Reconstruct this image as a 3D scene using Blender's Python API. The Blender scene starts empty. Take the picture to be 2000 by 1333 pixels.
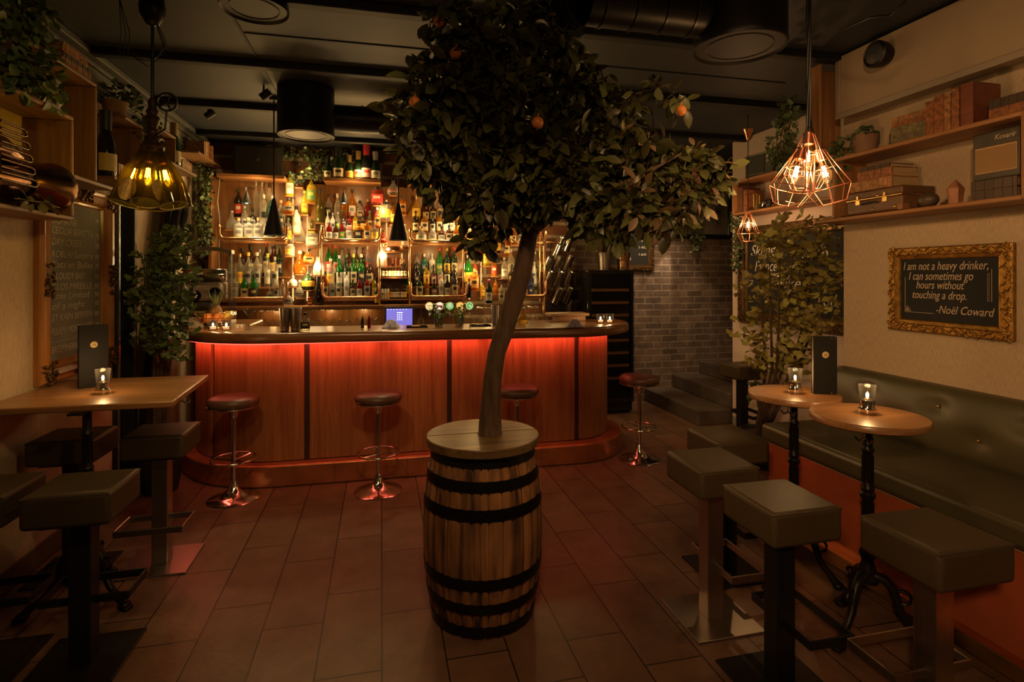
import bpy, bmesh, math, random
from mathutils import Vector, Matrix

random.seed(7)
PI = math.pi
S = bpy.context.scene
COL = S.collection

# ------------------------------------------------------------------ camera
F_PX, HORIZON, EYE = 1080.0, 538.0, 1.6
YAW = math.atan(255 / 1080)
cam_d = bpy.data.cameras.new('camera')
cam_d.sensor_width = 36.0
cam_d.lens = F_PX / 2000 * 36
cam_d.shift_y = -(666.5 - HORIZON) / 2000
cam_d.clip_start = 0.05
cam = bpy.data.objects.new('camera', cam_d)
cam.location = (0, 0, EYE)
cam.rotation_euler = (PI / 2, 0, -YAW)
COL.objects.link(cam)
S.camera = cam

S.view_settings.view_transform = 'Standard'
S.view_settings.look = 'None'
S.view_settings.gamma = 1.0
S.view_settings.use_curve_mapping = False
S.view_settings.exposure = 0.6
S.cycles.max_bounces = 7
S.cycles.diffuse_bounces = 3
S.cycles.glossy_bounces = 3
S.cycles.transmission_bounces = 6
S.cycles.transparent_max_bounces = 16
S.cycles.caustics_reflective = False
S.cycles.caustics_refractive = False
S.cycles.sample_clamp_indirect = 3.0
S.cycles.use_denoising = True

# dusk light from the street side, which is open behind the camera
wld = bpy.data.worlds.new('world')
S.world = wld
wld.use_nodes = True
wld.node_tree.nodes['Background'].inputs[0].default_value = (1.0, 0.72, 0.45, 1)
wld.node_tree.nodes['Background'].inputs[1].default_value = 0.026

def lamp(name, kind, loc, power, color, size=0.03, aim=None, spot=60, blend=0.5, sx=None, sy=None):
    d = bpy.data.lights.new(name, kind)
    d.energy = power
    d.color = color
    if kind in ('POINT', 'SPOT'):
        d.shadow_soft_size = size
    if kind == 'SPOT':
        d.spot_size = math.radians(spot)
        d.spot_blend = blend
    if kind == 'AREA':
        d.shape = 'RECTANGLE'
        d.size = sx
        d.size_y = sy
    o = bpy.data.objects.new(name, d)
    o.location = loc
    if aim is not None:
        o.rotation_euler = (Vector(aim) - Vector(loc)).to_track_quat('-Z', 'Y').to_euler()
    COL.objects.link(o)
    return o

WARM = (1.0, 0.62, 0.28)
AMBER = (1.0, 0.72, 0.22)
# unseen spots, no fixtures modelled, added to brighten walls, floor, bar and crown
SPOT = (1.0, 0.56, 0.24)
lamp('spot_right_wall', 'SPOT', (-1.2, -1.2, 2.7), 190, SPOT, 0.12, (3.0, 2.3, 1.25), 46, 0.7)
lamp('spot_left_wall', 'SPOT', (0.9, 0.6, 2.9), 32, (1.0, 0.62, 0.24), 0.12, (-1.85, 3.1, 1.2), 60, 0.8)
lamp('spot_floor', 'SPOT', (0.1, 0.5, 2.95), 60, SPOT, 0.12, (0.4, 3.0, 0.3), 64, 0.9)
lamp('spot_bar', 'SPOT', (-.6, 1.6, 2.95), 36, SPOT, 0.10, (-.3, 4.5, 0.6), 70, 0.9)
lamp('spot_bar_right', 'SPOT', (1.5, 1.2, 2.95), 28, SPOT, 0.10, (1.5, 4.5, 0.6), 60, 0.9)
lamp('crown_fill', 'SPOT', (-.2, -.3, 2.5), 9, SPOT, 0.15, (0.5, 2.6, 2.45), 60, 0.9)  # added fill that keeps the tree crown from going black
lamp('spot_brick', 'SPOT', (3.70, 6.36, 2.10), 16, (1.0, 0.70, 0.42), 0.02, (3.42, 6.50, 1.30), 40, 0.7)
lamp('spot_brick_wide', 'SPOT', (2.9, 5.6, 2.9), 75, (1.0, 0.66, 0.36), 0.04, (3.45, 6.5, 1.5), 50, 0.9)
lamp('spot_passage', 'SPOT', (2.6, 4.3, 2.95), 45, SPOT, 0.08, (3.5, 6.2, 0.6), 80, 0.9)

# ------------------------------------------------------------------ pixel -> place
_R = Vector((math.cos(YAW), -math.sin(YAW), 0))
_W = Vector((math.sin(YAW), math.cos(YAW), 0))
_C = Vector((0, 0, EYE))
def ray(x, y):
    return _R * ((x - 1000) / F_PX) + _W + Vector((0, 0, -(y - HORIZON) / F_PX))
def atY(x, y, Y):
    r = ray(x, y); return _C + r * (Y / r.y)
def atX(x, y, X):
    r = ray(x, y); return _C + r * (X / r.x)
def atZ(x, y, Z):
    r = ray(x, y); return _C + r * ((Z - EYE) / r.z)
def atD(x, y, d):
    return _C + ray(x, y) * d
def depth(p):
    return p.x * _W.x + p.y * _W.y

# ------------------------------------------------------------------ mesh builder
class MB:
    def __init__(s):
        s.v = []; s.f = []
    def add(s, vs, fs):
        o = len(s.v)
        s.v += [tuple(p) for p in vs]
        s.f += [tuple(i + o for i in q) for q in fs]
        return s
    def box(s, x0, x1, y0, y1, z0, z1, M=None):
        vs = [(x, y, z) for z in (z0, z1) for y in (y0, y1) for x in (x0, x1)]
        if M is not None:
            vs = [M @ Vector(p) for p in vs]
        return s.add(vs, [(0, 2, 3, 1), (4, 5, 7, 6), (0, 1, 5, 4), (2, 6, 7, 3), (0, 4, 6, 2), (1, 3, 7, 5)])
    def prism(s, poly, z0, z1):
        n = len(poly)
        a = sum(poly[i][0] * poly[(i + 1) % n][1] - poly[(i + 1) % n][0] * poly[i][1] for i in range(n))
        if a < 0:
            poly = poly[::-1]
        vs = [(x, y, z0) for x, y in poly] + [(x, y, z1) for x, y in poly]
        fs = [tuple(range(n))[::-1], tuple(range(n, 2 * n))]
        fs += [(i, (i + 1) % n, (i + 1) % n + n, i + n) for i in range(n)]
        return s.add(vs, fs)
    def ribbon(s, path, z0, z1, th):
        """upright wall along a plan path, th to the left of its direction"""
        n = len(path); off = offset(path, th)
        vs = [(x, y, z) for (x, y) in path for z in (z0, z1)] + [(x, y, z) for (x, y) in off for z in (z0, z1)]
        fs = []
        for i in range(n - 1):
            a = 2 * i; b = 2 * n + 2 * i
            fs += [(a, a + 2, a + 3, a + 1), (b + 2, b, b + 1, b + 3), (a + 1, a + 3, b + 3, b + 1), (a + 2, a, b, b + 2)]
        fs += [(0, 1, 2 * n + 1, 2 * n), (2 * n - 2, 4 * n - 2, 4 * n - 1, 2 * n - 1)]
        return s.add(vs, fs)
    def lathe(s, prof, n=20, c=(0, 0, 0), M=None, close=True):
        vs = []; fs = []
        for r, z in prof:
            for i in range(n):
                a = 2 * PI * i / n
                p = Vector((c[0] + r * math.cos(a), c[1] + r * math.sin(a), c[2] + z))
                vs.append(M @ p if M is not None else p)
        m = len(prof)
        for j in range(m - 1):
            for i in range(n):
                k = (i + 1) % n
                fs.append((j * n + i, j * n + k, (j + 1) * n + k, (j + 1) * n + i))
        if close:
            if prof[0][0] > 1e-5: fs.append(tuple(range(n))[::-1])
            if prof[-1][0] > 1e-5: fs.append(tuple(range((m - 1) * n, m * n)))
        return s.add(vs, fs)
    def tube(s, pts, r, n=8, closed=False):
        pts = [Vector(p) for p in pts]; m = len(pts)
        rs = r if isinstance(r, (list, tuple)) else [r] * m
        vs = []; fs = []; up = None
        for j in range(m):
            if closed:
                t = pts[(j + 1) % m] - pts[j - 1]
            else:
                t = pts[min(j + 1, m - 1)] - pts[max(j - 1, 0)]
            t = t.normalized() if t.length > 1e-9 else Vector((0, 0, 1))
            if up is None:
                up = Vector((0, 0, 1)) if abs(t.z) < 0.9 else Vector((1, 0, 0))
            a = t.cross(up)
            if a.length < 1e-6:
                a = t.orthogonal()
            a.normalize(); b = a.cross(t).normalized(); up = b
            for i in range(n):
                g = 2 * PI * i / n
                vs.append(pts[j] + (a * math.cos(g) + b * math.sin(g)) * rs[j])
        for j in range(m if closed else m - 1):
            q = (j + 1) % m
            for i in range(n):
                k = (i + 1) % n
                fs.append((j * n + i, j * n + k, q * n + k, q * n + i))
        if not closed:
            fs.append(tuple(range(n))[::-1]); fs.append(tuple(range((m - 1) * n, m * n)))
        return s.add(vs, fs)
    def ball(s, c, r, nu=12, nv=8, sc=(1, 1, 1), M=None):
        vs = []; fs = []
        for j in range(nv + 1):
            b = PI * j / nv
            for i in range(nu):
                a = 2 * PI * i / nu
                p = Vector((sc[0] * r * math.sin(b) * math.cos(a), sc[1] * r * math.sin(b) * math.sin(a), -sc[2] * r * math.cos(b)))
                if M is not None: p = M @ p
                vs.append(p + Vector(c))
        for j in range(nv):
            for i in range(nu):
                k = (i + 1) % nu
                fs.append((j * nu + i, j * nu + k, (j + 1) * nu + k, (j + 1) * nu + i))
        return s.add(vs, fs)
    def build(s, name, m, parent=None, smooth=None, bevel=0, seg=2, kind=None, loc=None, weld=False):
        me = bpy.data.meshes.new(name)
        me.from_pydata(s.v, [], s.f)
        if weld:
            bm = bmesh.new(); bm.from_mesh(me)
            bmesh.ops.remove_doubles(bm, verts=bm.verts, dist=1e-5)
            bmesh.ops.recalc_face_normals(bm, faces=bm.faces)
            bm.to_mesh(me); bm.free()
        me.materials.append(m)
        if smooth is not None:
            me.polygons.foreach_set('use_smooth', [True] * len(me.polygons))
            me.set_sharp_from_angle(angle=math.radians(smooth))
        me.update()
        o = bpy.data.objects.new(name, me)
        COL.objects.link(o)
        if parent is not None: o.parent = parent
        if loc is not None: o.location = loc
        if bevel:
            b = o.modifiers.new('bevel', 'BEVEL'); b.width = bevel; b.segments = seg
            b.limit_method = 'ANGLE'; b.angle_limit = math.radians(40)
        if kind: o['kind'] = kind
        return o

def offset(path, d):
    out = []; n = len(path)
    for i in range(n):
        a = Vector(path[max(i - 1, 0)]); b = Vector(path[min(i + 1, n - 1)])
        t = (b - a).normalized()
        out.append((path[i][0] - t.y * d, path[i][1] + t.x * d))
    return out
def arc(cx, cy, r, a0, a1, n=14):
    return [(cx + r * math.cos(math.radians(a0 + (a1 - a0) * i / n)), cy + r * math.sin(math.radians(a0 + (a1 - a0) * i / n))) for i in range(n + 1)]
def box(x0, x1, y0, y1, z0, z1): return MB().box(x0, x1, y0, y1, z0, z1)

def thing(name, label, cat, loc=(0, 0, 0), rotz=0, group=None):
    o = bpy.data.objects.new(name, None)
    o.empty_display_size = 0.1
    o.location = loc; o.rotation_euler = (0, 0, rotz)
    COL.objects.link(o)
    return tag(o, label, cat, group)
def tag(o, label, cat, group=None, kind=None):
    o['label'] = label; o['category'] = cat
    if group: o['group'] = group
    if kind: o['kind'] = kind
    return o
def dup(root, loc, rotz=None, label=None, group=None, scale=None, rot=None):
    r = root.copy(); COL.objects.link(r)
    r.location = loc
    if rotz is not None: r.rotation_euler = (0, 0, rotz)
    if rot is not None: r.rotation_euler = rot
    if scale is not None: r.scale = scale
    if label: r['label'] = label
    if group: r['group'] = group
    for ch in list(root.children):
        c = ch.copy(); COL.objects.link(c); c.parent = r
        for g in list(ch.children):
            e = g.copy(); COL.objects.link(e); e.parent = c
    return r
def struct(o):
    o['kind'] = 'structure'; return o

# ------------------------------------------------------------------ materials
MATS = {}
def _new(name):
    m = bpy.data.materials.new(name); m.use_nodes = True
    nt = m.node_tree
    return m, nt, nt.nodes, nt.links, nt.nodes['Principled BSDF']
def mat(name, col, rough=0.5, metal=0.0, spec=0.5, var=0.0, vscale=12, stretch=(1, 1, 1), bump=0.0, bscale=60, coat=0.0, emit=0.0, ecol=None, island=0.0):
    if name in MATS: return MATS[name]
    m, nt, N, L, P = _new(name)
    P.inputs['Base Color'].default_value = (*col, 1)
    P.inputs['Roughness'].default_value = rough
    P.inputs['Metallic'].default_value = metal
    P.inputs['Specular IOR Level'].default_value = spec
    P.inputs['Coat Weight'].default_value = coat
    P.inputs['Coat Roughness'].default_value = 0.15
    if emit:
        P.inputs['Emission Color'].default_value = (*(ecol or col), 1)
        P.inputs['Emission Strength'].default_value = emit
    if var or bump or island:
        tc = N.new('ShaderNodeTexCoord'); mp = N.new('ShaderNodeMapping')
        mp.inputs['Scale'].default_value = stretch
        L.new(tc.outputs['Object'], mp.inputs[0])
        nz = N.new('ShaderNodeTexNoise'); nz.inputs['Scale'].default_value = vscale; nz.inputs['Detail'].default_value = 5
        L.new(mp.outputs[0], nz.inputs['Vector'])
        hs = N.new('ShaderNodeHueSaturation'); hs.inputs['Color'].default_value = (*col, 1)
        mr = N.new('ShaderNodeMapRange'); mr.inputs[1].default_value = 0.3; mr.inputs[2].default_value = 0.7
        mr.inputs[3].default_value = 1 - var; mr.inputs[4].default_value = 1 + var
        L.new(nz.outputs[0], mr.inputs[0])
        if island:
            g = N.new('ShaderNodeNewGeometry'); m2 = N.new('ShaderNodeMapRange')
            m2.inputs[3].default_value = 1 - island; m2.inputs[4].default_value = 1 + island
            L.new(g.outputs['Random Per Island'], m2.inputs[0])
            mu = N.new('ShaderNodeMath'); mu.operation = 'MULTIPLY'
            L.new(mr.outputs[0], mu.inputs[0]); L.new(m2.outputs[0], mu.inputs[1])
            L.new(mu.outputs[0], hs.inputs['Value'])
            m3 = N.new('ShaderNodeMapRange'); m3.inputs[3].default_value = 0.5 - island * 0.07; m3.inputs[4].default_value = 0.5 + island * 0.05
            L.new(g.outputs['Random Per Island'], m3.inputs[0]); L.new(m3.outputs[0], hs.inputs['Hue'])
        else:
            L.new(mr.outputs[0], hs.inputs['Value'])
        L.new(hs.outputs[0], P.inputs['Base Color'])
        if bump:
            nb = N.new('ShaderNodeTexNoise'); nb.inputs['Scale'].default_value = bscale; nb.inputs['Detail'].default_value = 4
            L.new(mp.outputs[0], nb.inputs['Vector'])
            bp = N.new('ShaderNodeBump'); bp.inputs['Strength'].default_value = bump; bp.inputs['Distance'].default_value = 0.01
            L.new(nb.outputs[0], bp.inputs['Height']); L.new(bp.outputs[0], P.inputs['Normal'])
    MATS[name] = m
    return m
def wood(name, c0, c1, axis='x', rough=0.45, scale=1.0, coat=0.0, ring=6.0, bump=0.08):
    """streaky timber, the grain running along one axis"""
    if name in MATS: return MATS[name]
    m, nt, N, L, P = _new(name)
    tc = N.new('ShaderNodeTexCoord'); mp = N.new('ShaderNodeMapping')
    st = {'x': (0.6, 14, 14), 'y': (14, 0.6, 14), 'z': (14, 14, 0.6)}[axis]
    mp.inputs['Scale'].default_value = [k * scale for k in st]
    L.new(tc.outputs['Object'], mp.inputs[0])
    nz = N.new('ShaderNodeTexNoise'); nz.inputs['Scale'].default_value = 1.2; nz.inputs['Detail'].default_value = 8; nz.inputs['Distortion'].default_value = 0.6
    L.new(mp.outputs[0], nz.inputs['Vector'])
    nz2 = N.new('ShaderNodeTexNoise'); nz2.inputs['Scale'].default_value = ring; nz2.inputs['Detail'].default_value = 3
    L.new(mp.outputs[0], nz2.inputs['Vector'])
    ad = N.new('ShaderNodeMath'); ad.operation = 'ADD'
    mu = N.new('ShaderNodeMath'); mu.operation = 'MULTIPLY'; mu.inputs[1].default_value = 0.5
    L.new(nz2.outputs[0], mu.inputs[0]); L.new(nz.outputs[0], ad.inputs[0]); L.new(mu.outputs[0], ad.inputs[1])
    cr = N.new('ShaderNodeValToRGB')
    cr.color_ramp.elements[0].position = 0.55; cr.color_ramp.elements[0].color = (*c0, 1)
    cr.color_ramp.elements[1].position = 0.95; cr.color_ramp.elements[1].color = (*c1, 1)
    L.new(ad.outputs[0], cr.inputs[0]); L.new(cr.outputs[0], P.inputs['Base Color'])
    P.inputs['Roughness'].default_value = rough
    P.inputs['Coat Weight'].default_value = coat; P.inputs['Coat Roughness'].default_value = 0.2
    bp = N.new('ShaderNodeBump'); bp.inputs['Strength'].default_value = bump; bp.inputs['Distance'].default_value = 0.004
    L.new(ad.outputs[0], bp.inputs['Height']); L.new(bp.outputs[0], P.inputs['Normal'])
    MATS[name] = m
    return m
def glass(name, tint, fac=0.35, rough=0.08, body=None, emit=0.0):
    """thin coloured glass: tinted see-through mixed with a glossy, faintly scattering body"""
    if name in MATS: return MATS[name]
    m, nt, N, L, P = _new(name)
    P.inputs['Base Color'].default_value = (*(body or tint), 1)
    P.inputs['Roughness'].default_value = rough
    P.inputs['Specular IOR Level'].default_value = 0.6
    P.inputs['Subsurface Weight'].default_value = 0.0
    if emit:
        P.inputs['Emission Color'].default_value = (*tint, 1); P.inputs['Emission Strength'].default_value = emit
    tr = N.new('ShaderNodeBsdfTransparent'); tr.inputs[0].default_value = (*tint, 1)
    mx = N.new('ShaderNodeMixShader')
    lw = N.new('ShaderNodeLayerWeight'); lw.inputs[0].default_value = 0.35
    mr = N.new('ShaderNodeMapRange'); mr.inputs[3].default_value = fac; mr.inputs[4].default_value = min(1, fac + 0.6)
    L.new(lw.outputs['Facing'], mr.inputs[0]); L.new(mr.outputs[0], mx.inputs[0])
    L.new(tr.outputs[0], mx.inputs[1]); L.new(P.outputs[0], mx.inputs[2])
    L.new(mx.outputs[0], N['Material Output'].inputs[0])
    MATS[name] = m
    return m
def glow(name, col, strength):
    if name in MATS: return MATS[name]
    m, nt, N, L, P = _new(name)
    e = N.new('ShaderNodeEmission'); e.inputs[0].default_value = (*col, 1); e.inputs[1].default_value = strength
    L.new(e.outputs[0], N['Material Output'].inputs[0])
    MATS[name] = m
    return m
def bricks(name, c1, c2, mortar, bw, bh, ms=0.01, axes='xz', offs=0.5, rough=0.85, bump=0.6, noise=0.35, spec=0.3, shift=(0, 0)):
    if name in MATS: return MATS[name]
    m, nt, N, L, P = _new(name)
    tc = N.new('ShaderNodeTexCoord'); sp = N.new('ShaderNodeSeparateXYZ'); cb = N.new('ShaderNodeCombineXYZ')
    L.new(tc.outputs['Object'], sp.inputs[0])
    idx = {'x': 0, 'y': 1, 'z': 2}
    L.new(sp.outputs[idx[axes[0]]], cb.inputs[0]); L.new(sp.outputs[idx[axes[1]]], cb.inputs[1])
    mp = N.new('ShaderNodeMapping'); mp.inputs['Location'].default_value = (shift[0], shift[1], 0)
    L.new(cb.outputs[0], mp.inputs[0])
    dn = N.new('ShaderNodeTexNoise'); dn.inputs['Scale'].default_value = 9
    L.new(tc.outputs['Object'], dn.inputs['Vector'])
    vm = N.new('ShaderNodeVectorMath'); vm.operation = 'SCALE'; vm.inputs['Scale'].default_value = 0.012 * (bump > 0.4)
    L.new(dn.outputs['Color'], vm.inputs[0])
    va = N.new('ShaderNodeVectorMath'); L.new(mp.outputs[0], va.inputs[0]); L.new(vm.outputs[0], va.inputs[1])
    bt = N.new('ShaderNodeTexBrick')
    bt.offset = offs
    bt.inputs['Color1'].default_value = (*c1, 1); bt.inputs['Color2'].default_value = (*c2, 1); bt.inputs['Mortar'].default_value = (*mortar, 1)
    bt.inputs['Scale'].default_value = 1.0; bt.inputs['Brick Width'].default_value = bw; bt.inputs['Row Height'].default_value = bh
    bt.inputs['Mortar Size'].default_value = ms; bt.inputs['Mortar Smooth'].default_value = 0.2; bt.inputs['Bias'].default_value = 0.0
    L.new(va.outputs[0], bt.inputs['Vector'])
    nz = N.new('ShaderNodeTexNoise'); nz.inputs['Scale'].default_value = 7; nz.inputs['Detail'].default_value = 7; nz.inputs['Roughness'].default_value = 0.65
    L.new(tc.outputs['Object'], nz.inputs['Vector'])
    mr = N.new('ShaderNodeMapRange'); mr.inputs[1].default_value = 0.25; mr.inputs[2].default_value = 0.75
    mr.inputs[3].default_value = 1 - noise; mr.inputs[4].default_value = 1 + noise
    L.new(nz.outputs[0], mr.inputs[0])
    hs = N.new('ShaderNodeHueSaturation'); L.new(bt.outputs['Color'], hs.inputs['Color']); L.new(mr.outputs[0], hs.inputs['Value'])
    L.new(hs.outputs[0], P.inputs['Base Color'])
    P.inputs['Roughness'].default_value = rough; P.inputs['Specular IOR Level'].default_value = spec
    n2 = N.new('ShaderNodeTexNoise'); n2.inputs['Scale'].default_value = 40; n2.inputs['Detail'].default_value = 4
    L.new(tc.outputs['Object'], n2.inputs['Vector'])
    ma = N.new('ShaderNodeMath'); ma.operation = 'MULTIPLY'; ma.inputs[1].default_value = 0.35
    L.new(n2.outputs[0], ma.inputs[0])
    sb = N.new('ShaderNodeMath'); sb.operation = 'SUBTRACT'
    L.new(ma.outputs[0], sb.inputs[0]); L.new(bt.outputs['Fac'], sb.inputs[1])
    bp = N.new('ShaderNodeBump'); bp.inputs['Strength'].default_value = bump; bp.inputs['Distance'].default_value = 0.012
    L.new(sb.outputs[0], bp.inputs['Height']); L.new(bp.outputs[0], P.inputs['Normal'])
    MATS[name] = m
    return m

M_floor = bricks('floor_tile', (0.125, 0.068, 0.043), (0.180, 0.098, 0.060), (0.022, 0.014, 0.010), 0.60, 0.262, 0.004, 'yx', 0.37, 0.36, 0.25, 0.30, 0.55, (0.1, -0.002))
M_ceiling = mat('ceiling_paint', (0.034, 0.038, 0.046), 0.55, var=0.2, vscale=2)
M_beam = mat('beam_black', (0.006, 0.006, 0.007), 0.6)
M_brick = bricks('brick_old', (0.16, 0.115, 0.085), (0.085, 0.062, 0.050), (0.21, 0.165, 0.125), 0.235, 0.083, 0.010, 'xz', 0.5, 0.9, 0.9, 0.45, 0.2)
M_stone = bricks('rough_planks', (0.20, 0.085, 0.045), (0.12, 0.06, 0.035), (0.34, 0.26, 0.18), 0.75, 0.16, 0.022, 'xz', 0.4, 0.85, 0.9, 0.4, 0.2)
M_paper = mat('grasscloth', (0.50, 0.385, 0.260), 0.8, spec=0.2, var=0.20, vscale=3, stretch=(110, 110, 9.0), bump=0.15, bscale=40)
M_pink = mat('plaster_rose', (0.60, 0.48, 0.42), 0.8, spec=0.2, var=0.05, vscale=4)
M_grey = mat('cornice_grey', (0.20, 0.20, 0.18), 0.7, var=0.15, vscale=4)
M_trim = mat('trim_taupe', (0.30, 0.24, 0.18), 0.6)
M_oak = wood('oak_shelf', (0.20, 0.085, 0.03), (0.36, 0.17, 0.065), 'y', 0.5)
M_oakz = wood('oak_upright', (0.20, 0.085, 0.03), (0.34, 0.16, 0.06), 'z', 0.5)
M_bar = wood('bar_veneer', (0.24, 0.080, 0.026), (0.40, 0.160, 0.055), 'z', 0.42, 1.6, 0.1, 9)
M_top = wood('counter_wood', (0.15, 0.060, 0.020), (0.29, 0.130, 0.048), 'x', 0.3, 1.0, 0.4)
M_table = wood('table_oak', (0.23, 0.105, 0.038), (0.38, 0.19, 0.075), 'x', 0.35, 1.0, 0.25)
M_copper_d = mat('copper_plinth', (0.42, 0.145, 0.06), 0.30, 0.55, var=0.25, vscale=6, bump=0.25, bscale=9)
M_copper = mat('copper', (0.80, 0.36, 0.20), 0.22, 1.0)
M_wire = mat('copper_wire', (0.86, 0.36, 0.22), 0.3, 0.9)
M_pipe = mat('copper_pipe', (0.70, 0.38, 0.20), 0.25, 1.0, var=0.1)
M_brass = mat('brass', (0.62, 0.42, 0.16), 0.28, 1.0, var=0.15)
M_steel = mat('brushed_steel', (0.42, 0.38, 0.33), 0.33, 1.0, var=0.08, vscale=3, stretch=(60, 60, 1))
M_chrome = mat('chrome', (0.72, 0.68, 0.63), 0.12, 1.0)
M_black = mat('black_metal', (0.010, 0.009, 0.009), 0.45, 0.3)
M_iron = mat('cast_iron', (0.018, 0.014, 0.012), 0.38, 0.6, bump=0.2, bscale=80)
M_leather = mat('olive_brown_leather', (0.060, 0.042, 0.021), 0.45, spec=0.3, var=0.12, vscale=5, bump=0.12, bscale=220)
M_leather2 = mat('bar_leather', (0.105, 0.050, 0.028), 0.4, spec=0.5, var=0.15, vscale=6, bump=0.1, bscale=200)
M_green = mat('banquette_vinyl', (0.072, 0.062, 0.030), 0.38, spec=0.5, var=0.1, vscale=3, bump=0.04, bscale=12)
M_orange = mat('banquette_front', (0.50, 0.12, 0.045), 0.16, 0.35, var=0.15, vscale=3, bump=0.12, bscale=4)
M_gold = mat('gilt', (0.38, 0.215, 0.052), 0.35, 0.85, var=0.35, vscale=30, bump=0.3, bscale=150)
M_gold2 = wood('gilt_wood', (0.27, 0.105, 0.022), (0.46, 0.21, 0.05), 'z', 0.28, 1.0, 0.4)
M_golddk = mat('dark_gilt', (0.10, 0.055, 0.02), 0.4, 0.7, var=0.3, vscale=30, bump=0.4, bscale=60)
M_slate = mat('chalkboard', (0.026, 0.027, 0.027), 0.75, spec=0.15, var=0.15, vscale=3)
M_slate2 = mat('chalkboard_pale', (0.21, 0.20, 0.165), 0.85, spec=0.08, var=0.2, vscale=3)  # paler board: the room's reflection on it is put into the colour
M_chalk = mat('chalk', (0.55, 0.44, 0.34), 0.9, spec=0.1)
M_chalk2 = mat('chalk_faint', (0.52, 0.48, 0.40), 0.9, spec=0.1)
M_leafdk = mat('leaf_citrus', (0.078, 0.080, 0.024), 0.38, spec=0.4, island=0.55)
M_ivy = mat('leaf_ivy', (0.075, 0.105, 0.038), 0.5, island=0.5)
M_ginkgo = mat('leaf_ginkgo', (0.30, 0.26, 0.065), 0.5, island=0.4)
M_ginkdk = mat('leaf_ginkgo_green', (0.11, 0.16, 0.05), 0.5, island=0.45)
M_herb = mat('leaf_herb', (0.12, 0.27, 0.05), 0.5, island=0.4)
M_bark = mat('bark', (0.085, 0.048, 0.026), 0.8, var=0.45, vscale=8, stretch=(4, 4, 1), bump=0.8, bscale=14)
M_twig = mat('twig', (0.10, 0.06, 0.03), 0.8)
M_fruit = mat('orange_peel', (0.62, 0.20, 0.035), 0.45, bump=0.1, bscale=200)
M_terra = mat('terracotta', (0.22, 0.12, 0.07), 0.8, var=0.15, vscale=6)
M_velvet = mat('black_velvet', (0.012, 0.011, 0.012), 0.8, spec=0.2)
M_blackgl = mat('black_gloss', (0.008, 0.008, 0.009), 0.12)
M_blackmt = mat('black_matt', (0.012, 0.011, 0.010), 0.6)
M_book = mat('book_brown', (0.24, 0.085, 0.03), 0.5, var=0.55, vscale=45, bump=0.2, bscale=40)
M_book2 = mat('book_tan', (0.30, 0.14, 0.05), 0.5, var=0.6, vscale=45, bump=0.2, bscale=40)
M_book3 = mat('book_dark', (0.055, 0.032, 0.018), 0.5, var=0.2, vscale=20)
M_page = mat('book_pages', (0.40, 0.27, 0.14), 0.8, var=0.2, vscale=6, stretch=(1, 1, 40))
M_flame = glow('flame', (1.0, 0.62, 0.28), 60)
M_fil = glow('filament', (1.0, 0.66, 0.36), 55)
M_fil_y = glow('filament_yellow', (1.0, 0.80, 0.46), 150)
M_red_led = glow('red_led', (1.0, 0.07, 0.04), 2.5)
M_white_led = glow('warm_led', (1.0, 0.80, 0.50), 14)
M_strip = glow('amber_strip', (1.0, 0.60, 0.20), 0.7)
M_clear = glass('clear_glass', (0.97, 0.96, 0.93), 0.05, 0.05, (0.03, 0.03, 0.03))
M_stem = glass('stem_glass', (0.96, 0.95, 0.91), 0.10, 0.06, (0.55, 0.47, 0.34))
M_bulb = glass('bulb_glass', (1.0, 0.93, 0.80), 0.03, 0.05, (0.03, 0.02, 0.01))

# ------------------------------------------------------------------ lettering
def text(name, body, size, parent, loc, m, rot=(PI / 2, 0, 0), shear=0.0, align='LEFT', ext=0.0006, sx=1.0, spacing=1.0):
    c = bpy.data.curves.new(name, 'FONT')
    c.body = body; c.size = size; c.shear = shear; c.align_x = align
    c.extrude = ext; c.space_character = spacing; c.resolution_u = 3
    c.materials.append(m)
    tmp = bpy.data.objects.new(name + '_curve', c); COL.objects.link(tmp)
    bpy.context.view_layer.update()
    me = bpy.data.meshes.new_from_object(tmp.evaluated_get(bpy.context.evaluated_depsgraph_get()))
    bpy.data.objects.remove(tmp); bpy.data.curves.remove(c)
    me.name = name
    o = bpy.data.objects.new(name, me); COL.objects.link(o)
    o.parent = parent; o.location = loc; o.rotation_euler = rot; o.scale = (sx, 1, 1)
    return o

# ------------------------------------------------------------------ room
XL, XR, XRR, YB, ZC = -1.85, 3.0, 3.66, 6.5, 3.02
struct(box(XL - .15, 6.2, -2.2, 6.7, -0.12, 0).build('floor', M_floor))
struct(box(XL - .15, 6.2, -2.2, 6.7, ZC, ZC + .12).build('ceiling', M_ceiling))
# left wall, open at the doorway
lw = MB().box(XL - .15, XL, -2.2, 4.45, 0, ZC).box(XL - .15, XL, 4.45, 4.79, 2.25, ZC).box(XL - .15, XL, 4.79, 6.5, 0, ZC)
struct(lw.build('wall_left', M_paper))
struct(box(XL - .15, 6.2, YB, YB + .15, 0, ZC).build('wall_back', M_brick))
struct(box(XL, 2.32, YB - .03, YB - .001, 0.9, ZC).build('trim_1', M_stone))
struct(box(XR, XR + .14, -2.2, 3.08, 0, ZC).build('wall_right', M_paper))
struct(MB().box(XR + .14, XRR, 2.96, 3.08, 0, ZC).box(XRR, XRR + .12, 2.96, 5.22, 0, ZC).build('wall_alcove', M_pink))
struct(MB().box(XRR + .12, 6.2, 5.10, 5.22, 0, ZC).box(6.1, 6.2, 5.22, 6.5, 0, ZC).build('wall_passage', M_pink))
# skirting boards
struct(box(XL, XL + .015, -2.2, 4.46, 0, .11).build('baseboard_left', mat('skirting', (0.10, 0.06, 0.035), 0.5), bevel=.004))
struct(box(XRR - .015, XRR, 3.08, 5.2, 0, .10).build('baseboard_right', M_grey, bevel=.004))
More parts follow.
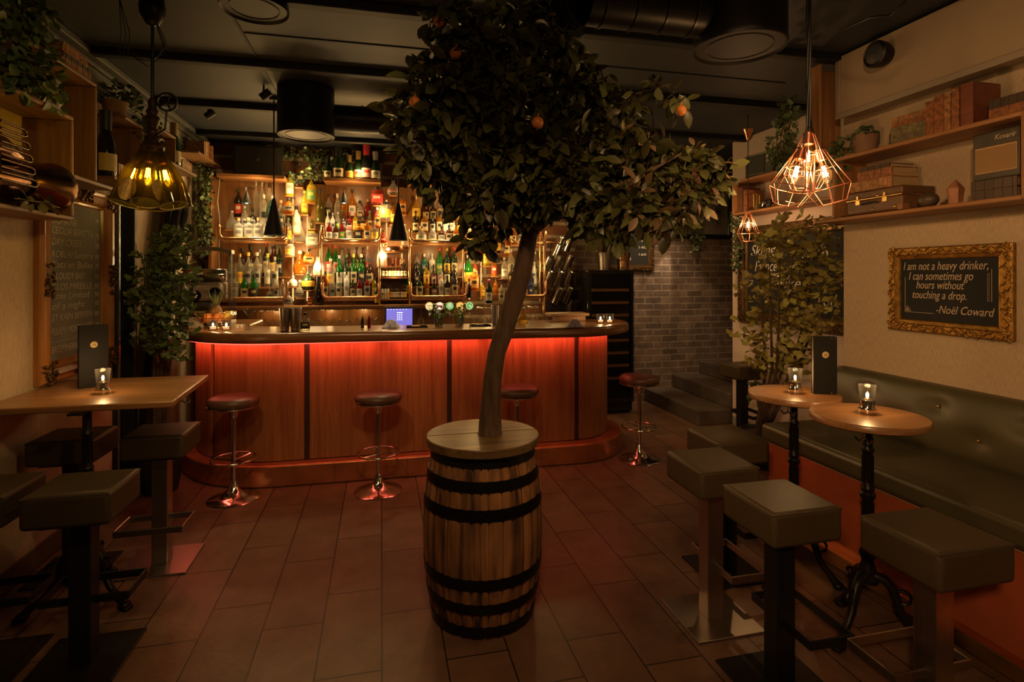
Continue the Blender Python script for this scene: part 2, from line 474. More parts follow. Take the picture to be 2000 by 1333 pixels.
# cornice and conduits along the left ceiling edge
cn = MB().box(XL, XL + .03, -2.2, 6.47, 2.76, ZC)
struct(cn.build('trim_2', M_grey))
cm = MB().box(XL + .03, XL + .10, -2.2, 6.46, 2.975, ZC).box(XL + .03, XL + .06, -2.2, 6.46, 2.94, 2.975)
struct(cm.build('trim_3', mat('moulding', (0.11, 0.11, 0.10), 0.5), bevel=.008))
cb = MB()
for k, zz in enumerate((2.80, 2.83, 2.86)):
    cb.tube([(XL + .04, -2.0, zz), (XL + .04, 6.4, zz)], .008, 6)
tag(cb.build('cable_conduit', mat('conduit', (0.16, 0.15, 0.13), 0.5)), 'three thin grey cable conduits running along the top of the left wall', 'conduit')
# ceiling beams and panel seams
for i, (Y, w) in enumerate(((1.95, .07), (2.99, .07), (3.95, .07), (4.97, .07), (5.95, .07))):
    x1 = 2.98 if Y < 3.0 else XRR - .01
    struct(box(XL + .1, x1, Y - w / 2, Y + w / 2, ZC - .05, ZC - .001).build('beam_%d' % (i + 1), M_beam, bevel=.006))
struct(MB().box(-.80, -.785, 2.0, 4.95, ZC - .006, ZC - .0005).box(.93, .945, 2.0, 5.9, ZC - .006, ZC - .0005).box(-.78, 2.9, 3.50, 3.51, ZC - .006, ZC - .0005).build('trim_4', M_beam))
# boxed-in wall panel above the right shelf
struct(MB().box(2.86, 2.999, .2, 2.98, 2.62, 3.0).build('trim_5', mat('panel_taupe', (0.36, 0.27, 0.18), 0.7, var=0.08, vscale=3)))
struct(MB().box(2.845, 2.862, .2, 2.99, 2.60, 2.635).box(2.845, 2.862, 2.955, 2.99, 2.635, 3.0).build('trim_6', M_trim, bevel=.004))
# steps up to the passage
M_step = mat('step_stone', (0.085, 0.066, 0.052), 0.55, var=0.25, vscale=6)
struct(MB().box(3.27, 6.0, 5.25, 6.49, 0, .16).build('step_1', M_step, bevel=.01))
struct(MB().box(3.66, 6.0, 5.26, 6.49, .16, .32).build('step_2', M_step, bevel=.01))
struct(MB().box(4.05, 6.0, 5.26, 6.49, .32, .48).build('step_3', M_step, bevel=.01))
# doorway in the left wall
d1 = thing('door_1', 'dark glazed door in a black frame in the left wall', 'door', (XL, 4.62, 0)); d1['kind'] = 'structure'
MB().box(-.08, .03, -.168, -.12, 0, 2.248).box(-.08, .03, .12, .168, 0, 2.248).box(-.08, .03, -.12, .12, 2.18, 2.248).build('frame', mat('door_frame', (0.02, 0.018, 0.016), 0.4), d1, bevel=.006)
box(-.07, -.05, -.12, .12, .02, 2.18).build('glass_pane', mat('night_glass', (0.010, 0.014, 0.018), 0.08), d1)
MB().box(.032, .042, -.165, -.148, .1, 2.2).build('edge_glint', mat('blue_glint', (0.30, 0.40, 0.52), 0.25, 0.9), d1)  # bluish strip painting the reflection along the glass edge
# ------------------------------------------------------------------ the bar
bar = thing('bar_counter', 'curved oak bar with red glowing veneer front and copper kick step', 'bar counter', (0, 0, 0))
def bar_path(rl, fl, rr):
    """plan outline: left end, curved left front, straight front, curved right end"""
    L = arc(-.75, 5.35, rl, 180, 266, 18)
    Rr = arc(1.62, 5.03, rr, 274, 360, 16)
    return [(L[0][0], 5.85)] + L + Rr + [(Rr[-1][0], 5.12)]
panel_path = bar_path(.80, 0, .48)
body = MB()
pp = bar_path(.775, 0, .455)
body.ribbon(pp, .02, 1.085, .03)
body.build('carcass', mat('bar_gap_dark', (0.05, 0.022, 0.012), 0.5), bar)
# veneer panels, split where the photo shows dark gaps
def split(path, cuts):
    segs = []; cur = []; gap = .016
    for i in range(len(path) - 1):
        a = Vector(path[i]); b = Vector(path[i + 1]); n = max(1, int((b - a).length / .02))
        for k in range(n):
            p = a.lerp(b, k / n)
            near = any((p - Vector(c)).length < gap for c in cuts)
            if near:
                if len(cur) > 1: segs.append(cur)
                cur = []
            else:
                cur.append((p.x, p.y))
    cur.append(path[-1])
    if len(cur) > 1: segs.append(cur)
    return segs
cuts = []
for X in (-1.29, -.554, .529, 1.655):
    best = None
    for i in range(len(panel_path) - 1):
        a = Vector(panel_path[i]); b = Vector(panel_path[i + 1])
        for k in range(60):
            p = a.lerp(b, k / 60)
            if abs(p.x - X) < .02 and p.y < 5.3 and (best is None or abs(p.x - X) < abs(best[0] - X)): best = (p.x, p.y)
    if best: cuts.append(best)
for sg in split(panel_path, cuts):
    MB().ribbon(sg, .17, 1.083, .022).build('front_panel', M_bar, bar, smooth=30)
# copper-clad kick step
kp = bar_path(.895, 0, .61)
inn = bar_path(.79, 0, .47)
MB().prism(kp + inn[::-1], 0.0, .165).build('kick_step', M_copper_d, bar, bevel=.012, smooth=40)
sm = MB()
for X in (-1.0, -.35, .2, .75, 1.3):
    yk = min(a[1] + (b[1] - a[1]) * (X - a[0]) / (b[0] - a[0]) for a, b in zip(kp[:-2], kp[1:-1]) if min(a[0], b[0]) <= X <= max(a[0], b[0]) and abs(b[0] - a[0]) > 1e-6 and a[1] < 5)
    sm.box(X - .0015, X + .0015, yk - .001, yk + .01, .005, .155)
sm.build('step_seam', mat('seam_dark', (0.12, 0.05, 0.03), 0.4, 0.6), bar)
# counter slab
o1 = arc(-.75, 5.35, .95, 182, 267, 20) + arc(1.57, 4.98, .70, 276, 360, 18)
slab = [(-1.72, 5.88)] + o1 + [(2.27, 5.12), (1.25, 5.12), (1.25, 4.88), (-.2, 4.92), (-.6, 4.95)] + arc(-.75, 5.35, .38, 275, 180, 8) + [(-1.13, 5.88)]
MB().prism(slab, 1.088, 1.17).build('counter_top', M_top, bar, bevel=.03, seg=4, smooth=50)
# red LED strip tucked under the overhang
lp = bar_path(.88, 0, .56)[1:-1]
MB().tube([(x, y, 1.080) for x, y in lp], .005, 6).build('glow_strip', M_red_led, bar)
RED = (1.0, 0.14, 0.085)
for a, b in ((2, 7), (7, 12), (12, 18), (18, 19), (19, 26), (26, 33)):
    pa, pb = Vector(lp[a]), Vector(lp[min(b, len(lp) - 1)])
    if a == 18:
        for k in range(3):
            q = pa.lerp(pb, (k + .5) / 3)
            o = lamp('led_light', 'AREA', (q.x, q.y, 1.072), 1.2, RED, sx=.74, sy=.03)
            o.rotation_euler = (.45, 0, 0)
    else:
        q = (pa + pb) / 2; dv = pb - pa
        o = lamp('led_light', 'AREA', (q.x, q.y, 1.072), 1.2 * (.6 if a >= 19 else .9) * dv.length / .78, RED, sx=dv.length, sy=.03)
        o.rotation_euler = (.45, 0, math.atan2(dv.y, dv.x))
# worktop behind the bar, lower than the counter
wt = thing('bar_worktop', 'dark steel worktop on the bartender side below the counter', 'worktop', (0, 0, 0))
MB().box(-.55, 2.0, 5.14, 5.45, .86, .90).build('top', M_steel, wt)
MB().box(-.55, 2.0, 5.16, 5.43, .0, .86).build('cabinet', M_blackmt, wt)

# ------------------------------------------------------------------ round bar stools
def make_bar_stool():
    t = thing('bar_stool', 'round brown leather bar stool', 'bar stool', (0, 0, 0), 0, 'round chrome bar stools')
    MB().lathe([(.0, .668), (.145, .668), (.166, .674), (.174, .69), (.172, .712), (.155, .728), (.10, .737), (.0, .74)], 36).build('seat', M_leather2, t, smooth=60)
    MB().lathe([(.12, .655), (.165, .656), (.173, .663), (.173, .672), (.165, .676), (.12, .676)], 36).build('seat_rim', M_chrome, t, smooth=50)
    MB().lathe([(.0, .658), (.085, .658), (.06, .648), (.036, .62), (.024, .58), (.0, .58)], 24).build('neck', M_chrome, t, smooth=60)
    MB().lathe([(.0, .06), (.0165, .06), (.0165, .60), (.0, .60)], 16).build('column', M_chrome, t, smooth=40)
    MB().lathe([(.0, 0), (.174, 0), (.176, .004), (.165, .011), (.11, .026), (.06, .047), (.036, .075), (.026, .11), (.019, .13), (.0, .13)], 40).build('base', M_chrome, t, smooth=60)
    r = MB().tube([(.148 * math.cos(a * PI / 20), .148 * math.sin(a * PI / 20), .285) for a in range(40)], .0075, 8, True)
    for a in (.6, 2.7, 4.8):
        r.tube([(.015 * math.cos(a), .015 * math.sin(a), .275), (.148 * math.cos(a), .148 * math.sin(a), .285)], .0055, 6)
    r.build('foot_ring', M_chrome, t, smooth=50)
    return t
bs = make_bar_stool()
spots = [(-1.03, 4.313, .3, 'round brown leather bar stool at the far left of the curved bar front'),
         (-.022, 4.215, 1.2, 'round brown leather bar stool in the middle, between left one and barrel'),
         (1.03, 4.20, 2.2, 'round brown leather bar stool half hidden behind the barrel and tree trunk'),
         (2.18, 4.42, .9, 'round brown leather bar stool at the rounded right end of the bar')]
for i, (x, y, a, lb) in enumerate(spots):
    if i == 0:
        bs.location = (x, y, 0); bs.rotation_euler.z = a; bs['label'] = lb
    else:
        dup(bs, (x, y, 0), a, lb)

# ------------------------------------------------------------------ square leather stools
def make_square(metal, loc, rz, label):
    t = thing('square_stool', label, 'stool', loc, rz, 'square leather counter stools')
    MB().box(-.155, .155, -.15, .15, .612, .742).build('seat', M_leather, t, bevel=.018, seg=3, smooth=40)
    pp_ = [(-.150, -.145), (.150, -.145), (.150, .145), (-.150, .145)]
    MB().tube([(x, y, .7335) for x, y in pp_], .0045, 6, True).build('piping', mat('piping', (0.055, 0.040, 0.024), 0.4), t)
    MB().box(-.11, .11, -.11, .11, .60, .614).build('seat_plate', M_black, t)
    MB().box(-.04, .04, -.04, .04, .008, .60).build('post', metal, t, bevel=.004)
    MB().box(-.17, .17, -.17, .17, .0, .010).build('base_plate', metal, t, bevel=.003)
    fr = MB()
    yo, xi = .185, .165
    fr.box(-xi, xi, yo, yo + .008, .235, .270).box(-xi, -xi + .008, .0, yo, .235, .270).box(xi - .008, xi, .0, yo, .235, .270).box(-xi, xi, -.004, .004, .235, .270)
    fr.build('footrest', metal, t, bevel=.004)
    return t
s1 = make_square(M_steel, (-1.19, 3.45, 0), PI, 'square leather stool on a steel post, right of the left table')
s2 = make_square(M_black, (-1.20, 2.64, 0), 0, 'square leather stool on a black post, front of the left table')
dup(s2, (-1.62, 3.46, 0), 0, 'square leather stool behind the iron table column against the left wall')
dup(s2, (-1.585, 2.69, 0), 0, 'square leather stool cut off by the left picture edge')
dup(s1, (1.505, 2.31, 0), -PI / 2, 'square leather stool on a steel post, nearest the barrel on the right')
dup(s2, (1.515, 1.865, 0), -PI / 2, 'square leather stool on a black post in the right foreground middle')
dup(s1, (1.825, 1.50, 0), 0, 'square leather stool on a steel post at the right front corner')
dup(s2, (1.825, 2.66, 0), -PI / 2, 'square leather stool farthest back at the right tables')
dup(s2, (3.40, 4.70, 0), -PI / 2, 'square dark stool beside the steps and the alcove wall')

# ------------------------------------------------------------------ iron-column tables
def iron_stand(t, h, legs=3, a0=0.4, spread=.19):
    """fluted cast-iron column with collars, on splayed scroll legs"""
    prof = [(.0, .24), (.042, .24), (.046, .26), (.030, .275), (.034, .30), (.026, .32), (.024, .34), (.034, .355), (.034, .37), (.022, .39),
            (.021, .60), (.030, .615), (.033, .628), (.024, .640), (.028, .655), (.021, .67), (.020, h - .17), (.028, h - .155), (.020, h - .14), (.019, h - .05), (.045, h - .04), (.0, h - .04)]
    MB().lathe(prof, 18).build('column', M_iron, t, smooth=35)
    fl = MB()
    for k in range(8):
        a = 2 * PI * k / 8
        fl.tube([(.021 * math.cos(a), .021 * math.sin(a), .40), (.021 * math.cos(a), .021 * math.sin(a), .59)], .004, 5)
        fl.tube([(.020 * math.cos(a), .020 * math.sin(a), .68), (.020 * math.cos(a), .020 * math.sin(a), h - .18)], .004, 5)
    fl.build('fluting', M_iron, t, smooth=60)
    MB().box(-.12, .12, -.03, .03, h - .042, h - .030).box(-.03, .03, -.12, .12, h - .042, h - .030).build('top_bracket', M_black, t)
    for k in range(legs):
        a = a0 + 2 * PI * k / legs
        c, s_ = math.cos(a), math.sin(a)
        pts = [(.025, .27), (.06, .265), (.09, .235), (.105, .19), (.12, .14), (.145, .10), (.17, .075), (spread, .045), (spread + .02, .02)]
        rr = [.022, .022, .020, .018, .017, .016, .016, .020, .019]
        m = MB().tube([(r * c, r * s_, z) for r, z in pts], rr, 8)
        m.ball(((spread + .02) * c, (spread + .02) * s_, .022), .03, 10, 6, (1, 1, .72))
        for q in (-.5, 0, .5):
            m.ball(((spread + .045) * math.cos(a + q * .09), (spread + .045) * math.sin(a + q * .09), .012), .013, 8, 5, (1, 1, .85))
        # scroll
        m.tube([((.13 + .028 * math.cos(u)) * c, (.13 + .028 * math.cos(u)) * s_, .205 + .028 * math.sin(u)) for u in [i * .55 for i in range(12)]], .007, 6)
        m.build('leg', M_iron, t, smooth=60)
TZ = .98
# left rectangular table
lt = thing('bar_table', 'rectangular oak bar table on an iron column against the left wall', 'table', (-1.405, 3.12, 0))
poly = [(-1.83 + 1.405, 3.04 - 3.12), (-1.00 + 1.405, 3.03 - 3.12), (-1.045 + 1.405, 3.78 - 3.12), (-1.83 + 1.405, 3.80 - 3.12)]
MB().prism(poly, TZ - .032, TZ).build('table_top', M_table, lt, bevel=.006, smooth=40)
iron_stand(lt, TZ, 3, PI / 2, .22)
hk = MB().tube([(.34, .25, TZ - .04), (.34, .25, TZ - .07), (.36, .25, TZ - .085), (.38, .25, TZ - .07)], .005, 6).tube([(.30, .25, TZ - .07), (.32, .25, TZ - .085), (.34, .25, TZ - .07)], .005, 6)
hk.build('bag_hook', M_chrome, lt)
# round tables
rt = thing('round_table', 'near round oak bar table with one candle, right foreground', 'table', (2.105, 2.03, 0), 0, 'round oak tables by the banquette')
MB().lathe([(.0, TZ - .032), (.224, TZ - .032), (.231, TZ - .027), (.232, TZ - .005), (.228, TZ), (.0, TZ)], 56).build('table_top', M_table, rt, smooth=50)
iron_stand(rt, TZ, 3, 1.31)
hk = MB().tube([(-.12, -.10, TZ - .035), (-.12, -.10, TZ - .07), (-.105, -.11, TZ - .085), (-.09, -.12, TZ - .07)], .005, 6).tube([(-.15, -.08, TZ - .065), (-.135, -.09, TZ - .082), (-.12, -.10, TZ - .07)], .005, 6)
hk.build('bag_hook', M_chrome, rt)
dup(rt, (2.115, 2.495, 0), 0.0, 'farther round oak bar table holding the black menu, by the banquette', scale=(.96, .96, 1))

# ------------------------------------------------------------------ barrel
BX, BY = .475, 2.62
br = thing('whisky_barrel', 'old oak whisky barrel with black hoops and a plank lid under the tree', 'barrel', (BX, BY, 0))
BH = .80
def brad(z):
    u = (z / BH) * 2 - 1
    return .238 + .046 * (1 - u * u)
M_stave = None
def stave_material():
    m, nt, N, L, P = _new('barrel_staves')
    tc = N.new('ShaderNodeTexCoord')
    mp = N.new('ShaderNodeMapping'); mp.inputs['Scale'].default_value = (22, 22, 1.4)
    L.new(tc.outputs['Object'], mp.inputs[0])
    n1 = N.new('ShaderNodeTexNoise'); n1.inputs['Scale'].default_value = 1.6; n1.inputs['Detail'].default_value = 8
    L.new(mp.outputs[0], n1.inputs['Vector'])
    n2 = N.new('ShaderNodeTexNoise'); n2.inputs['Scale'].default_value = 5; n2.inputs['Detail'].default_value = 4
    L.new(tc.outputs['Object'], n2.inputs['Vector'])
    g = N.new('ShaderNodeNewGeometry')
    mr = N.new('ShaderNodeMapRange'); mr.inputs[3].default_value = -.14; mr.inputs[4].default_value = .14
    L.new(g.outputs['Random Per Island'], mr.inputs[0])
    a1 = N.new('ShaderNodeMath'); L.new(n1.outputs[0], a1.inputs[0]); L.new(mr.outputs[0], a1.inputs[1])
    a2 = N.new('ShaderNodeMath'); a2.operation = 'MULTIPLY'; a2.inputs[1].default_value = .45; L.new(n2.outputs[0], a2.inputs[0])
    a3 = N.new('ShaderNodeMath'); L.new(a1.outputs[0], a3.inputs[0]); L.new(a2.outputs[0], a3.inputs[1])
    cr = N.new('ShaderNodeValToRGB')
    cr.color_ramp.elements[0].position = .50; cr.color_ramp.elements[0].color = (.045, .022, .012, 1)
    cr.color_ramp.elements[1].position = .98; cr.color_ramp.elements[1].color = (.46, .22, .085, 1)
    e = cr.color_ramp.elements.new(.68); e.color = (.20, .092, .038, 1)
    L.new(a3.outputs[0], cr.inputs[0]); L.new(cr.outputs[0], P.inputs['Base Color'])
    P.inputs['Roughness'].default_value = .6
    bp = N.new('ShaderNodeBump'); bp.inputs['Strength'].default_value = .35; bp.inputs['Distance'].default_value = .006
    L.new(n1.outputs[0], bp.inputs['Height']); L.new(bp.outputs[0], P.inputs['Normal'])
    return m
st = MB(); NS = 34
rnd = random.Random(3)
cuts_a = [0]
for k in range(NS): cuts_a.append(cuts_a[-1] + rnd.uniform(.7, 1.4))
cuts_a = [c * 2 * PI / cuts_a[-1] for c in cuts_a]
for k in range(NS):
    a0, a1 = cuts_a[k] + .008, cuts_a[k + 1] - .008
    vs = []; fs = []; nz = 14; na = 3
    for j in range(nz + 1):
        z = .0 + BH * j / nz; r = brad(z)
        for i in range(na + 1):
            a = a0 + (a1 - a0) * i / na
            rr = r - (.004 if i in (0, na) else 0)
            vs.append((rr * math.cos(a), rr * math.sin(a), z))
    w = na + 1
    for j in range(nz):
        for i in range(na):
            fs.append((j * w + i, j * w + i + 1, (j + 1) * w + i + 1, (j + 1) * w + i))
    st.add(vs, fs)
st.lathe([(brad(z) - .012, z) for z in [BH * j / 14 for j in range(15)]], 40)
st.build('staves', stave_material(), br, smooth=50)
M_hoop = mat('barrel_hoop', (0.014, 0.013, 0.013), 0.42, 0.7, var=0.3, vscale=10)
for z, w in ((.012, .05), (.125, .045), (.235, .048), (.535, .048), (.655, .045), (.755, .045)):
    h_ = MB().lathe([(brad(z) - .004, z), (brad(z) + .0035, z), (brad(z + w) + .0035, z + w), (brad(z + w) - .004, z + w)], 56, close=False)
    for a in (4.4, 4.5):
        h_.ball(((brad(z + w / 2) + .004) * math.cos(a), (brad(z + w / 2) + .004) * math.sin(a), z + w / 2), .006, 8, 5)
    h_.build('hoop', M_hoop, br, smooth=50)
M_lid = wood('lid_planks', (0.095, 0.055, 0.022), (0.23, 0.14, 0.056), 'x', 0.5, 1.0, 0.1)
for y0, y1 in ((-.268, .012), (.016, .268)):
    pl = []
    n = 40
    for i in range(n + 1):
        y = y0 + (y1 - y0) * i / n; pl.append((math.sqrt(max(0, .2682 ** 2 - y * y)), y))
    pl = pl + [(-x, y) for x, y in pl[::-1]]
    o = MB().prism([(x, y) for x, y in pl], BH, BH + .04).build('lid_plank', M_lid, br, bevel=.004, smooth=40)
LIDZ = BH + .04

# ------------------------------------------------------------------ the citrus tree in the barrel
tr = thing('citrus_tree', 'leaning citrus tree with dark glossy leaves growing from the barrel lid', 'tree', (BX, BY, LIDZ))
TB = Vector((BX, BY, LIDZ))
def P2(x, y, d): return atD(x, y, d) - TB
D0 = depth(TB)
trunk_pts = [(957, 850, 0), (958, 800, 0), (962, 740, 0), (970, 690, .01), (987, 640, .02), (1003, 590, .03), (1018, 540, .03), (1028, 490, .03), (1036, 450, .03)]
tw = [25, 19.5, 18, 17.5, 19, 19.5, 19, 17.5, 16]
def tree_tube(m, pts, rad):
    P3 = [P2(x, y, D0 + dd) for x, y, dd in pts]
    # densify and roughen
    Q = []; RR = []
    for i in range(len(P3) - 1):
        for k in range(4):
            u = k / 4
            Q.append(P3[i].lerp(P3[i + 1], u)); RR.append((rad[i] + (rad[i + 1] - rad[i]) * u) * D0 / F_PX)
    Q.append(P3[-1]); RR.append(rad[-1] * D0 / F_PX)
    return m.tube(Q, RR, 12)
tk = MB(); tree_tube(tk, trunk_pts, tw)
tk.v[:12] = [(x, y, max(0, z)) for x, y, z in tk.v[:12]]
tko = tk.build('trunk', M_bark, tr, smooth=70)
for v in tko.data.vertices:
    if v.co.z < .03: v.co.z = 0.0
br_ = MB()
branches = [([(1036, 455, .03), (1070, 425, .0), (1110, 400, -.05), (1170, 380, -.1), (1250, 345, -.12), (1330, 300, -.1)], [13, 11, 8, 6, 4, 2]),
            ([(1034, 460, .03), (1040, 400, .08), (1050, 330, .12), (1065, 240, .1), (1080, 150, .08), (1090, 60, .05)], [12, 9, 7, 5, 4, 2]),
            ([(1030, 450, .03), (1000, 390, .0), (975, 320, -.05), (985, 230, -.1), (975, 140, -.1), (900, 60, -.1)], [9, 8, 6, 5, 4, 2]),
            ([(980, 320, -.05), (930, 290, -.12), (870, 270, -.15), (800, 240, -.15)], [6, 5, 3, 2]),
            ([(1065, 240, .1), (1130, 210, .15), (1220, 190, .15), (1310, 165, .1)], [5, 4, 3, 1.5]),
            ([(1110, 400, -.05), (1180, 420, -.15), (1260, 430, -.2), (1330, 430, -.2)], [5, 4, 3, 1.5]),
            ([(1170, 380, -.1), (1260, 380, .1), (1340, 370, .15), (1410, 350, .15)], [5, 4, 3, 1.5])]
for pts, rad in branches: tree_tube(br_, pts, rad)
br_.build('branches', M_bark, tr, smooth=70)

def leaf(m, p, d, up, L, w, fold=.25, curl=.2):
    """one folded, curved leaf from p along d"""
    d = d.normalized(); s_ = d.cross(up)
    if s_.length < 1e-4: s_ = d.orthogonal()
    s_.normalize(); n = s_.cross(d).normalized()
    prof = ((0, .0), (.25, .75), (.55, 1.0), (.82, .62), (1, 0))
    vs = []
    for u, k in prof:
        c = p + d * (L * u) - n * (curl * L * u * u)
        e = w * .5 * k
        vs += [c - s_ * e + n * (fold * e), c, c + s_ * e + n * (fold * e)]
    fs = []
    for i in range(4):
        a = 3 * i
        fs += [(a, a + 1, a + 4, a + 3), (a + 1, a + 2, a + 5, a + 4)]
    m.add(vs, fs)
def rdir(r):
    while True:
        v = Vector((r.uniform(-1, 1), r.uniform(-1, 1), r.uniform(-1, 1)))
        if .05 < v.length < 1: return v.normalized()
def foliage(blobs, n_per, L, wf, seed, droop=.35, out=.6, shape=leaf, keep=None):
    """leaves scattered through ellipsoid clumps (centre, radius), pointing outwards and down"""
    r = random.Random(seed); m = MB()
    for c, rad in blobs:
        R3 = rad if isinstance(rad, Vector) else Vector((rad, rad, rad))
        n = int(n_per * (R3.x * R3.z + R3.y * R3.z + R3.x * R3.y) / 3 / (.1 * .1))
        for _ in range(n):
            u = rdir(r); k = r.random() ** .45
            p = c + Vector((u.x * R3.x, u.y * R3.y, u.z * R3.z)) * k
            if keep and not keep(p): continue
            d = (u * out + rdir(r) * .8 + Vector((0, 0, -droop)))
            up = (Vector((0, 0, 1)) + rdir(r) * .9).normalized()
            ll = L * r.uniform(.65, 1.25)
            shape(m, p, d, up, ll, ll * wf * r.uniform(.8, 1.2))
    return m
crown = [(880, 45, 50, -.1), (925, 105, 72, -.1), (860, 165, 68, -.15), (805, 225, 52, -.15), (840, 295, 62, -.1), (905, 250, 85, -.1), (985, 190, 85, -.05), (990, 75, 72, 0),
         (1075, 60, 55, .1), (1080, 140, 80, .1), (1150, 195, 62, .15), (1175, 270, 80, .1), (1240, 320, 78, .05), (1310, 350, 62, .1), (1365, 325, 45, .15), (1398, 345, 36, .15),
         (1325, 195, 22, .1), (1285, 165, 16, .1), (1230, 200, 24, .15), (1110, 330, 88, -.1), (1015, 320, 88, -.1), (955, 395, 62, -.1), (1030, 385, 52, -.15), (1085, 375, 50, -.2), (1160, 400, 60, -.15),
         (1240, 405, 55, -.2), (1305, 420, 40, -.2), (1345, 385, 42, .1), (870, 350, 45, -.1), (935, 465, 30, -.05), (905, 385, 28, -.05), (1195, 455, 28, -.15), (960, 290, 80, .25), (1090, 250, 80, .3), (900, 180, 60, .2), (1180, 340, 70, .3), (795, 195, 26, -.1), (820, 330, 26, -.15)]
blobs = []
for x, y, rp, dd in crown:
    c = P2(x, y, D0 + dd); rad = rp * (D0 + dd) / F_PX
    c.z = min(c.z, 2.96 - LIDZ - rad * .7)
    blobs.append((c, Vector((rad, rad * .9, rad))))
fo = foliage(blobs, 80, .082, .52, 5)
ztop = ZC - .03 - LIDZ
fo.v = [(x, y, min(z, ztop)) for x, y, z in fo.v]
fo.build('foliage', M_leafdk, tr, smooth=60)
dry = [(c, r * .95) for (x, y, rp, dd), (c, r) in zip(crown, blobs) if x > 1195 and y > 300]
foliage(dry, 22, .080, .45, 15).build('dry_leaves', mat('leaf_dry', (.17, .105, .045), .5, island=.4), tr, smooth=60)
tg = MB(); rr_ = random.Random(8)
for c, rad in blobs:
    for _ in range(7):
        u = rdir(rr_); v = rdir(rr_)
        a = c + u * rad.x * .9; b = c + v * rad.x * .25
        tg.tube([b, (a + b) / 2 + rdir(rr_) * .02, a], .0022, 4)
tg.v = [(x, y, min(z, ztop)) for x, y, z in tg.v]
tg.build('twigs', M_twig, tr, kind='stuff')
for x, y, dd in ((890, 104, -.25), (1330, 216, -.02), (858, 42, -.2), (1050, 240, -.32), (810, 200, -.25)):
    c = P2(x, y, D0 + dd)
    m = MB().ball((0, 0, 0), .026, 14, 10).tube([(0, 0, .024), (.004, 0, .04)], .003, 5)
    m.build('fruit', M_fruit, tr, smooth=60, loc=c)
# ------------------------------------------------------------------ back bar cabinet
M_bb = wood('backbar_wood', (0.17, 0.065, 0.018), (0.30, 0.130, 0.040), 'z', 0.4, 0.8, 0.2)
M_bbx = wood('backbar_board', (0.20, 0.08, 0.024), (0.34, 0.15, 0.05), 'x', 0.4, 0.8, 0.2)
bb = thing('back_bar', 'tall wooden back bar shelving packed with spirit bottles behind the bar', 'shelving', (0, 0, 0))
BX0, BX1 = -1.66, .90
def bx(px, Y=6.2): return atY(px, 500, Y).x
MB().box(BX0, BX1 + .02, 6.40, 6.44, .90, 2.60).build('back_panel', M_bb, bb)
MB().box(BX0 - .03, BX0, 6.10, 6.44, .90, 2.62).build('side_panel', M_bb, bb, bevel=.004)
for x0, x1 in ((430, 560), (634, 744), (796, 925), (985, 1056)):
    MB().box(bx(x0), bx(x1), 6.05, 6.44, 2.585, 2.625).build('top_board', M_bbx, bb, bevel=.006)
MB().box(BX0 - .03, BX1 + .05, 5.98, 6.42, 1.245, 1.285).build('base_shelf', M_bbx, bb, bevel=.005)
MB().box(BX0 - .03, BX1 + .05, 6.05, 6.46, .0, .92).build('lower_cabinet', M_blackmt, bb)
MB().box(BX0, BX1, 6.36, 6.40, .92, 1.245).build('lower_back_panel', M_bb, bb)
BAYS = {'A': (440, 562), 'B': (636, 738), 'C': (803, 905), 'D': (996, 1056)}
TIERS = {'u1': (6.12, 1.95), 'u2': (6.235, 2.07), 'u3': (6.34, 2.21), 'l1': (6.12, 1.345), 'l2': (6.235, 1.475), 'l3': (6.34, 1.585)}
for b, (x0, x1) in BAYS.items():
    X0, X1 = bx(x0), bx(x1)
    for tname, (Y, z) in TIERS.items():
        MB().box(X0, X1, Y - .055, Y + .05, z - .018, z).build('bottle_shelf', M_bbx, bb, bevel=.003)
    for z in (1.95, 1.345):
        zz = z + .022; yy = 6.038
        p = []
        hi = zz + (.12 if z > 1.5 else .15)
        xa, xb = X0 - .015, X1 + .015; r = .05
        p += [(xa, yy + .12, hi), (xa, yy, hi)] + [(xa, yy, hi - .02)]
        p += [(xa + r - r * math.cos(a), yy, zz + r - r * math.sin(a)) for a in (0, .4, .8, 1.2, PI / 2)]
        p += [(xb - r + r * math.sin(a), yy, zz + r - r * math.cos(a)) for a in (0, .4, .8, 1.2, PI / 2)]
        p += [(xb, yy, hi - .02), (xb, yy, hi), (xb, yy + .12, hi)]
        MB().tube(p, .0155, 10).build('copper_rail', M_pipe, bb, smooth=50)
# copper uprights beside the lit columns
for px in (627, 905, 1055, 741, 800):
    X = bx(px, 6.06)
    MB().tube([(X, 6.06, 1.29), (X, 6.06, 2.0), (X + .01, 6.06, 2.1)], .012, 10).build('copper_upright', M_pipe, bb, smooth=50)
X = bx(1063, 6.1)
MB().tube([(X, 6.1, 1.05), (X, 6.1, 2.02), (X - .02, 6.1, 2.06), (X - .12, 6.1, 2.07)], .018, 10).tube([(X, 6.1, 1.98), (X + .16, 6.1, 1.98)], .014, 10).build('copper_upright', M_pipe, bb, smooth=50)
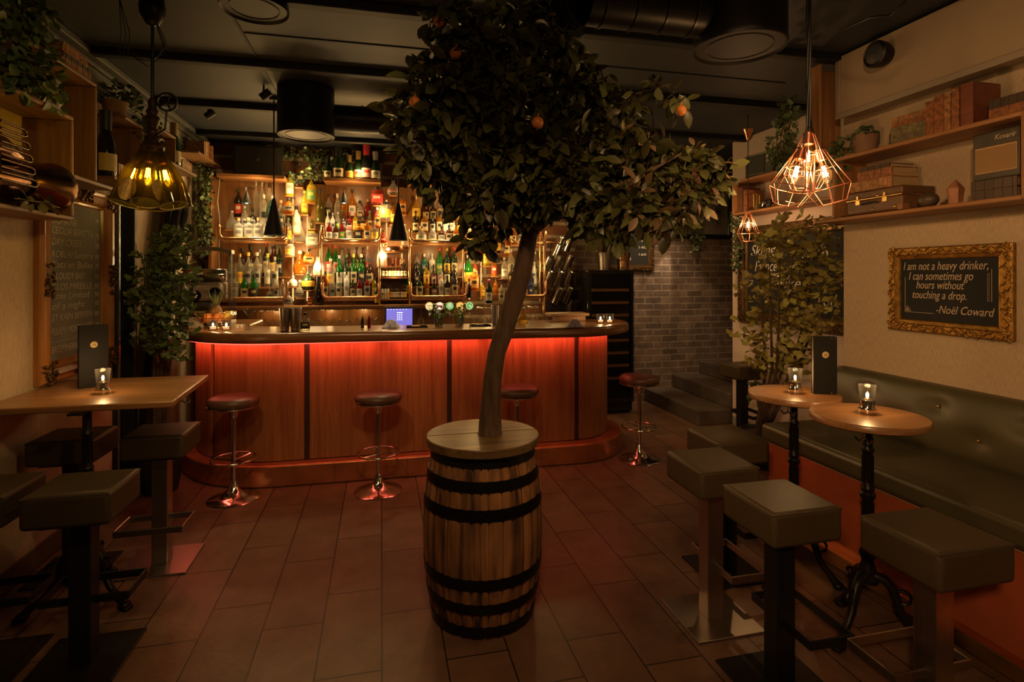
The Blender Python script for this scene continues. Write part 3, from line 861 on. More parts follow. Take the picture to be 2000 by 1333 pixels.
# added glowing strips that make the bottle columns look lit from behind
for px, z0, z1 in ((572, 1.32, 2.5), (600, 1.32, 2.5), (755, 1.62, 2.45), (785, 1.62, 2.45), (917, 1.32, 2.4), (940, 1.32, 2.3)):
    X = bx(px, 6.38)
    MB().box(X - .008, X + .008, 6.388, 6.399, z0, z1).build('glow_strip', M_strip, bb)
for px, z, w in ((570, 2.45, 2.6), (590, 2.15, 2.6), (575, 1.85, 2.6), (590, 1.60, 2.6), (745, 2.30, 2.2), (775, 2.12, 2.2), (760, 1.9, 2.0), (770, 1.62, 1.4), (918, 2.25, 2.2), (930, 2.0, 2.6), (920, 1.7, 2.2), (960, 1.6, 2.0),
                 (500, 2.50, 1.5), (690, 2.50, 1.6), (850, 2.50, 1.8), (500, 1.86, 1.3), (690, 1.86, 1.3), (850, 1.86, 1.6), (1025, 1.86, 1.4), (1025, 2.3, 1.0), (590, 2.72, 1.6), (700, 2.72, 1.2), (445, 2.3, 1.6), (1078, 2.2, 2.4), (1078, 1.7, 1.5), (525, 1.215, .5), (640, 1.215, .5), (710, 1.215, .5), (935, 1.215, .5), (1035, 1.215, .4)):
    lamp('shelf_fill_light', 'POINT', (bx(px, 6.0), 6.0 if px in (500, 690, 850, 1025) else 5.85 if px in (445, 1078) else 6.25 if z < 1.3 else 6.12, z), w * 1.2, (1.0, 0.62, 0.22), .03)  # shelf lights plus added fills for ivy, tankards, cabinet top and glasses

# ------------------------------------------------------------------ bottles
G = {'clear': glass('bottle_clear', (.93, .92, .86), .16, .06, (.55, .52, .45)),
     'white': mat('frosted_white', (.62, .60, .55), .35),
     'green': glass('bottle_green', (.12, .62, .10), .42, .06, (.02, .16, .02)),
     'dkgreen': glass('bottle_dark_green', (.07, .16, .04), .6, .08, (.015, .035, .012)),
     'olive': glass('bottle_olive', (.42, .40, .06), .45, .08, (.10, .09, .015)),
     'black': mat('bottle_black', (.010, .009, .009), .15),
     'brown': glass('bottle_brown', (.34, .13, .03), .5, .07, (.06, .02, .006)),
     'amber': glass('spirit_amber', (.95, .50, .08), .38, .06, (.42, .16, .015)),
     'gold': glass('spirit_gold', (1.0, .80, .22), .34, .06, (.48, .30, .03)),
     'yellow': glass('spirit_yellow', (1.0, .92, .30), .36, .06, (.50, .40, .04)),
     'red': glass('spirit_red', (.62, .05, .04), .45, .06, (.22, .012, .012)),
     'pink': glass('spirit_pink', (.95, .35, .25), .38, .06, (.40, .08, .06)),
     'purple': glass('spirit_purple', (.55, .10, .25), .42, .06, (.20, .02, .06)),
     'teal': glass('bottle_teal', (.25, .60, .50), .4, .08, (.06, .20, .16)),
     'blue': glass('bottle_blue', (.25, .35, .75), .4, .08, (.05, .08, .25))}
GN = {'clear': 'clear', 'white': 'frosted white', 'green': 'bright green', 'dkgreen': 'dark green', 'olive': 'olive', 'black': 'black', 'brown': 'brown', 'amber': 'amber', 'gold': 'golden', 'yellow': 'yellow',
      'red': 'deep red', 'pink': 'pinkish', 'purple': 'purple', 'teal': 'teal', 'blue': 'blue'}
LC = {'w': ((.62, .58, .48), 'white'), 'c': ((.52, .42, .24), 'cream'), 'k': ((.012, .012, .012), 'black'), 'r': ((.55, .04, .03), 'red'), 'y': ((.70, .46, .05), 'yellow'),
      'g': ((.10, .26, .07), 'green'), 't': ((.06, .22, .20), 'teal'), 'b': ((.05, .07, .22), 'blue'), 'o': ((.55, .24, .06), 'orange'), 'e': ((.26, .25, .22), 'grey'), 'm': ((.32, .16, .18), 'mauve'), 'p': ((.55, .36, .30), 'pale pink'), '-': (None, '')}
LM = {k: (mat('label_' + v[1], v[0], .55, var=.25, vscale=60) if v[0] else None) for k, v in LC.items()}
CC = {'k': (.012, .012, .012), 'g': (.42, .28, .09), 'c': (.48, .27, .14), 'w': (.55, .53, .48), 'r': (.45, .03, .03), 'y': (.65, .45, .06), 's': (.45, .43, .40), 'n': (.05, .16, .05)}
CM = {k: mat('cap_' + k, v, .4, .6 if k in 'gs' else 0) for k, v in CC.items()}
# profiles (radius, height) for height 1 and greatest radius 1; label band; cap from
SH = {'std': ([(.9, 0), (1, .02), (1, .56), (.9, .64), (.42, .74), (.33, .80), (.33, .98), (.36, .985), (.36, 1)], (.12, .46), .90, .125),
      'slim': ([(.9, 0), (1, .02), (1, .60), (.85, .68), (.42, .78), (.36, .84), (.36, 1)], (.10, .52), .88, .105),
      'stout': ([(.92, 0), (1, .03), (1, .60), (.86, .70), (.36, .76), (.33, .80), (.33, 1)], (.12, .55), .86, .20),
      'champ': ([(.9, 0), (1, .02), (1, .42), (.92, .52), (.66, .64), (.40, .76), (.34, .84), (.34, .95), (.42, .96), (.42, 1)], (.08, .34), .70, .145),
      'bulb': ([(.55, 0), (.9, .06), (1, .22), (.9, .40), (.55, .54), (.28, .64), (.24, .80), (.36, .82), (.40, .92), (.2, 1)], (.16, .34), .82, .30),
      'flat': ([(.8, 0), (1, .05), (1, .50), (.8, .62), (.42, .68), (.30, .72), (.30, 1)], (.12, .48), .84, .26),
      'cone': ([(.95, 0), (1, .03), (.98, .08), (.30, .62), (.20, .72), (.20, .86), (.30, .88), (.30, 1)], (.05, .12), .86, .42),
      'tall': ([(.9, 0), (1, .01), (1, .72), (.6, .80), (.40, .84), (.40, 1)], (.10, .62), .88, .10),
      'round': ([(.6, 0), (.92, .08), (1, .30), (.92, .52), (.5, .68), (.30, .74), (.30, 1)], (.18, .48), .84, .36),
      'mini': ([(.9, 0), (1, .03), (1, .55), (.8, .66), (.5, .72), (.5, 1)], (.10, .48), .72, .19),
      'hock': ([(.9, 0), (1, .02), (1, .32), (.85, .46), (.5, .66), (.36, .78), (.34, 1)], (.08, .28), .86, .105),
      'jar': ([(.8, 0), (1, .05), (1, .78), (.8, .86), (.5, .88), (.5, .92), (.55, .94), (.55, 1)], (.15, .6), .88, .34)}
PROTO = {}
def proto(sh):
    if sh in PROTO: return PROTO[sh]
    prof, (l0, l1), cz, rr = SH[sh]
    n = 14
    def rad(z):
        for (r0, z0), (r1, z1) in zip(prof, prof[1:]):
            if z0 <= z <= z1: return r0 + (r1 - r0) * (z - z0) / max(1e-6, z1 - z0)
        return prof[-1][0]
    bmesh_ = MB().lathe([(0, 0)] + [(r * rr, z) for r, z in prof if z <= cz + .06] + [(0, min(cz + .06, 1))], n, close=False)
    lab = MB(); vs = []; fs = []; na, nz = 10, 4
    for j in range(nz + 1):
        z = l0 + (l1 - l0) * j / nz
        for i in range(na + 1):
            a = -PI / 2 - 1.15 + 2.3 * i / na
            vs.append(((rad(z) * rr + .0035) * math.cos(a), (rad(z) * rr + .0035) * math.sin(a), z))
    for j in range(nz):
        for i in range(na):
            q = j * (na + 1) + i
            fs.append((q, q + 1, q + na + 2, q + na + 1))
    lab.add(vs, fs)
    mk = MB(); vs = []; fs = []
    zc = l0 + (l1 - l0) * .62; hh = (l1 - l0) * .16
    for j in range(3):
        z = zc - hh + hh * j
        for i in range(7):
            a = -PI / 2 - .55 + 1.1 * i / 6
            vs.append(((rad(z) * rr + .0065) * math.cos(a), (rad(z) * rr + .0065) * math.sin(a), z))
    for j in range(2):
        for i in range(6):
            q = j * 7 + i; fs.append((q, q + 1, q + 8, q + 7))
    mk.add(vs, fs)
    cr = max(rad(cz), rad(1) if sh not in ('bulb',) else .3)
    cap = MB().lathe([(cr * rr * 1.08, cz), (cr * rr * 1.12, .995), (cr * rr * .9, 1.0), (0, 1.0)], 12, close=False)
    if sh == 'bulb':
        cap = MB().ball((0, 0, .91), .09, 12, 8)
    def me(mb, nm):
        m = bpy.data.meshes.new(nm); m.from_pydata(mb.v, [], mb.f); m.materials.append(M_black)
        m.polygons.foreach_set('use_smooth', [True] * len(m.polygons)); m.set_sharp_from_angle(angle=math.radians(45)); m.update()
        return m
    PROTO[sh] = (me(bmesh_, 'bottle_' + sh), me(lab, 'label_' + sh), me(mk, 'mark_' + sh), me(cap, 'cap_' + sh), rr)
    return PROTO[sh]
def part(me_, name, m, parent):
    o = bpy.data.objects.new(name, me_); COL.objects.link(o); o.parent = parent
    o.material_slots[0].link = 'OBJECT'; o.material_slots[0].material = m
    return o
ORD = ['first', 'second', 'third', 'fourth', 'fifth', 'sixth', 'seventh', 'eighth', 'ninth', 'tenth', 'eleventh', 'twelfth', 'thirteenth', 'fourteenth']
SHN = {'std': '', 'slim': 'slim ', 'stout': 'stout ', 'champ': 'sparkling wine ', 'bulb': 'bulbous stoppered ', 'flat': 'broad ', 'cone': 'conical ', 'tall': 'straight tall ', 'round': 'round ', 'mini': 'tiny ', 'hock': 'long-necked ', 'jar': 'wide '}
NB = [0]
def bottle(px, Y, z, hpx, sh, gl, lb, cp, label, group, wide=1.0, gap=None):
    p = atY(px, 500, Y); d = depth(p)
    h = hpx * d / F_PX * 1.06
    wide *= 1.12 if sh in ('std', 'slim', 'tall', 'champ', 'hock') else .98
    b, l, mk, c, rr = proto(sh)
    if gap: wide = min(wide, (gap * d / F_PX - .006) / (2 * rr * h))
    t = thing('bottle', label, 'bottle', (p.x, Y, z + .0012), 0, group)
    NB[0] += 1
    t.scale = (h * wide, h * min(wide, .047 / (h * rr)), h)
    t.rotation_euler.z = math.atan2(p.x, Y) * -.6 + ((NB[0] * 37) % 11 - 5) * .03
    part(b, 'glass_body', G[gl], t)
    if lb != '-':
        part(l, 'paper_label', LM[lb], t)
        part(mk, 'label_mark', LM[{'w': 'e', 'c': 'k', 'k': 'c', 'r': 'w', 'y': 'o', 'g': 'y', 't': 'w', 'b': 'w', 'o': 'k', 'e': 'k', 'm': 'w', 'p': 'r'}[lb]], t)
    part(c, 'cap', CM[cp], t)
    return t
def row(Y, z, desc, group, items):
    seen = {}
    xs = sorted(float(it.split()[0]) for it in items.split(';'))
    for it in items.split(';'):
        f = it.split()
        px, h, sh, gl, lb, cp = float(f[0]), float(f[1]), f[2], f[3], f[4], f[5]
        w = float(f[6]) if len(f) > 6 else 1.0
        k = (sh, gl, lb); seen.setdefault(k, []).append((px, h, sh, gl, lb, cp, w))
    for (sh, gl, lb), L_ in seen.items():
        L_.sort()
        for i, q in enumerate(L_):
            s_ = GN[gl] + ' ' + SHN[sh] + 'bottle' + (' with ' + LC[lb][1] + ' label' if lb != '-' else '')
            if len(L_) > 1: s_ = ORD[i] + ' ' + s_ + ' from left'
            bottle(q[0], Y, z, q[1], sh, gl, lb, q[5], s_ + ', ' + desc, group, q[6], min([abs(q[0] - x) for x in xs if x != q[0]]))
def zp(px, y, Y): return atY(px, y, Y).z
AU, AL = 'left bay', 'left bay'
row(6.12, 1.95, 'upper front shelf, left bay', 'bottles in the left bay', '466 42 stout clear w c;486 43 stout clear w c;505 43 stout clear w c;524 43 stout clear w c;543 36 std brown c k;556 34 flat amber c k')
row(6.235, 2.07, 'upper middle shelf, left bay', 'bottles in the left bay', '453 36 bulb clear - s;478 44 std clear e s;493 40 flat black e k;515 66 tall clear e s 1.35;531 64 tall teal t s 1.2;548 56 std clear k c')
row(6.34, 2.21, 'upper back shelf, left bay', 'bottles in the left bay', '465 52 std black r k;480 56 std clear - s;500 66 slim clear - s;512 66 slim clear - s;526 64 slim clear - k')
row(6.12, 1.345, 'lower front shelf, left bay', 'bottles in the left bay', '455 40 jar clear w s;477 47 std green c k;496 47 std green k k;527 22 flat clear e s;540 42 std clear e s;552 38 slim clear - s')
row(6.235, 1.475, 'lower middle shelf, left bay', 'bottles in the left bay', '468 62 std clear y g;485 64 std clear e y;502 64 std clear e w;523 62 slim clear w y;537 56 slim clear e s')
row(6.34, 1.585, 'lower back shelf, left bay', 'bottles in the left bay', '473 52 std brown - k;490 58 round brown k k;508 50 std clear w s;519 62 std dkgreen c r;532 56 std brown y k;546 58 std dkgreen k n')
row(6.12, 1.95, 'upper front shelf, middle bay', 'bottles in the middle bay', '643 40 std red w w;656 38 std brown w k;668 42 std red g k;682 36 jar clear w k 1.2;700 40 stout amber k k;717 48 std amber c k;731 40 flat clear y s')
row(6.235, 2.07, 'upper middle shelf, middle bay', 'bottles in the middle bay', '640 38 round white w w;650 34 std white e w;660 36 std clear g s;671 38 round black e k;683 36 std red r r;694 36 stout gold y r;709 34 std brown y k;722 40 slim olive c k')
row(6.34, 2.21, 'upper back shelf, middle bay', 'bottles in the middle bay', '642 46 std clear k k;659 48 round clear - w;673 46 std amber - k;688 56 std amber w k;703 36 round clear c k;718 38 std red - g')
row(6.12, 1.345, 'lower front shelf, middle bay', 'bottles in the middle bay', '635 52 std amber c k;649 46 std clear e s;662 50 flat clear c k;677 52 stout white w k;689 36 stout brown c k;702 42 std red w k;717 44 stout red e k;731 40 slim yellow y k')
row(6.235, 1.475, 'lower middle shelf, middle bay', 'bottles in the middle bay', '646 52 std clear y w;663 58 std green w w;677 60 std dkgreen w n;691 60 std green c y;706 60 std green k p'.replace(' p', ' w') + ';722 52 std brown c k')
row(6.34, 1.585, 'lower back shelf, middle bay', 'bottles in the middle bay', '642 60 std green r r;656 58 std green p r;668 54 std clear - k;682 52 std brown m k;696 54 std olive g k;708 54 std brown - k;718 56 std clear r s')
row(6.12, 1.95, 'upper front shelf, right bay', 'bottles in the right bay', '823 32 round clear w c;845 34 flat clear w k;862 32 flat brown w k 1.1;877 34 stout brown c k;890 38 std amber w k;901 30 std amber c k')
row(6.235, 2.07, 'upper middle shelf, right bay', 'bottles in the right bay', '812 40 std black c k;829 36 stout amber c g;845 36 std black w k;858 38 stout amber c k;871 50 tall white w s 1.25;884 42 std brown w k;899 44 round gold y g')
row(6.34, 2.21, 'upper back shelf, right bay', 'bottles in the right bay', '813 48 round gold y g;832 50 champ brown c k;846 34 stout brown c k;860 46 slim clear c k;873 36 stout brown c k;888 58 hock gold c w')
row(6.12, 1.345, 'lower front shelf, right bay', 'bottles in the right bay', '819 42 stout dkgreen c k;834 36 slim amber y k;848 36 round black m k;862 44 tall white w w;874 42 std black w k;888 42 jar black c k;903 38 slim brown r k;916 36 slim black - k')
row(6.235, 1.475, 'lower middle shelf, right bay', 'bottles in the right bay', '815 44 std black k k;833 40 stout gold y k;847 40 flat brown m k;860 38 stout clear p s;873 40 stout brown w k;887 40 std black e k')
row(6.34, 1.585, 'lower back shelf, right bay', 'bottles in the right bay', '815 42 stout clear k k;829 42 stout teal t s;844 42 stout white w s;858 52 std green g r;873 52 std dkgreen y g;887 54 std dkgreen c r')
row(6.12, 1.95, 'upper front shelf, far right bay', 'bottles in the far right bay', '1003 36 std amber c k;1016 40 std clear w k;1030 38 std brown y k;1044 36 flat clear w k')
row(6.12, 1.345, 'lower front shelf, far right bay', 'bottles in the far right bay', '1003 38 std clear c k;1016 36 std amber w k;1026 32 std green p w;1036 40 std blue b k;1047 48 slim white e b'.replace(' b;', ' b;').replace('white e b', 'white e s'))
row(6.235, 1.475, 'lower middle shelf, far right bay', 'bottles in the far right bay', '1000 40 std brown c k;1015 40 std clear b k;1031 44 std clear w s;1044 44 slim white b s')
row(6.34, 1.585, 'lower back shelf, far right bay', 'bottles in the far right bay', '998 50 std clear w w;1014 46 std amber - k;1030 46 std white b s;1046 46 std clear w s')
# single bottles on the little lit steps between the bays
steps_ = [(566, 384, 46, 'slim', 'yellow', 'w', 'n', 1.3, 'at the top of the lit left column'), (585, 367, 46, 'stout', 'brown', 'k', 'k', 1, 'above the lit left column'), (608, 397, 48, 'std', 'yellow', 'g', 'g', 1.2, 'high on the right of the lit left column'),
          (564, 418, 34, 'round', 'amber', 'e', 'k', 1, 'in the lit left column'), (595, 420, 44, 'std', 'yellow', 'y', 'y', 1, 'in the middle of the lit left column'), (563, 474, 46, 'std', 'clear', 'y', 'n', 1.1, 'low beside the left bay'), (579, 458, 52, 'slim', 'white', 'w', 'k', 1.2, 'beside the striped decanter'),
          (609, 448, 56, 'std', 'olive', '-', 'r', 1, 'in the lit left column'), (609, 483, 44, 'jar', 'clear', 'w', 'y', 1.1, 'in the lit left column'), (586, 473, 44, 'cone', 'clear', '-', 'k', 1, 'striped and stoppered in the lit left column'), (566, 501, 34, 'jar', 'clear', 'y', 'w', 1.15, 'in the lit left column'),
          (586, 536, 44, 'bulb', 'amber', '-', 'w', 1.2, 'on the wooden step of the lit left column'), (603, 517, 36, 'round', 'amber', 'o', 'k', 1, 'beside the amber decanter'), (572, 561, 34, 'round', 'white', '-', 'w', 1.1, 'skull-like, low in the lit left column'), (602, 567, 36, 'round', 'dkgreen', 'y', 'k', 1, 'low in the lit left column'),
          (562, 592, 34, 'round', 'clear', 'e', 's', 1, 'on the base shelf below the lit left column'), (586, 583, 34, 'bulb', 'clear', 'e', 's', 1.1, 'at the foot of the lit left column'), (605, 592, 26, 'stout', 'red', 'o', 'k', 1, 'at the foot of the lit left column'), (623, 593, 56, 'champ', 'black', '-', 'k', 1, 'standing on the base shelf by the middle bay'),
          (625, 436, 64, 'hock', 'olive', '-', 'k', 1.2, 'tall at the left of the middle bay'), (629, 474, 36, 'std', 'clear', 'e', 's', 1, 'at the left end of the middle bay rail'),
          (737, 402, 34, 'jar', 'pink', 'r', 'k', 1, 'at the top of the lit centre column'), (768, 382, 32, 'bulb', 'clear', 'p', 'k', 1.2, 'with horse stopper atop the lit centre column'), (737, 446, 40, 'slim', 'pink', 'o', 'w', 1.3, 'beside the middle bay in the lit centre column'), (752, 431, 34, 'jar', 'clear', 'y', 'k', 1, 'glowing in the lit centre column'),
          (768, 439, 40, 'std', 'amber', 'y', 'k', 1.2, 'in the lit centre column'), (786, 419, 34, 'stout', 'amber', 'o', 'k', 1, 'right of the hanging black cone'), (749, 475, 40, 'bulb', 'pink', 'r', 'k', 1, 'teardrop shaped in the lit centre column'), (791, 481, 40, 'std', 'clear', '-', 's', 1.1, 'beside the copper pan in the lit centre column'),
          (797, 580, 46, 'std', 'green', 'y', 'n', 1, 'beside the small bitters'), (736, 590, 36, 'slim', 'dkgreen', 'y', 'k', 1, 'low between the middle bay and the bitters'),
          (917, 468, 36, 'jar', 'gold', 'w', 'k', 1, 'glowing in the lit right column'), (917, 492, 30, 'stout', 'yellow', 'y', 'k', 1, 'in the lit right column'), (935, 507, 46, 'tall', 'purple', '-', 'w', 1.4, 'standing out of the lit right column'), (915, 562, 60, 'std', 'green', 'y', 'w', 1.1, 'in the lit right column'),
          (927, 568, 40, 'stout', 'amber', 'o', 'g', 1.1, 'in the lit right column'), (928, 545, 42, 'std', 'pink', 'c', 'k', 1, 'with a round medallion in the lit right column'), (942, 582, 48, 'std', 'gold', 'y', 'k', 1, 'low in the lit right column'), (955, 590, 46, 'std', 'dkgreen', 'w', 'r', 1, 'by the beer taps'),
          (946, 452, 44, 'stout', 'amber', 'r', 'r', 1, 'under the leaves in the lit right column'), (928, 430, 42, 'std', 'yellow', '-', 'y', 1, 'beside dark leaves in the lit right column'), (950, 520, 40, 'std', 'yellow', 'y', 'g', 1, 'half behind the leaves'), (968, 575, 42, 'std', 'amber', '-', 'k', 1, 'near the tree trunk'),
          (980, 590, 46, 'std', 'clear', 'c', 'k', 1, 'beside the tree trunk'), (965, 540, 42, 'std', 'amber', 'r', 'k', 1, 'near the tree trunk'), (985, 545, 40, 'std', 'clear', 'w', 'w', 1, 'beside the tree trunk'), (990, 500, 40, 'std', 'amber', 'c', 'k', 1, 'just left of the tree trunk'), (972, 495, 40, 'std', 'brown', 'y', 'k', 1, 'just left of the tree trunk')]
used = {}
fit = []
for i, e in enumerate(steps_):
    h = e[2]; gap = 60
    for j, f in enumerate(steps_):
        if i == j: continue
        dx = abs(e[0] - f[0])
        if f[1] < e[1] and dx < 15 and e[1] - h * 1.06 < f[1] + 3.5 and e[1] - f[1] > 24:
            h = (e[1] - f[1] - 3.5) / 1.06
    fit.append(h)
for i, (px, y, h0, sh, gl, lb, cp, w, where) in enumerate(steps_):
    h = fit[i]
    near = [abs(px - f[0]) for j, f in enumerate(steps_) if j != i and abs(px - f[0]) > 5 and y - h * 1.06 < f[1] and f[1] - fit[j] * 1.06 < y]
    gap = max(28 if sh in ('bulb', 'round', 'cone', 'jar') else 18, min(near + [40]))
    Y = 6.28 if h0 > 40 else 6.20
    z = zp(px, y, Y)
    if z < 1.34: z = 1.285; Y = 6.08
    nm = GN[gl] + ' ' + SHN[sh] + 'bottle' + (' with ' + LC[lb][1] + ' label ' if lb != '-' else ' ') + where
    k = used.get(nm, 0); used[nm] = k + 1
    if k: nm = 'lower ' + nm
    bottle(px, Y, z, h, sh, gl, lb, cp, nm, 'single bottles on the lit columns', w, gap)
    if z > 1.3:
        X = bx(px, Y)
        MB().box(X - .042, X + .042, Y - .055, 6.40, z - .010, z - .0005).build('bottle_step', M_bbx, bb, bevel=.002)
# tiny bitters bottles on two little shelves
for r_, (y, n0, x0, dx) in enumerate(((542, 8, 748, 6.3), (584, 9, 747, 5.6))):
    z = zp(768, y, 6.2)
    MB().box(bx(742, 6.2), bx(796, 6.2), 6.13, 6.40, z - .014, z - .0005).build('bottle_step', M_bbx, bb, bevel=.002)
    for i in range(n0):
        wl = (i in (0, 1, 2)) if r_ else False
        bottle(x0 + dx * i, 6.19, z, 26 if r_ else 24, 'mini', 'white' if wl else ('brown' if (i + r_) % 3 else 'black'), 'wcwypw'[(i + r_) % 6], 'k', '%s tiny bitters bottle from left, %s little shelf under the copper pans' % (ORD[i], 'lower' if r_ else 'upper'), 'tiny bitters bottles', 1.0, dx + 1.2)
# sparkling wine on top of the cabinet
ch = [(641, 42, 'dkgreen', 'c', 'k', 'leftmost dark sparkling wine bottle on top of the middle cabinet'), (661, 60, 'dkgreen', 'c', 'k', 'dark shield-label sparkling wine bottle on top of the cabinet'), (682, 46, 'dkgreen', 'y', 'g', 'sparkling wine bottle with round yellow label on the cabinet top'),
      (700, 54, 'dkgreen', 'p', 'g', 'sparkling wine bottle with pale pink label on the cabinet top'), (716, 66, 'black', 'p', 'r', 'tallest sparkling wine bottle with big pale label on the cabinet top'), (733, 54, 'dkgreen', 'w', 's', 'rightmost sparkling wine bottle with white label on the cabinet top')]
for px, h, gl, lb, cp, lab in ch:
    bottle(px, 6.2, 2.625, h, 'champ', gl, lb, cp, lab, 'sparkling wine on the cabinet top')
bottle(808, 6.2, 2.625, 44, 'champ', 'dkgreen', '-', 'g', 'dark sparkling wine bottle by the leaves on the right cabinet top', 'sparkling wine on the cabinet top')

# cone lamps inside the bays
for i, (px, y, lb) in enumerate(((482, 392, 'small black cone reading light in the left bay'), (672, 392, 'small black cone reading light in the middle bay'), (872, 400, 'small black cone reading light in the right bay, behind leaves'))):
    p = atY(px, y, 6.02)
    t = thing('cone_lamp', lb, 'lamp', (p.x, 6.02, p.z), 0, 'small cone lights in the bays')
    MB().lathe([(.054, -.03), (.050, -.02), (.010, .085), (.006, .09), (.0, .09)], 20, close=False).lathe([(.050, -.03), (.046, -.02), (.008, .083)], 20, close=False).build('shade', M_blackmt, t, smooth=50)
    MB().tube([(0, 0, .09), (0, .02, .15), (0, .36, .17)], .004, 6).build('arm', M_blackmt, t)
    MB().ball((0, 0, -.01), .02, 10, 8).build('bulb', M_white_led, t)
    lamp('cone_light', 'SPOT', (p.x, 6.0, p.z - .035), 9, (1.0, .72, .36), .03, (p.x, 6.22, 1.6), 110, .9)
# tall cone pendants over the bar
for i, (px, y0, y1, lb) in enumerate(((535, 388, 460, 'slender black cone pendant hanging over the left of the bar'), (778, 396, 470, 'slender black cone pendant hanging over the middle of the bar'))):
    Y = 4.72
    a = atY(px, y1, Y); b = atY(px, y0, Y)
    t = thing('cone_pendant', lb, 'pendant lamp', (a.x, Y, a.z), 0, 'black cone pendants over the bar')
    hh = b.z - a.z
    MB().lathe([(.078, 0), (.076, .006), (.011, hh), (.0, hh)], 28, close=False).lathe([(.074, .002), (.008, hh - .01)], 28, close=False).build('shade', M_blackmt, t, smooth=50)
    MB().tube([(0, 0, hh), (0, 0, ZC - .03 - a.z)], .006, 8).build('rod', mat('rust_rod', (.05, .022, .014), .5, .5), t)
    MB().ball((0, 0, .03), .022, 10, 8).build('bulb', M_white_led, t)
    MB().lathe([(.0, ZC - a.z - .03), (.035, ZC - a.z - .03), (.035, ZC - a.z - .001), (.0, ZC - a.z - .001)], 16).build('ceiling_rose', M_blackmt, t)
    lamp('pendant_light', 'SPOT', (a.x, Y, a.z - .01), 9, (1.0, .70, .34), .03, (a.x, Y, 0), 100, .8)
# glowing carafe lamps
for px, y, h, nm in ((622, 538, 36, 'glowing clear glass tube lamp left of the middle bay'), (746, 521, 44, 'glowing frosted carafe lamp right of the middle bay')):
    Y = 6.1; p = atY(px, y, Y); hh = h * depth(p) / F_PX
    t = thing('carafe_lamp', nm, 'lamp', (p.x, Y, p.z), 0, 'carafe lamps on the back bar')
    MB().lathe([(.0, 0), (.05, 0), (.055, hh * .2), (.048, hh * .5), (.022, hh * .85), (.020, hh)], 20, close=False).build('glass_body', glass('carafe', (1, .93, .8), .25, .2, (.7, .6, .45)), t, smooth=60)
    MB().ball((0, 0, hh * .45), .017, 12, 8, (1, 1, 2.4)).build('bulb', glow('carafe_glow', (1, .82, .55), 45), t, smooth=60)
    MB().box(p.x - .06, p.x + .06, Y - .05, Y + .30, p.z - .014, p.z - .0005).build('bottle_step', M_bbx, bb)
    lamp('carafe_light', 'POINT', (p.x, Y - .08, p.z + hh * .5), 2.2, (1, .74, .4), .03)
# copper pans and mugs
p = atY(768, 492, 6.15)
t = thing('copper_pan', 'flat copper pan hung on its side below the hanging cone', 'pan', (p.x, 6.15, p.z))
MB().lathe([(.0, 0), (.10, 0), (.115, .012), (.122, .055), (.118, .055), (.112, .014), (.0, .006)], 32).build('bowl', M_copper, t, smooth=50)
MB().tube([(.12, 0, .04), (.17, -.01, .05), (.20, .0, .085)], .007, 8).build('handle', M_copper, t)
MB().box(p.x - .10, p.x + .10, 6.07, 6.40, p.z - .014, p.z - .0005).build('bottle_step', M_bbx, bb)
for i, (px, lb) in enumerate(((757, 'left copper mug beneath the copper pan'), (777, 'right copper mug beneath the copper pan'))):
    p = atY(px, 520, 6.15)
    t = thing('copper_mug', lb, 'mug', (p.x, 6.15, p.z), 0, 'copper mugs')
    MB().lathe([(.0, 0), (.034, 0), (.040, .02), (.040, .085), (.042, .09), (.038, .09), (.036, .01), (.0, .006)], 20).build('cup', M_copper, t, smooth=50)
    MB().tube([(.038, 0, .075), (.062, 0, .07), (.066, 0, .04), (.038, 0, .02)], .004, 6).build('handle', M_copper, t)
    MB().box(p.x - .05, p.x + .05, 6.10, 6.40, p.z - .014, p.z - .0005).build('bottle_step', M_bbx, bb)

# ------------------------------------------------------------------ stemware hung under the base shelf
wg = MB().lathe([(.0, 0), (.033, 0), (.033, -.003), (.006, -.008), (.0035, -.03), (.0035, -.085), (.008, -.095), (.030, -.115), (.040, -.145), (.038, -.18), (.030, -.215)], 18, close=False)
wgo = wg.build('wine_glass', M_stem, None, smooth=60)
gx = [503, 518, 533, 548, 605, 622, 637, 652, 667, 682, 697, 711, 725, 737, 822, 908, 920, 933, 946, 960, 1022, 1034, 1045]
for i, px in enumerate(gx):
    p = atY(px, 600, 6.05)
    o = wgo if i == 0 else wgo.copy()
    if i: COL.objects.link(o)
    o.location = (p.x, 6.05, 1.243)
    side = 'left of the shaker tins' if px < 556 else 'between shaker tins and till screen' if px < 750 else 'between till screen and taps' if px < 850 else 'right of the taps' if px < 980 else 'right of the tree trunk'
    grp = [g for g in gx if (g < 556) == (px < 556) and (556 <= g < 750) == (556 <= px < 750) and (750 <= g < 850) == (750 <= px < 850) and (850 <= g < 980) == (850 <= px < 980)]
    tag(o, 'clear wine glass hanging upside down, %s from left, %s' % (ORD[grp.index(px)], side), 'wine glass', 'stemware hung under the back bar')
rail = MB()
for px in gx:
    p = atY(px, 600, 6.05)
    rail.box(p.x - .03, p.x - .024, 5.99, 6.3, 1.236, 1.245).box(p.x + .024, p.x + .03, 5.99, 6.3, 1.236, 1.245)
rail.build('glass_rail', M_black, bb)

# ------------------------------------------------------------------ things on the counter
CT = 1.17
def on_bar(px, py):
    if px < 480 or px > 1110: return atZ(px, py, CT)
    Y = 4.53 if py >= 650 else 4.62 if py >= 645 else 4.74
    p = atY(px, py, Y); p.z = CT
    return p
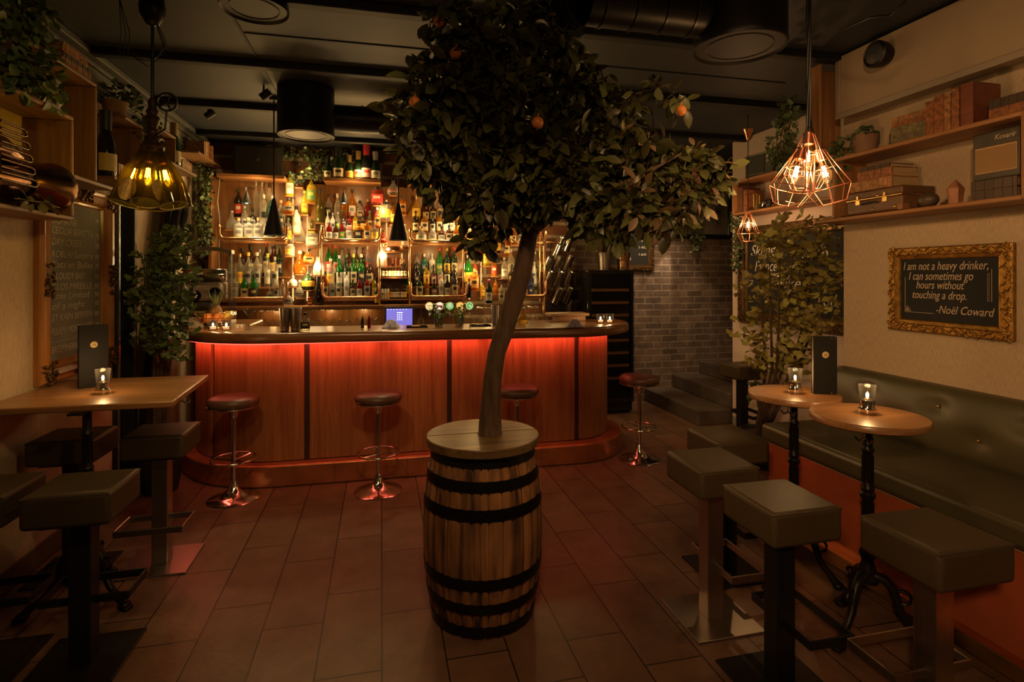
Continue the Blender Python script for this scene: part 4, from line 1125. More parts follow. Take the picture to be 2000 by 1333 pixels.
# tealights
def tealight(x, y, z, label, group):
    t = thing('tealight', label, 'candle holder', (x, y, z), 0, group)
    MB().lathe([(.0, 0), (.034, 0), (.036, .004), (.037, .085), (.034, .085), (.032, .012), (.0, .010)], 20).build('glass_cup', M_clear, t, smooth=40)
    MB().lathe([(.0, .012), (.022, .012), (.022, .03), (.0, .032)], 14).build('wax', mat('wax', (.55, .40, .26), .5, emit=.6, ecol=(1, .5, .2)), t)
    MB().ball((0, 0, .046), .0065, 10, 8, (1, 1, 2.0)).build('flame', M_flame, t, smooth=60)
    lamp('tealight_light', 'POINT', (x, y, z + .10), .5, (1, .56, .22), .012)
    return t
for px, py, lb in ((416, 646, 'left clear glass tealight by the fruit bowl on the bar'), (442, 646, 'right clear glass tealight by the fruit bowl on the bar'), (1173, 632, 'left clear glass tealight on the rounded right bar end'), (1191, 632, 'right clear glass tealight on the rounded right bar end')):
    p = on_bar(px, py); tealight(p.x, p.y, CT, lb, 'tealights on the bar')
# shaker tins
for px, lb in ((556, 'left tall steel shaker tin standing on the bar'), (577, 'right tall steel shaker tin standing on the bar')):
    p = on_bar(px, 651)
    t = thing('shaker_tin', lb, 'cocktail shaker', (p.x, p.y, CT), 0, 'shaker tins on the bar')
    MB().lathe([(.0, 0), (.030, 0), (.032, .004), (.042, .150), (.044, .178), (.046, .180), (.043, .180), (.040, .15), (.028, .01), (.0, .008)], 28).build('tin', M_steel, t, smooth=40)
    MB().lathe([(.0325, .012), (.0342, .012), (.0345, .018), (.0328, .018)], 24, close=False).build('rim_band', M_chrome, t)
p = on_bar(596, 651)
bottle(596, p.y, CT, 34, 'flat', 'clear', 'k', 'k', 'small clear bottle with black label beside the shaker tins', 'small bottles on the bar')
p = on_bar(585, 646); bottle(585, p.y + .04, CT, 24, 'mini', 'gold', '-', 's', 'small golden dasher bottle just behind the shaker tins', 'small bottles on the bar')
for px, gl, lb in ((708, 'black', 'black dasher bottle with steel spout on the bar, left one'), (721, 'red', 'dark red dasher bottle with steel spout on the bar, right one')):
    p = on_bar(px, 646); bottle(px, p.y, CT, 26, 'slim', gl, '-', 's', lb, 'small bottles on the bar')
# martini glass
p = on_bar(486, 641)
t = thing('coupe_glass', 'upright stemmed cocktail glass at the left inner bar edge', 'cocktail glass', (p.x, p.y, CT))
MB().lathe([(.0, 0), (.034, 0), (.034, .003), (.005, .008), (.004, .10), (.010, .11), (.050, .165), (.0485, .165), (.006, .112), (.0, .11)], 24).build('glass_body', M_clear, t, smooth=50)
for i, (px, lb) in enumerate(((465, 'left white ceramic ramekin on the inner bar edge'), (474, 'right white ceramic ramekin on the inner bar edge'))):
    p = on_bar(px, 641)
    o = MB().lathe([(.0, 0), (.018, 0), (.021, .03), (.019, .03), (.016, .006), (.0, .005)], 16).build('ramekin', mat('ceramic', (.5, .44, .36), .3), None, smooth=40, loc=(p.x, p.y, CT))
    tag(o, lb, 'ramekin', 'ramekins on the bar')
# till screen
p = atY(780, 621, 5.25)
t = thing('till_screen', 'black touch-screen till with a purple keypad display', 'till', (p.x, 5.25, .9))
zc_ = p.z - .9
MB().box(-.135, .135, -.012, .02, zc_ - .105, zc_ + .105).build('case', M_blackmt, t, bevel=.008)
def screen_mat():
    m, nt, N, L, P = _new('purple_screen')
    P.inputs['Base Color'].default_value = (.05, .04, .15, 1); P.inputs['Roughness'].default_value = .2
    P.inputs['Emission Color'].default_value = (.20, .17, .62, 1); P.inputs['Emission Strength'].default_value = .75
    return m
MB().box(-.118, .118, -.0145, -.012, zc_ - .085, zc_ + .085).build('display', screen_mat(), t)
kp_ = MB().box(-.022, .030, -.0165, -.0145, zc_ + .045, zc_ + .052)
for r_ in range(4):
    for c_ in range(3):
        x = -.016 + c_ * .018; z = zc_ + .030 - r_ * .016
        kp_.box(x - .004, x + .004, -.0165, -.0145, z - .004, z + .004)
for k in range(7): kp_.box(-.11 + k * .028, -.10 + k * .028, -.0165, -.0145, zc_ + .076, zc_ + .080)
kp_.build('keypad', glow('screen_white', (.9, .9, 1.0), 1.2), t)
MB().box(-.03, .03, .0, .03, .0, zc_ - .1).box(-.10, .10, -.06, .08, 0, .012).build('stand', M_blackmt, t)
# small holder of bar spoons / crumpled wrapper in front of the till
for px, py, c, lb in ((764, 646, (.35, .32, .36), 'grey folded napkin heap in front of the till screen'), (1122, 640, (.30, .27, .38), 'crumpled purple-grey cloth beside the wooden block')):
    p = on_bar(px, py)
    m = MB(); r_ = random.Random(px)
    n = 9
    vs = []; fs = []
    for j in range(n):
        for i in range(n):
            u, v = i / (n - 1) * 2 - 1, j / (n - 1) * 2 - 1
            h = max(0, .075 * (1 - abs(u) ** 1.5) * (1 - v * v) * (.6 + .5 * abs(math.sin(5 * u + 2 * v)))) + r_.uniform(0, .006)
            vs.append((u * .075, v * .05, h))
    for j in range(n - 1):
        for i in range(n - 1):
            a = j * n + i; fs.append((a, a + 1, a + n + 1, a + n))
    m.add(vs, fs)
    o = m.build('folded_cloth', mat('cloth_%d' % px, c, .8, var=.5, vscale=40), None, smooth=30, loc=(p.x, p.y, CT))
    tag(o, lb, 'cloth')
# drip mats / small trays
for px, py, lb in ((814, 648, 'small tray with an orange bar mat left of the herb pots'), (938, 648, 'small tray with a pale bar mat right of the herb pots')):
    p = on_bar(px, py)
    t = thing('drip_tray', lb, 'tray', (p.x, p.y, CT), 0, 'small trays on the bar')
    MB().box(-.085, .085, -.05, .05, 0, .006).box(-.085, .085, -.05, -.045, .006, .014).box(-.085, .085, .045, .05, .006, .014).box(-.085, -.08, -.045, .045, .006, .014).box(.08, .085, -.045, .045, .006, .014).build('tray', M_black, t)
    MB().box(-.04, .03, -.035, .03, .0065, .013).build('mat', mat('mat_orange', (.42, .20, .07), .7), t, bevel=.003)
# beer font with five lit badges
p = atY(879, 645, 4.80)
t = thing('beer_font', 'steel beer tap tower with five round glowing badges', 'beer taps', (p.x, 4.80, CT))
zb = atY(879, 598, 4.80).z - CT
MB().tube([(-.20, .03, zb), (.20, .03, zb)], .020, 14).tube([(-.10, .03, .0), (-.10, .03, zb)], .018, 12).tube([(.10, .03, .0), (.10, .03, zb)], .018, 12).build('tower', M_chrome, t, smooth=50)
BADGE = [((.78, .62, .30), (.25, .16, .06), '16'), ((.85, .72, .60), (.55, .06, .05), None), ((.16, .42, .12), (.75, .85, .55), None), ((.85, .42, .08), (.9, .7, .3), None), ((.30, .55, .20), (.04, .16, .05), None)]
for k, px in enumerate((839, 859, 879, 899, 917.5)):
    x = atY(px, 598, 4.78).x - p.x
    c, c2, tx = BADGE[k]
    Mx = Matrix.Translation((x, -.006, zb)) @ Matrix.Rotation(PI / 2, 4, 'X')
    rim = MB().lathe([(.0, -.010), (.037, -.010), (.038, .0), (.036, .004), (.033, .004), (.033, .002), (.0, .002)], 28, M=Mx).build('tap_badge', mat('badge_rim_%d' % k, (.5, .42, .12), .3, .5), t, smooth=40)
    MB().lathe([(.0, .0022), (.0325, .0022), (.0325, .0035), (.0, .004)], 28, M=Mx).build('badge_face', mat('badge_face_%d' % k, c, .4, emit=.75, ecol=c), rim, smooth=40)
    m = MB()
    if k == 0:
        for i in range(3): m.box(x - .018 + i * .014, x - .010 + i * .014, -.0115, -.0098, zb - .002, zb + .010)
        m.box(x - .016, x + .016, -.0115, -.0098, zb - .018, zb - .013)
    elif k == 1:
        m.box(x - .022, x + .022, -.0115, -.0098, zb - .010, zb + .008)
    elif k == 2:
        m.box(x - .024, x + .024, -.0115, -.0098, zb - .012, zb - .004).lathe([(.0, 0), (.016, 0), (.016, .0015), (.0, .0015)], 16, M=Matrix.Translation((x, -.0098, zb + .012)) @ Matrix.Rotation(PI / 2, 4, 'X'))
    elif k == 3:
        m.add([(x - .018, -.0112, zb - .012), (x + .018, -.0112, zb - .012), (x, -.0112, zb + .020), (x - .018, -.0098, zb - .012), (x + .018, -.0098, zb - .012), (x, -.0098, zb + .020)], [(0, 1, 2), (3, 5, 4), (0, 3, 4, 1), (1, 4, 5, 2), (2, 5, 3, 0)])
    else:
        m.tube([(x + .018 * math.cos(a), -.0105, zb + .018 * math.sin(a)) for a in [i * .5 for i in range(11)]], .004, 6)
    m.build('badge_mark', mat('badge_mark_%d' % k, c2, .5, emit=.4, ecol=c2), rim)
    MB().tube([(x, .02, zb - .02), (x, -.02, zb - .05), (x, -.022, zb - .085)], .007, 8).build('spout', M_chrome, t, smooth=50)
# herb glasses
for px, lb in ((857, 'left bunch of green herbs in a clear glass before the taps'), (897, 'right bunch of green herbs in a clear glass before the taps')):
    p = on_bar(px, 647)
    t = thing('herb_glass', lb, 'herb pot', (p.x, p.y, CT), 0, 'herb glasses on the bar')
    MB().lathe([(.0, 0), (.034, 0), (.040, .085), (.037, .085), (.031, .008), (.0, .006)], 20).build('glass_cup', M_clear, t, smooth=40)
    foliage([(Vector((0, 0, .125)), Vector((.085, .07, .062)))], 150, .022, .7, px, .0, .8).build('leaves', M_herb, t, smooth=60)
    m = MB(); r_ = random.Random(px)
    for k in range(16):
        a = r_.uniform(0, 6.28); m.tube([(.02 * math.cos(a), .02 * math.sin(a), .01), (.045 * math.cos(a + .5), .045 * math.sin(a + .5), .11)], .0018, 4)
    m.build('stems', M_herb, t)
# little flask right of the trunk
p = on_bar(1021, 646)
bottle(1021, p.y, CT, 34, 'bulb', 'gold', '-', 's', 'small golden stoppered flask right of the tree trunk on the bar', 'small bottles on the bar')
# tall glass cylinder left of trunk
p = on_bar(972, 646)
o = MB().lathe([(.0, 0), (.032, 0), (.036, .17), (.034, .17), (.030, .01), (.0, .008)], 24).build('mixing_tin', M_steel, None, smooth=40, loc=(p.x, p.y + .1, CT)); tag(o, 'tall brassy steel mixing tin partly hidden by the tree trunk', 'cocktail shaker')
# wooden block with board
p = on_bar(1121, 641)
t = thing('chopping_block', 'end-grain wooden block with a wide top on the right of the bar', 'chopping board', (atY(1108, 641, 4.98).x, 4.98, CT))
MB().box(-.12, .16, -.07, .09, 0, .048).build('block', M_table, t, bevel=.004)
MB().box(-.19, .19, -.09, .11, .048, .074).build('board', wood('board', (.26, .14, .05), (.42, .25, .10), 'x', .5), t, bevel=.004)
p = on_bar(1146, 636)
# fruit bowl
p = on_bar(412, 645)
FX, FY = p.x - .02, p.y + .20
t = thing('fruit_bowl', 'footed copper wire fruit bowl at the left bar end', 'bowl', (FX, FY, CT))
w = MB()
bprof = [(.055, .03), (.095, .05), (.13, .085), (.155, .13)]
for k in range(18):
    a = 2 * PI * k / 18
    w.tube([(r * math.cos(a + z * 3), r * math.sin(a + z * 3), z) for r, z in bprof], .0028, 5)
for r, z in bprof: w.tube([(r * math.cos(i * PI / 16), r * math.sin(i * PI / 16), z) for i in range(32)], .0032, 5, True)
w.build('wire_basket', M_pipe, t)
MB().lathe([(.0, 0), (.06, 0), (.055, .008), (.018, .016), (.016, .03), (.055, .034), (.0, .036)], 20).build('foot', M_pipe, t, smooth=40)
fr = [('orange', -.05, -.04, .085, .042, M_fruit, 'orange in front left of the fruit bowl'), ('orange', .035, -.05, .085, .040, M_fruit, 'orange in front centre of the fruit bowl, beside the lemon'), ('lemon', .085, .0, .095, .036, mat('lemon', (.60, .42, .05), .45), 'yellow lemon at the right side of the fruit bowl'), ('lime', -.10, .0, .10, .032, mat('lime', (.14, .22, .03), .45), 'green lime at the left side of the fruit bowl'), ('lime', -.03, .08, .095, .032, mat('lime', (.14, .22, .03), .45), 'green lime behind the pineapple in the fruit bowl')]
for nm, x, y, z, r, m_, lb in fr:
    o = MB().ball((0, 0, 0), r, 14, 10, (1, 1, 1.0 if nm == 'orange' else 1.15)).build(nm, m_, None, smooth=60, loc=(FX + x, FY + y, CT + z)); tag(o, lb, nm, 'fruit in the bar bowl')
t = thing('pineapple', 'pineapple with spiky crown in the wire fruit bowl', 'pineapple', (FX, FY + .015, CT + .062))
MB().ball((0, 0, .06), .048, 14, 10, (1, 1, 1.35)).build('fruit', mat('pineapple_skin', (.28, .13, .03), .6, var=.5, vscale=50, bump=.6, bscale=60), t, smooth=60)
m = MB(); r_ = random.Random(4)
for k in range(34):
    a = r_.uniform(0, 6.28); e = r_.uniform(.1, 1.0); d = Vector((math.cos(a) * e, math.sin(a) * e, 1.0))
    leaf(m, Vector((.012 * math.cos(a), .012 * math.sin(a), .11 + r_.uniform(0, .02))), d, Vector((math.cos(a), math.sin(a), .2)), r_.uniform(.08, .15), .016, .4, -.25 if e < .5 else .25)
m.build('crown', mat('pineapple_leaf', (.13, .15, .05), .5, island=.3), t)
# meat slicer
p = atY(410, 640, 5.35)
SX, SY = p.x - .03, 5.42
t = thing('meat_slicer', 'vintage cream and red meat slicer at the left end of the bar', 'slicer', (SX, SY, CT))
M_cream = mat('slicer_cream', (.34, .27, .22), .35); M_sred = mat('slicer_red', (.30, .03, .02), .3)
MB().box(-.21, .06, -.14, .14, 0, .20).build('body', mat('slicer_base', (.11, .10, .09), .4), t, bevel=.02, smooth=40)
MB().box(-.22, .14, -.16, .16, .205, .37).build('carriage', M_cream, t, bevel=.03, seg=3, smooth=40)
MB().box(-.17, .13, -.172, -.158, .30, .345).build('name_plate', mat('slicer_plate', (.42, .35, .28), .4), t)
Mx = Matrix.Translation((-.02, -.03, .43)) @ Matrix.Rotation(PI / 2, 4, 'Y')
MB().lathe([(.0, -.12), (.055, -.12), (.06, -.11), (.06, .16), (.055, .17), (.0, .17)], 24, M=Mx).build('drum', M_chrome, t, smooth=40)
MB().lathe([(.05, -.155), (.085, -.15), (.09, -.135), (.085, -.12), (.05, -.12)], 28, M=Mx).build('wheel', M_sred, t, smooth=50)
hd = []
for k in range(13):
    a = PI * k / 12; hd.append((-.20 + .40 * k / 12, .62 + .03 * math.sin(a)))
vs = []; fs = []
for (x, z) in hd:
    vs += [(x, -.05, z), (x, .05, z), (x, .05, z + .035), (x, -.05, z + .035)]
for k in range(12):
    a = 4 * k
    for q in range(4): fs.append((a + q, a + (q + 1) % 4, a + 4 + (q + 1) % 4, a + 4 + q))
fs += [(0, 1, 2, 3), (48, 51, 50, 49)]
MB().add(vs, fs).build('top_arch', mat('slicer_top', (.20, .17, .145), .4), t)
MB().box(-.20, -.17, -.03, .03, .36, .64).box(.165, .19, -.03, .03, .20, .63).build('side_post', M_cream, t, bevel=.006)
MB().lathe([(.0, 0), (.05, 0), (.05, .03), (.0, .03)], 24, M=Matrix.Translation((-.06, -.16, .255)) @ Matrix.Rotation(PI / 2, 4, 'X')).build('knob', M_blackgl, t, smooth=40)
MB().lathe([(.0, 0), (.05, 0), (.05, .02), (.0, .02)], 24, M=Matrix.Translation((.10, -.165, .275)) @ Matrix.Rotation(PI / 2, 4, 'X')).build('knob', M_blackgl, t, smooth=40)
MB().box(.19, .20, -.14, .12, .0, .62).build('acrylic_guard', M_clear, t)
# white ribbed box below the slicer
p = on_bar(388, 640)
o = box(-.05, .05, -.03, .03, 0, .09).build('napkin_holder', mat('ribbed_cream', (.40, .32, .24), .6, var=.4, vscale=30, stretch=(6, 6, .2)), None, bevel=.004, loc=(p.x, p.y - .06, CT)); tag(o, 'cream ribbed napkin holder under the fruit bowl edge', 'napkin holder')

# ------------------------------------------------------------------ tankards on their rack
rk = thing('tankard_rack', 'dark metal wall rack of slanted rods holding steel tankards', 'rack', (0, 0, 0))
RY = 6.22
m = MB()
for px in (1072, 1090, 1108):
    a = atY(px + 6, 470, 6.40); b = atY(px - 14, 612, 6.40)
    m.tube([(a.x, 6.40, a.z), (b.x, 6.40, b.z)], .006, 6)
a = atY(1058, 613, 6.38); b = atY(1113, 611, 6.38)
m.tube([(a.x, 6.38, a.z), (b.x, 6.38, b.z)], .008, 6)
m.build('rods', M_black, rk)
p0, p1 = atY(1064, 606, 6.36), atY(1108, 592, 6.36)
MB().box(p0.x, p1.x, 6.33, 6.46, p0.z, p1.z + .03).build('backing_board', M_blackmt, rk, bevel=.005)
tank = [(1092, 478), (1109, 476), (1088, 492), (1070, 517), (1089, 514), (1109, 514), (1072, 545), (1091, 545), (1110, 545), (1090, 578), (1109, 577)]
TL = ['left tankard at the top of the slanted rack', 'right tankard at the top of the slanted rack', 'tankard just under the top pair of the rack', 'left tankard in the upper row of three', 'middle tankard in the upper row of three', 'right tankard in the upper row of three', 'left tankard in the lower row of three', 'middle tankard in the lower row of three', 'right tankard in the lower row of three', 'left tankard in the bottom pair of the rack', 'right tankard in the bottom pair of the rack']
t0 = None
for (px, py), lb in zip(tank, TL):
    p = atY(px, py, RY - .03)
    lb = 'steel ' + lb
    if t0 is None:
        t0 = thing('tankard', lb, 'tankard', p, 0, 'steel tankards on the rack')
        MB().lathe([(.0, -.10), (.050, -.096), (.053, -.088), (.048, .076), (.053, .092), (.050, .093), (.045, .076), (.047, -.082), (.0, -.09)], 24).build('cup', mat('tankard_steel', (.62, .60, .56), .2, 1.0), t0, smooth=50)
        MB().tube([(0, .057, .07), (0, .098, .065), (0, .106, .0), (0, .092, -.06), (0, .058, -.066)], .007, 8).build('handle', M_chrome, t0, smooth=60)
        t0.rotation_euler = (.28, .32, 0)
    else:
        dup(t0, p, None, lb, rot=(.28, .32, 0))

# ------------------------------------------------------------------ wine fridge and coolers
f = thing('wine_fridge', 'tall black glass-door wine fridge right of the bar', 'fridge', (2.56, 6.19, 0))
fw, fd, fh = .275, .29, 1.66
MB().box(-fw, fw, -fd + .03, fd, 0.03, fh).box(-fw + .02, fw - .02, -fd + .05, fd, 0, .03).build('cabinet', M_blackgl, f, bevel=.006)
for i in range(8):
    z = .40 + i * .145
    MB().box(-fw + .05, fw - .05, -fd + .012, -fd + .03, z, z + .03).build('shelf_front', wood('fridge_shelf', (.34, .17, .08), (.50, .27, .13), 'x', .5), f)
dr = MB().box(-fw, -fw + .035, -fd - .012, -fd + .01, .14, fh).box(fw - .035, fw, -fd - .012, -fd + .01, .14, fh).box(-fw + .035, fw - .035, -fd - .012, -fd + .01, .14, .19).box(-fw + .035, fw - .035, -fd - .012, -fd + .01, fh - .05, fh).build('door', M_blackgl, f, bevel=.004)
MB().box(-fw + .035, fw - .035, -fd - .004, -fd + .0, .19, fh - .05).build('glass_pane', glass('fridge_glass', (.80, .77, .72), .08, .03, (.02, .02, .02)), dr)
MB().tube([(fw - .02, -fd - .03, .5), (fw - .02, -fd - .03, 1.3)], .006, 8).build('handle', M_black, dr)
MB().box(-fw + .02, fw - .02, -fd + .02, -fd + .04, .04, .12).build('vent_grille', M_black, f)
for px, lb, mt in ((1180, 'left dull steel wine cooler on top of the fridge', M_steel), (1217, 'right hammered copper-tinged wine cooler on top of the fridge', mat('hammered', (.62, .38, .22), .2, 1.0, bump=.7, bscale=30))):
    p = atY(px, 520, 6.08)
    o = MB().lathe([(.0, 0), (.066, 0), (.068, .01), (.074, .12), (.095, .20), (.097, .205), (.092, .205), (.070, .12), (.064, .014), (.0, .012)], 28).build('wine_cooler', mt, None, smooth=50, loc=(p.x, 6.08, fh + .001))
    tag(o, lb, 'wine cooler', 'wine coolers on the fridge')
# ------------------------------------------------------------------ framed boards (built facing -y, then turned)
def framed(name, label, cat, loc, rotz, w, h, prof, mframe, mboard, carve=None, seed=1, inner=None):
    """prof: (inset from outer edge, projection) pairs; loc is the board centre on the wall"""
    t = thing(name, label, cat, loc, rotz)
    m = MB()
    def ring(ins): return [(-w / 2 + ins, -h / 2 + ins), (w / 2 - ins, -h / 2 + ins), (w / 2 - ins, h / 2 - ins), (-w / 2 + ins, h / 2 - ins)]
    vs = []; fs = []
    for ins, pr in prof:
        vs += [(x, -pr, z) for x, z in ring(ins)]
    for j in range(len(prof) - 1):
        for i in range(4):
            k = (i + 1) % 4
            fs.append((4 * j + i, 4 * j + k, 4 * j + 4 + k, 4 * j + 4 + i))
    m.add(vs, fs)
    m.build('frame', mframe, t, smooth=25)
    ins = prof[-1][0]
    box(-w / 2 + ins - .004, w / 2 - ins + .004, -.010, -.001, -h / 2 + ins - .004, h / 2 - ins + .004).build('chalkboard', mboard, t)
    if carve:
        r = random.Random(seed); c = MB()
        i0, i1, pr, mc = carve
        per = 2 * (w + h); n = int(per / .013)
        for k in range(n):
            s_ = per * k / n
            ins_ = r.uniform(i0, i1)
            if s_ < w: x, z, a = -w / 2 + s_, -h / 2 + ins_, 0
            elif s_ < w + h: x, z, a = w / 2 - ins_, -h / 2 + s_ - w, PI / 2
            elif s_ < 2 * w + h: x, z, a = w / 2 - (s_ - w - h), h / 2 - ins_, PI
            else: x, z, a = -w / 2 + ins_, h / 2 - (s_ - 2 * w - h), -PI / 2
            x = max(-w / 2 + i0, min(w / 2 - i0, x)); z = max(-h / 2 + i0, min(h / 2 - i0, z))
            a += r.choice((-.6, .6, .9, -.3)) + r.uniform(-.2, .2)
            M = Matrix.Rotation(-a, 4, 'Y')
            c.ball((x, -pr, z), 1, 7, 5, (.017, .006, .0055), M)
        c.build('carved_leaves', mc, t, smooth=60)
    return t
# right: quotation board
qb = framed('quote_board', 'gilt-framed chalkboard with a handwritten drinking quotation on the right wall', 'chalkboard', (3.0, 2.386, 1.518), -PI / 2, .672, .484,
            [(0, 0), (0, .022), (.008, .030), (.040, .030), (.046, .020), (.062, .014), (.066, .018), (.070, .010)], M_gold, M_slate, (.006, .042, .032, M_gold), 2)
def line(parent, s_, x0, x1, z, size, m, shear=.28, y=-.0112):
    o = text('lettering', s_, size, parent, (x0, y, z), m, shear=shear)
    xs = [v.co.x for v in o.data.vertices]; wd = max(xs) - min(xs) if xs else 0
    if wd > 0: o.scale = ((x1 - x0) / wd, 1, 1)
    return o
def q(u): return -.262 + .524 * (u - 205) / (1385 - 205)
def qz(v, u): # picture row in the crop -> board height (crop grows to the right)
    top = 285 - (u - 205) * .03; bot = 990 + (u - 205) * .10
    return .170 - .340 * (v - top) / (bot - top)
for s_, u0, u1, v, sz in (('I am not a heavy drinker,', 225, 1275, 400, .066), ('I can sometimes go', 300, 1110, 528, .066), ('hours without', 405, 1010, 640, .064), ('touching a drop.', 350, 1030, 765, .064), ('-No\u00ebl Coward', 665, 1340, 968, .062)):
    line(qb, s_, q(u0), q(u1), qz(v, (u0 + u1) / 2), sz, M_chalk)
box(q(255) - .001, q(255) + .001, -.0115, -.010, qz(915, 255), qz(490, 255)).build('chalk_line', M_chalk, qb)
box(q(255), q(640), -.0115, -.010, qz(915, 255), qz(915, 255) + .002).build('chalk_line', M_chalk, qb)
box(q(1318) - .001, q(1318) + .001, -.0115, -.010, qz(808, 1318), qz(390, 1318)).build('chalk_line', M_chalk, qb)
m = MB()
for k in range(16):
    z = qz(450, 1290) + (qz(790, 1290) - qz(450, 1290)) * k / 15
    m.box(q(1290) - .002, q(1290) + .002, -.0112, -.010, z - .0015, z + .0015).box(q(1275) - .002, q(1275) + .002, -.0112, -.010, z - .005, z - .002)
for k in range(6):
    a = k * .5; m.tube([(q(270), -.0105, qz(900, 270)), (q(270) + .03 * math.cos(a * .6), -.0105, qz(900, 270) + .03 * math.sin(a * .6))], .0012, 4)
m.build('chalk_flourish', M_chalk, qb)
# left: wine list
WL, WH = .84, 1.16
wb = framed('wine_list_board', 'tall gilt-framed chalkboard with a handwritten wine list on the left wall', 'chalkboard', (XL, 3.955, 1.57), PI / 2, WL, WH,
            [(0, 0), (0, .03), (.012, .05), (.03, .046), (.045, .052), (.075, .036), (.085, .040), (.098, .022), (.110, .024), (.118, .010)], M_gold2, M_slate2)
cz = MB(); r_ = random.Random(3)
for (x, z, sx_, sz_) in [(-.36, -.52, .06, .06), (.36, -.52, .06, .06), (.36, .52, .06, .06), (-.36, .52, .06, .06), (-.37, 0, .035, .10), (.37, 0, .035, .10), (0, -.53, .10, .035), (0, .53, .10, .035)]:
    for k in range(34):
        x1 = x + r_.uniform(-1, 1) * sx_; z1 = z + r_.uniform(-1, 1) * sz_
        cz.ball((max(-.425, min(.425, x1)), -.052 - r_.uniform(0, .012), max(-.585, min(.585, z1))), 1, 7, 5, (.014, .009, .007), Matrix.Rotation(r_.uniform(0, 3), 4, 'Y'))
cz.build('carved_leaves', M_golddk, wb, smooth=60)
lines = [('CASQUE', 86, 'Domaine'), ('DOMAINE', 0, ''), ('CECILIA BERETTA', 0, '70'), ('DRY CREEK', 0, '78'), ('ROBLIN Sancerre', 0, '90'), ("Katz'en Bulles", 0, '70'), ('CLOUDY BAY', 0, '85'), ('CLOS MIREILLE', 0, '92'), ('Lote Limited', 0, '96'), ('of a night', 0, '95'), ('ST KAIN BERREN', 0, '80'), ('PULIGNY MONTRACHET', 0, '105'), ('BRES/MINERALVATTEN', 0, '')]
def wl_z(v): return 1.99 - (v - 85) / (1150 - 85) * .80 - 1.57
for (s_, _, pr), v in zip(lines, (140, 205, 280, 370, 465, 545, 635, 720, 790, 870, 960, 1065, 1205)):
    z = wl_z(v)
    line(wb, s_, -.27, -.27 + min(.46, .030 * len(s_) + .06), z, .058, M_chalk2, .15)
    if pr: line(wb, pr, .22, .275, z, .045, M_chalk2, .1)
box(-.28, .24, -.0112, -.010, wl_z(1120), wl_z(1120) + .002).build('chalk_line', M_chalk2, wb)
# alcove board, half hidden by the plant
ab = framed('alcove_board', 'large dark carved-frame chalkboard behind the ginkgo plant in the alcove', 'chalkboard', (XRR, 4.33, 1.60), -PI / 2, 1.50, .98,
            [(0, 0), (0, .03), (.01, .045), (.07, .045), (.085, .028), (.11, .030), (.125, .012)], M_golddk, M_slate, (.012, .07, .046, M_golddk), 5)
for s_, x0, x1, z in (('Skiing', -.58, -.22, .20), ('France', -.52, -.20, .04), ('is like', -.30, .10, -.12), ('with', .10, .40, .14), ('you', .30, .52, -.26)):
    line(ab, s_, x0, x1, z, .15, mat('chalk_white', (.60, .56, .50), .9), .3)
# back wall boards
cbd = framed('champagne_board', 'dark chalkboard listing champagnes above the wine fridge', 'chalkboard', (3.02, YB, 2.06), 0, .74, .80,
             [(0, 0), (0, .03), (.01, .04), (.04, .04), (.06, .02), (.07, .012)], M_golddk, M_slate, (.004, .04, .042, M_golddk), 6)
for s_, x0, x1, z in (('BELLE EPOQUE', -.26, .0, -.02), ('G.', -.14, -.06, -.12), ('ROSE', -.24, -.10, .14), ('BRUT', -.24, -.08, .24), ('MARTIN', -.12, .06, -.27)):
    line(cbd, s_, x0, x1, z, .055, M_chalk2, 0)
for k, s_ in enumerate(('80', '95', '110', '120', '140', '160')):
    line(cbd, s_, .16, .26, .24 - k * .09, .045, M_chalk2, 0)
mr_ = framed('mirror', 'black-framed mirror hung high on the brick wall behind trailing ivy', 'mirror', (4.10, YB, 2.42), 0, .86, .68,
             [(0, 0), (0, .035), (.01, .05), (.045, .05), (.06, .02)], M_blackgl, mat('mirror_glass', (.50, .46, .40), .22, .65))  # pale silvery pane: reflected light walls are put into its colour

# ------------------------------------------------------------------ banquette
bq = thing('banquette', 'long olive-green button-back banquette with a glossy orange front along the right wall', 'bench', (0, 0, 0))
BY0, BY1 = .2, 3.06
MB().box(2.34, 2.90, BY0, BY1, .555, .665).build('seat', M_green, bq, bevel=.03, seg=3, smooth=50)
# backrest with button dents
ny, nz = 116, 16
vs = []; fs = []
btn = [(y, z) for y, z in [(2.78, .90), (2.35, .90), (1.92, .90), (1.49, .90), (1.06, .90), (2.56, .78), (2.13, .78), (1.70, .78), (1.27, .78)]]
for j in range(nz + 1):
    for i in range(ny + 1):
        y = BY0 + (BY1 - BY0) * i / ny; v = j / nz; z = .655 + .345 * v
        x = 2.875 + .05 * v - .035 * math.sin(PI * v) ** .5
        for by, bz in btn:
            dd = ((y - by) / 1.6) ** 2 + (z - bz) ** 2
            x += .018 * math.exp(-dd / .0016)
        vs.append((x, y, z))
for j in range(nz):
    for i in range(ny):
        a = j * (ny + 1) + i; fs.append((a, a + ny + 1, a + ny + 2, a + 1))
n0 = len(vs)
for i in range(ny + 1):
    y = BY0 + (BY1 - BY0) * i / ny; vs += [(2.996, y, 1.0), (2.996, y, .655)]
for i in range(ny):
    a = n0 + 2 * i; t_ = nz * (ny + 1) + i
    fs += [(t_, a, a + 2, t_ + 1), (i, i + 1, a + 3, a + 1), (a, a + 1, a + 3, a + 2)]
for i in (0, ny):
    fs.append(tuple([j * (ny + 1) + i for j in range(nz + 1)] + [n0 + 2 * i, n0 + 2 * i + 1]))
MB().add(vs, fs).build('backrest', M_green, bq, smooth=60)
b_ = MB()
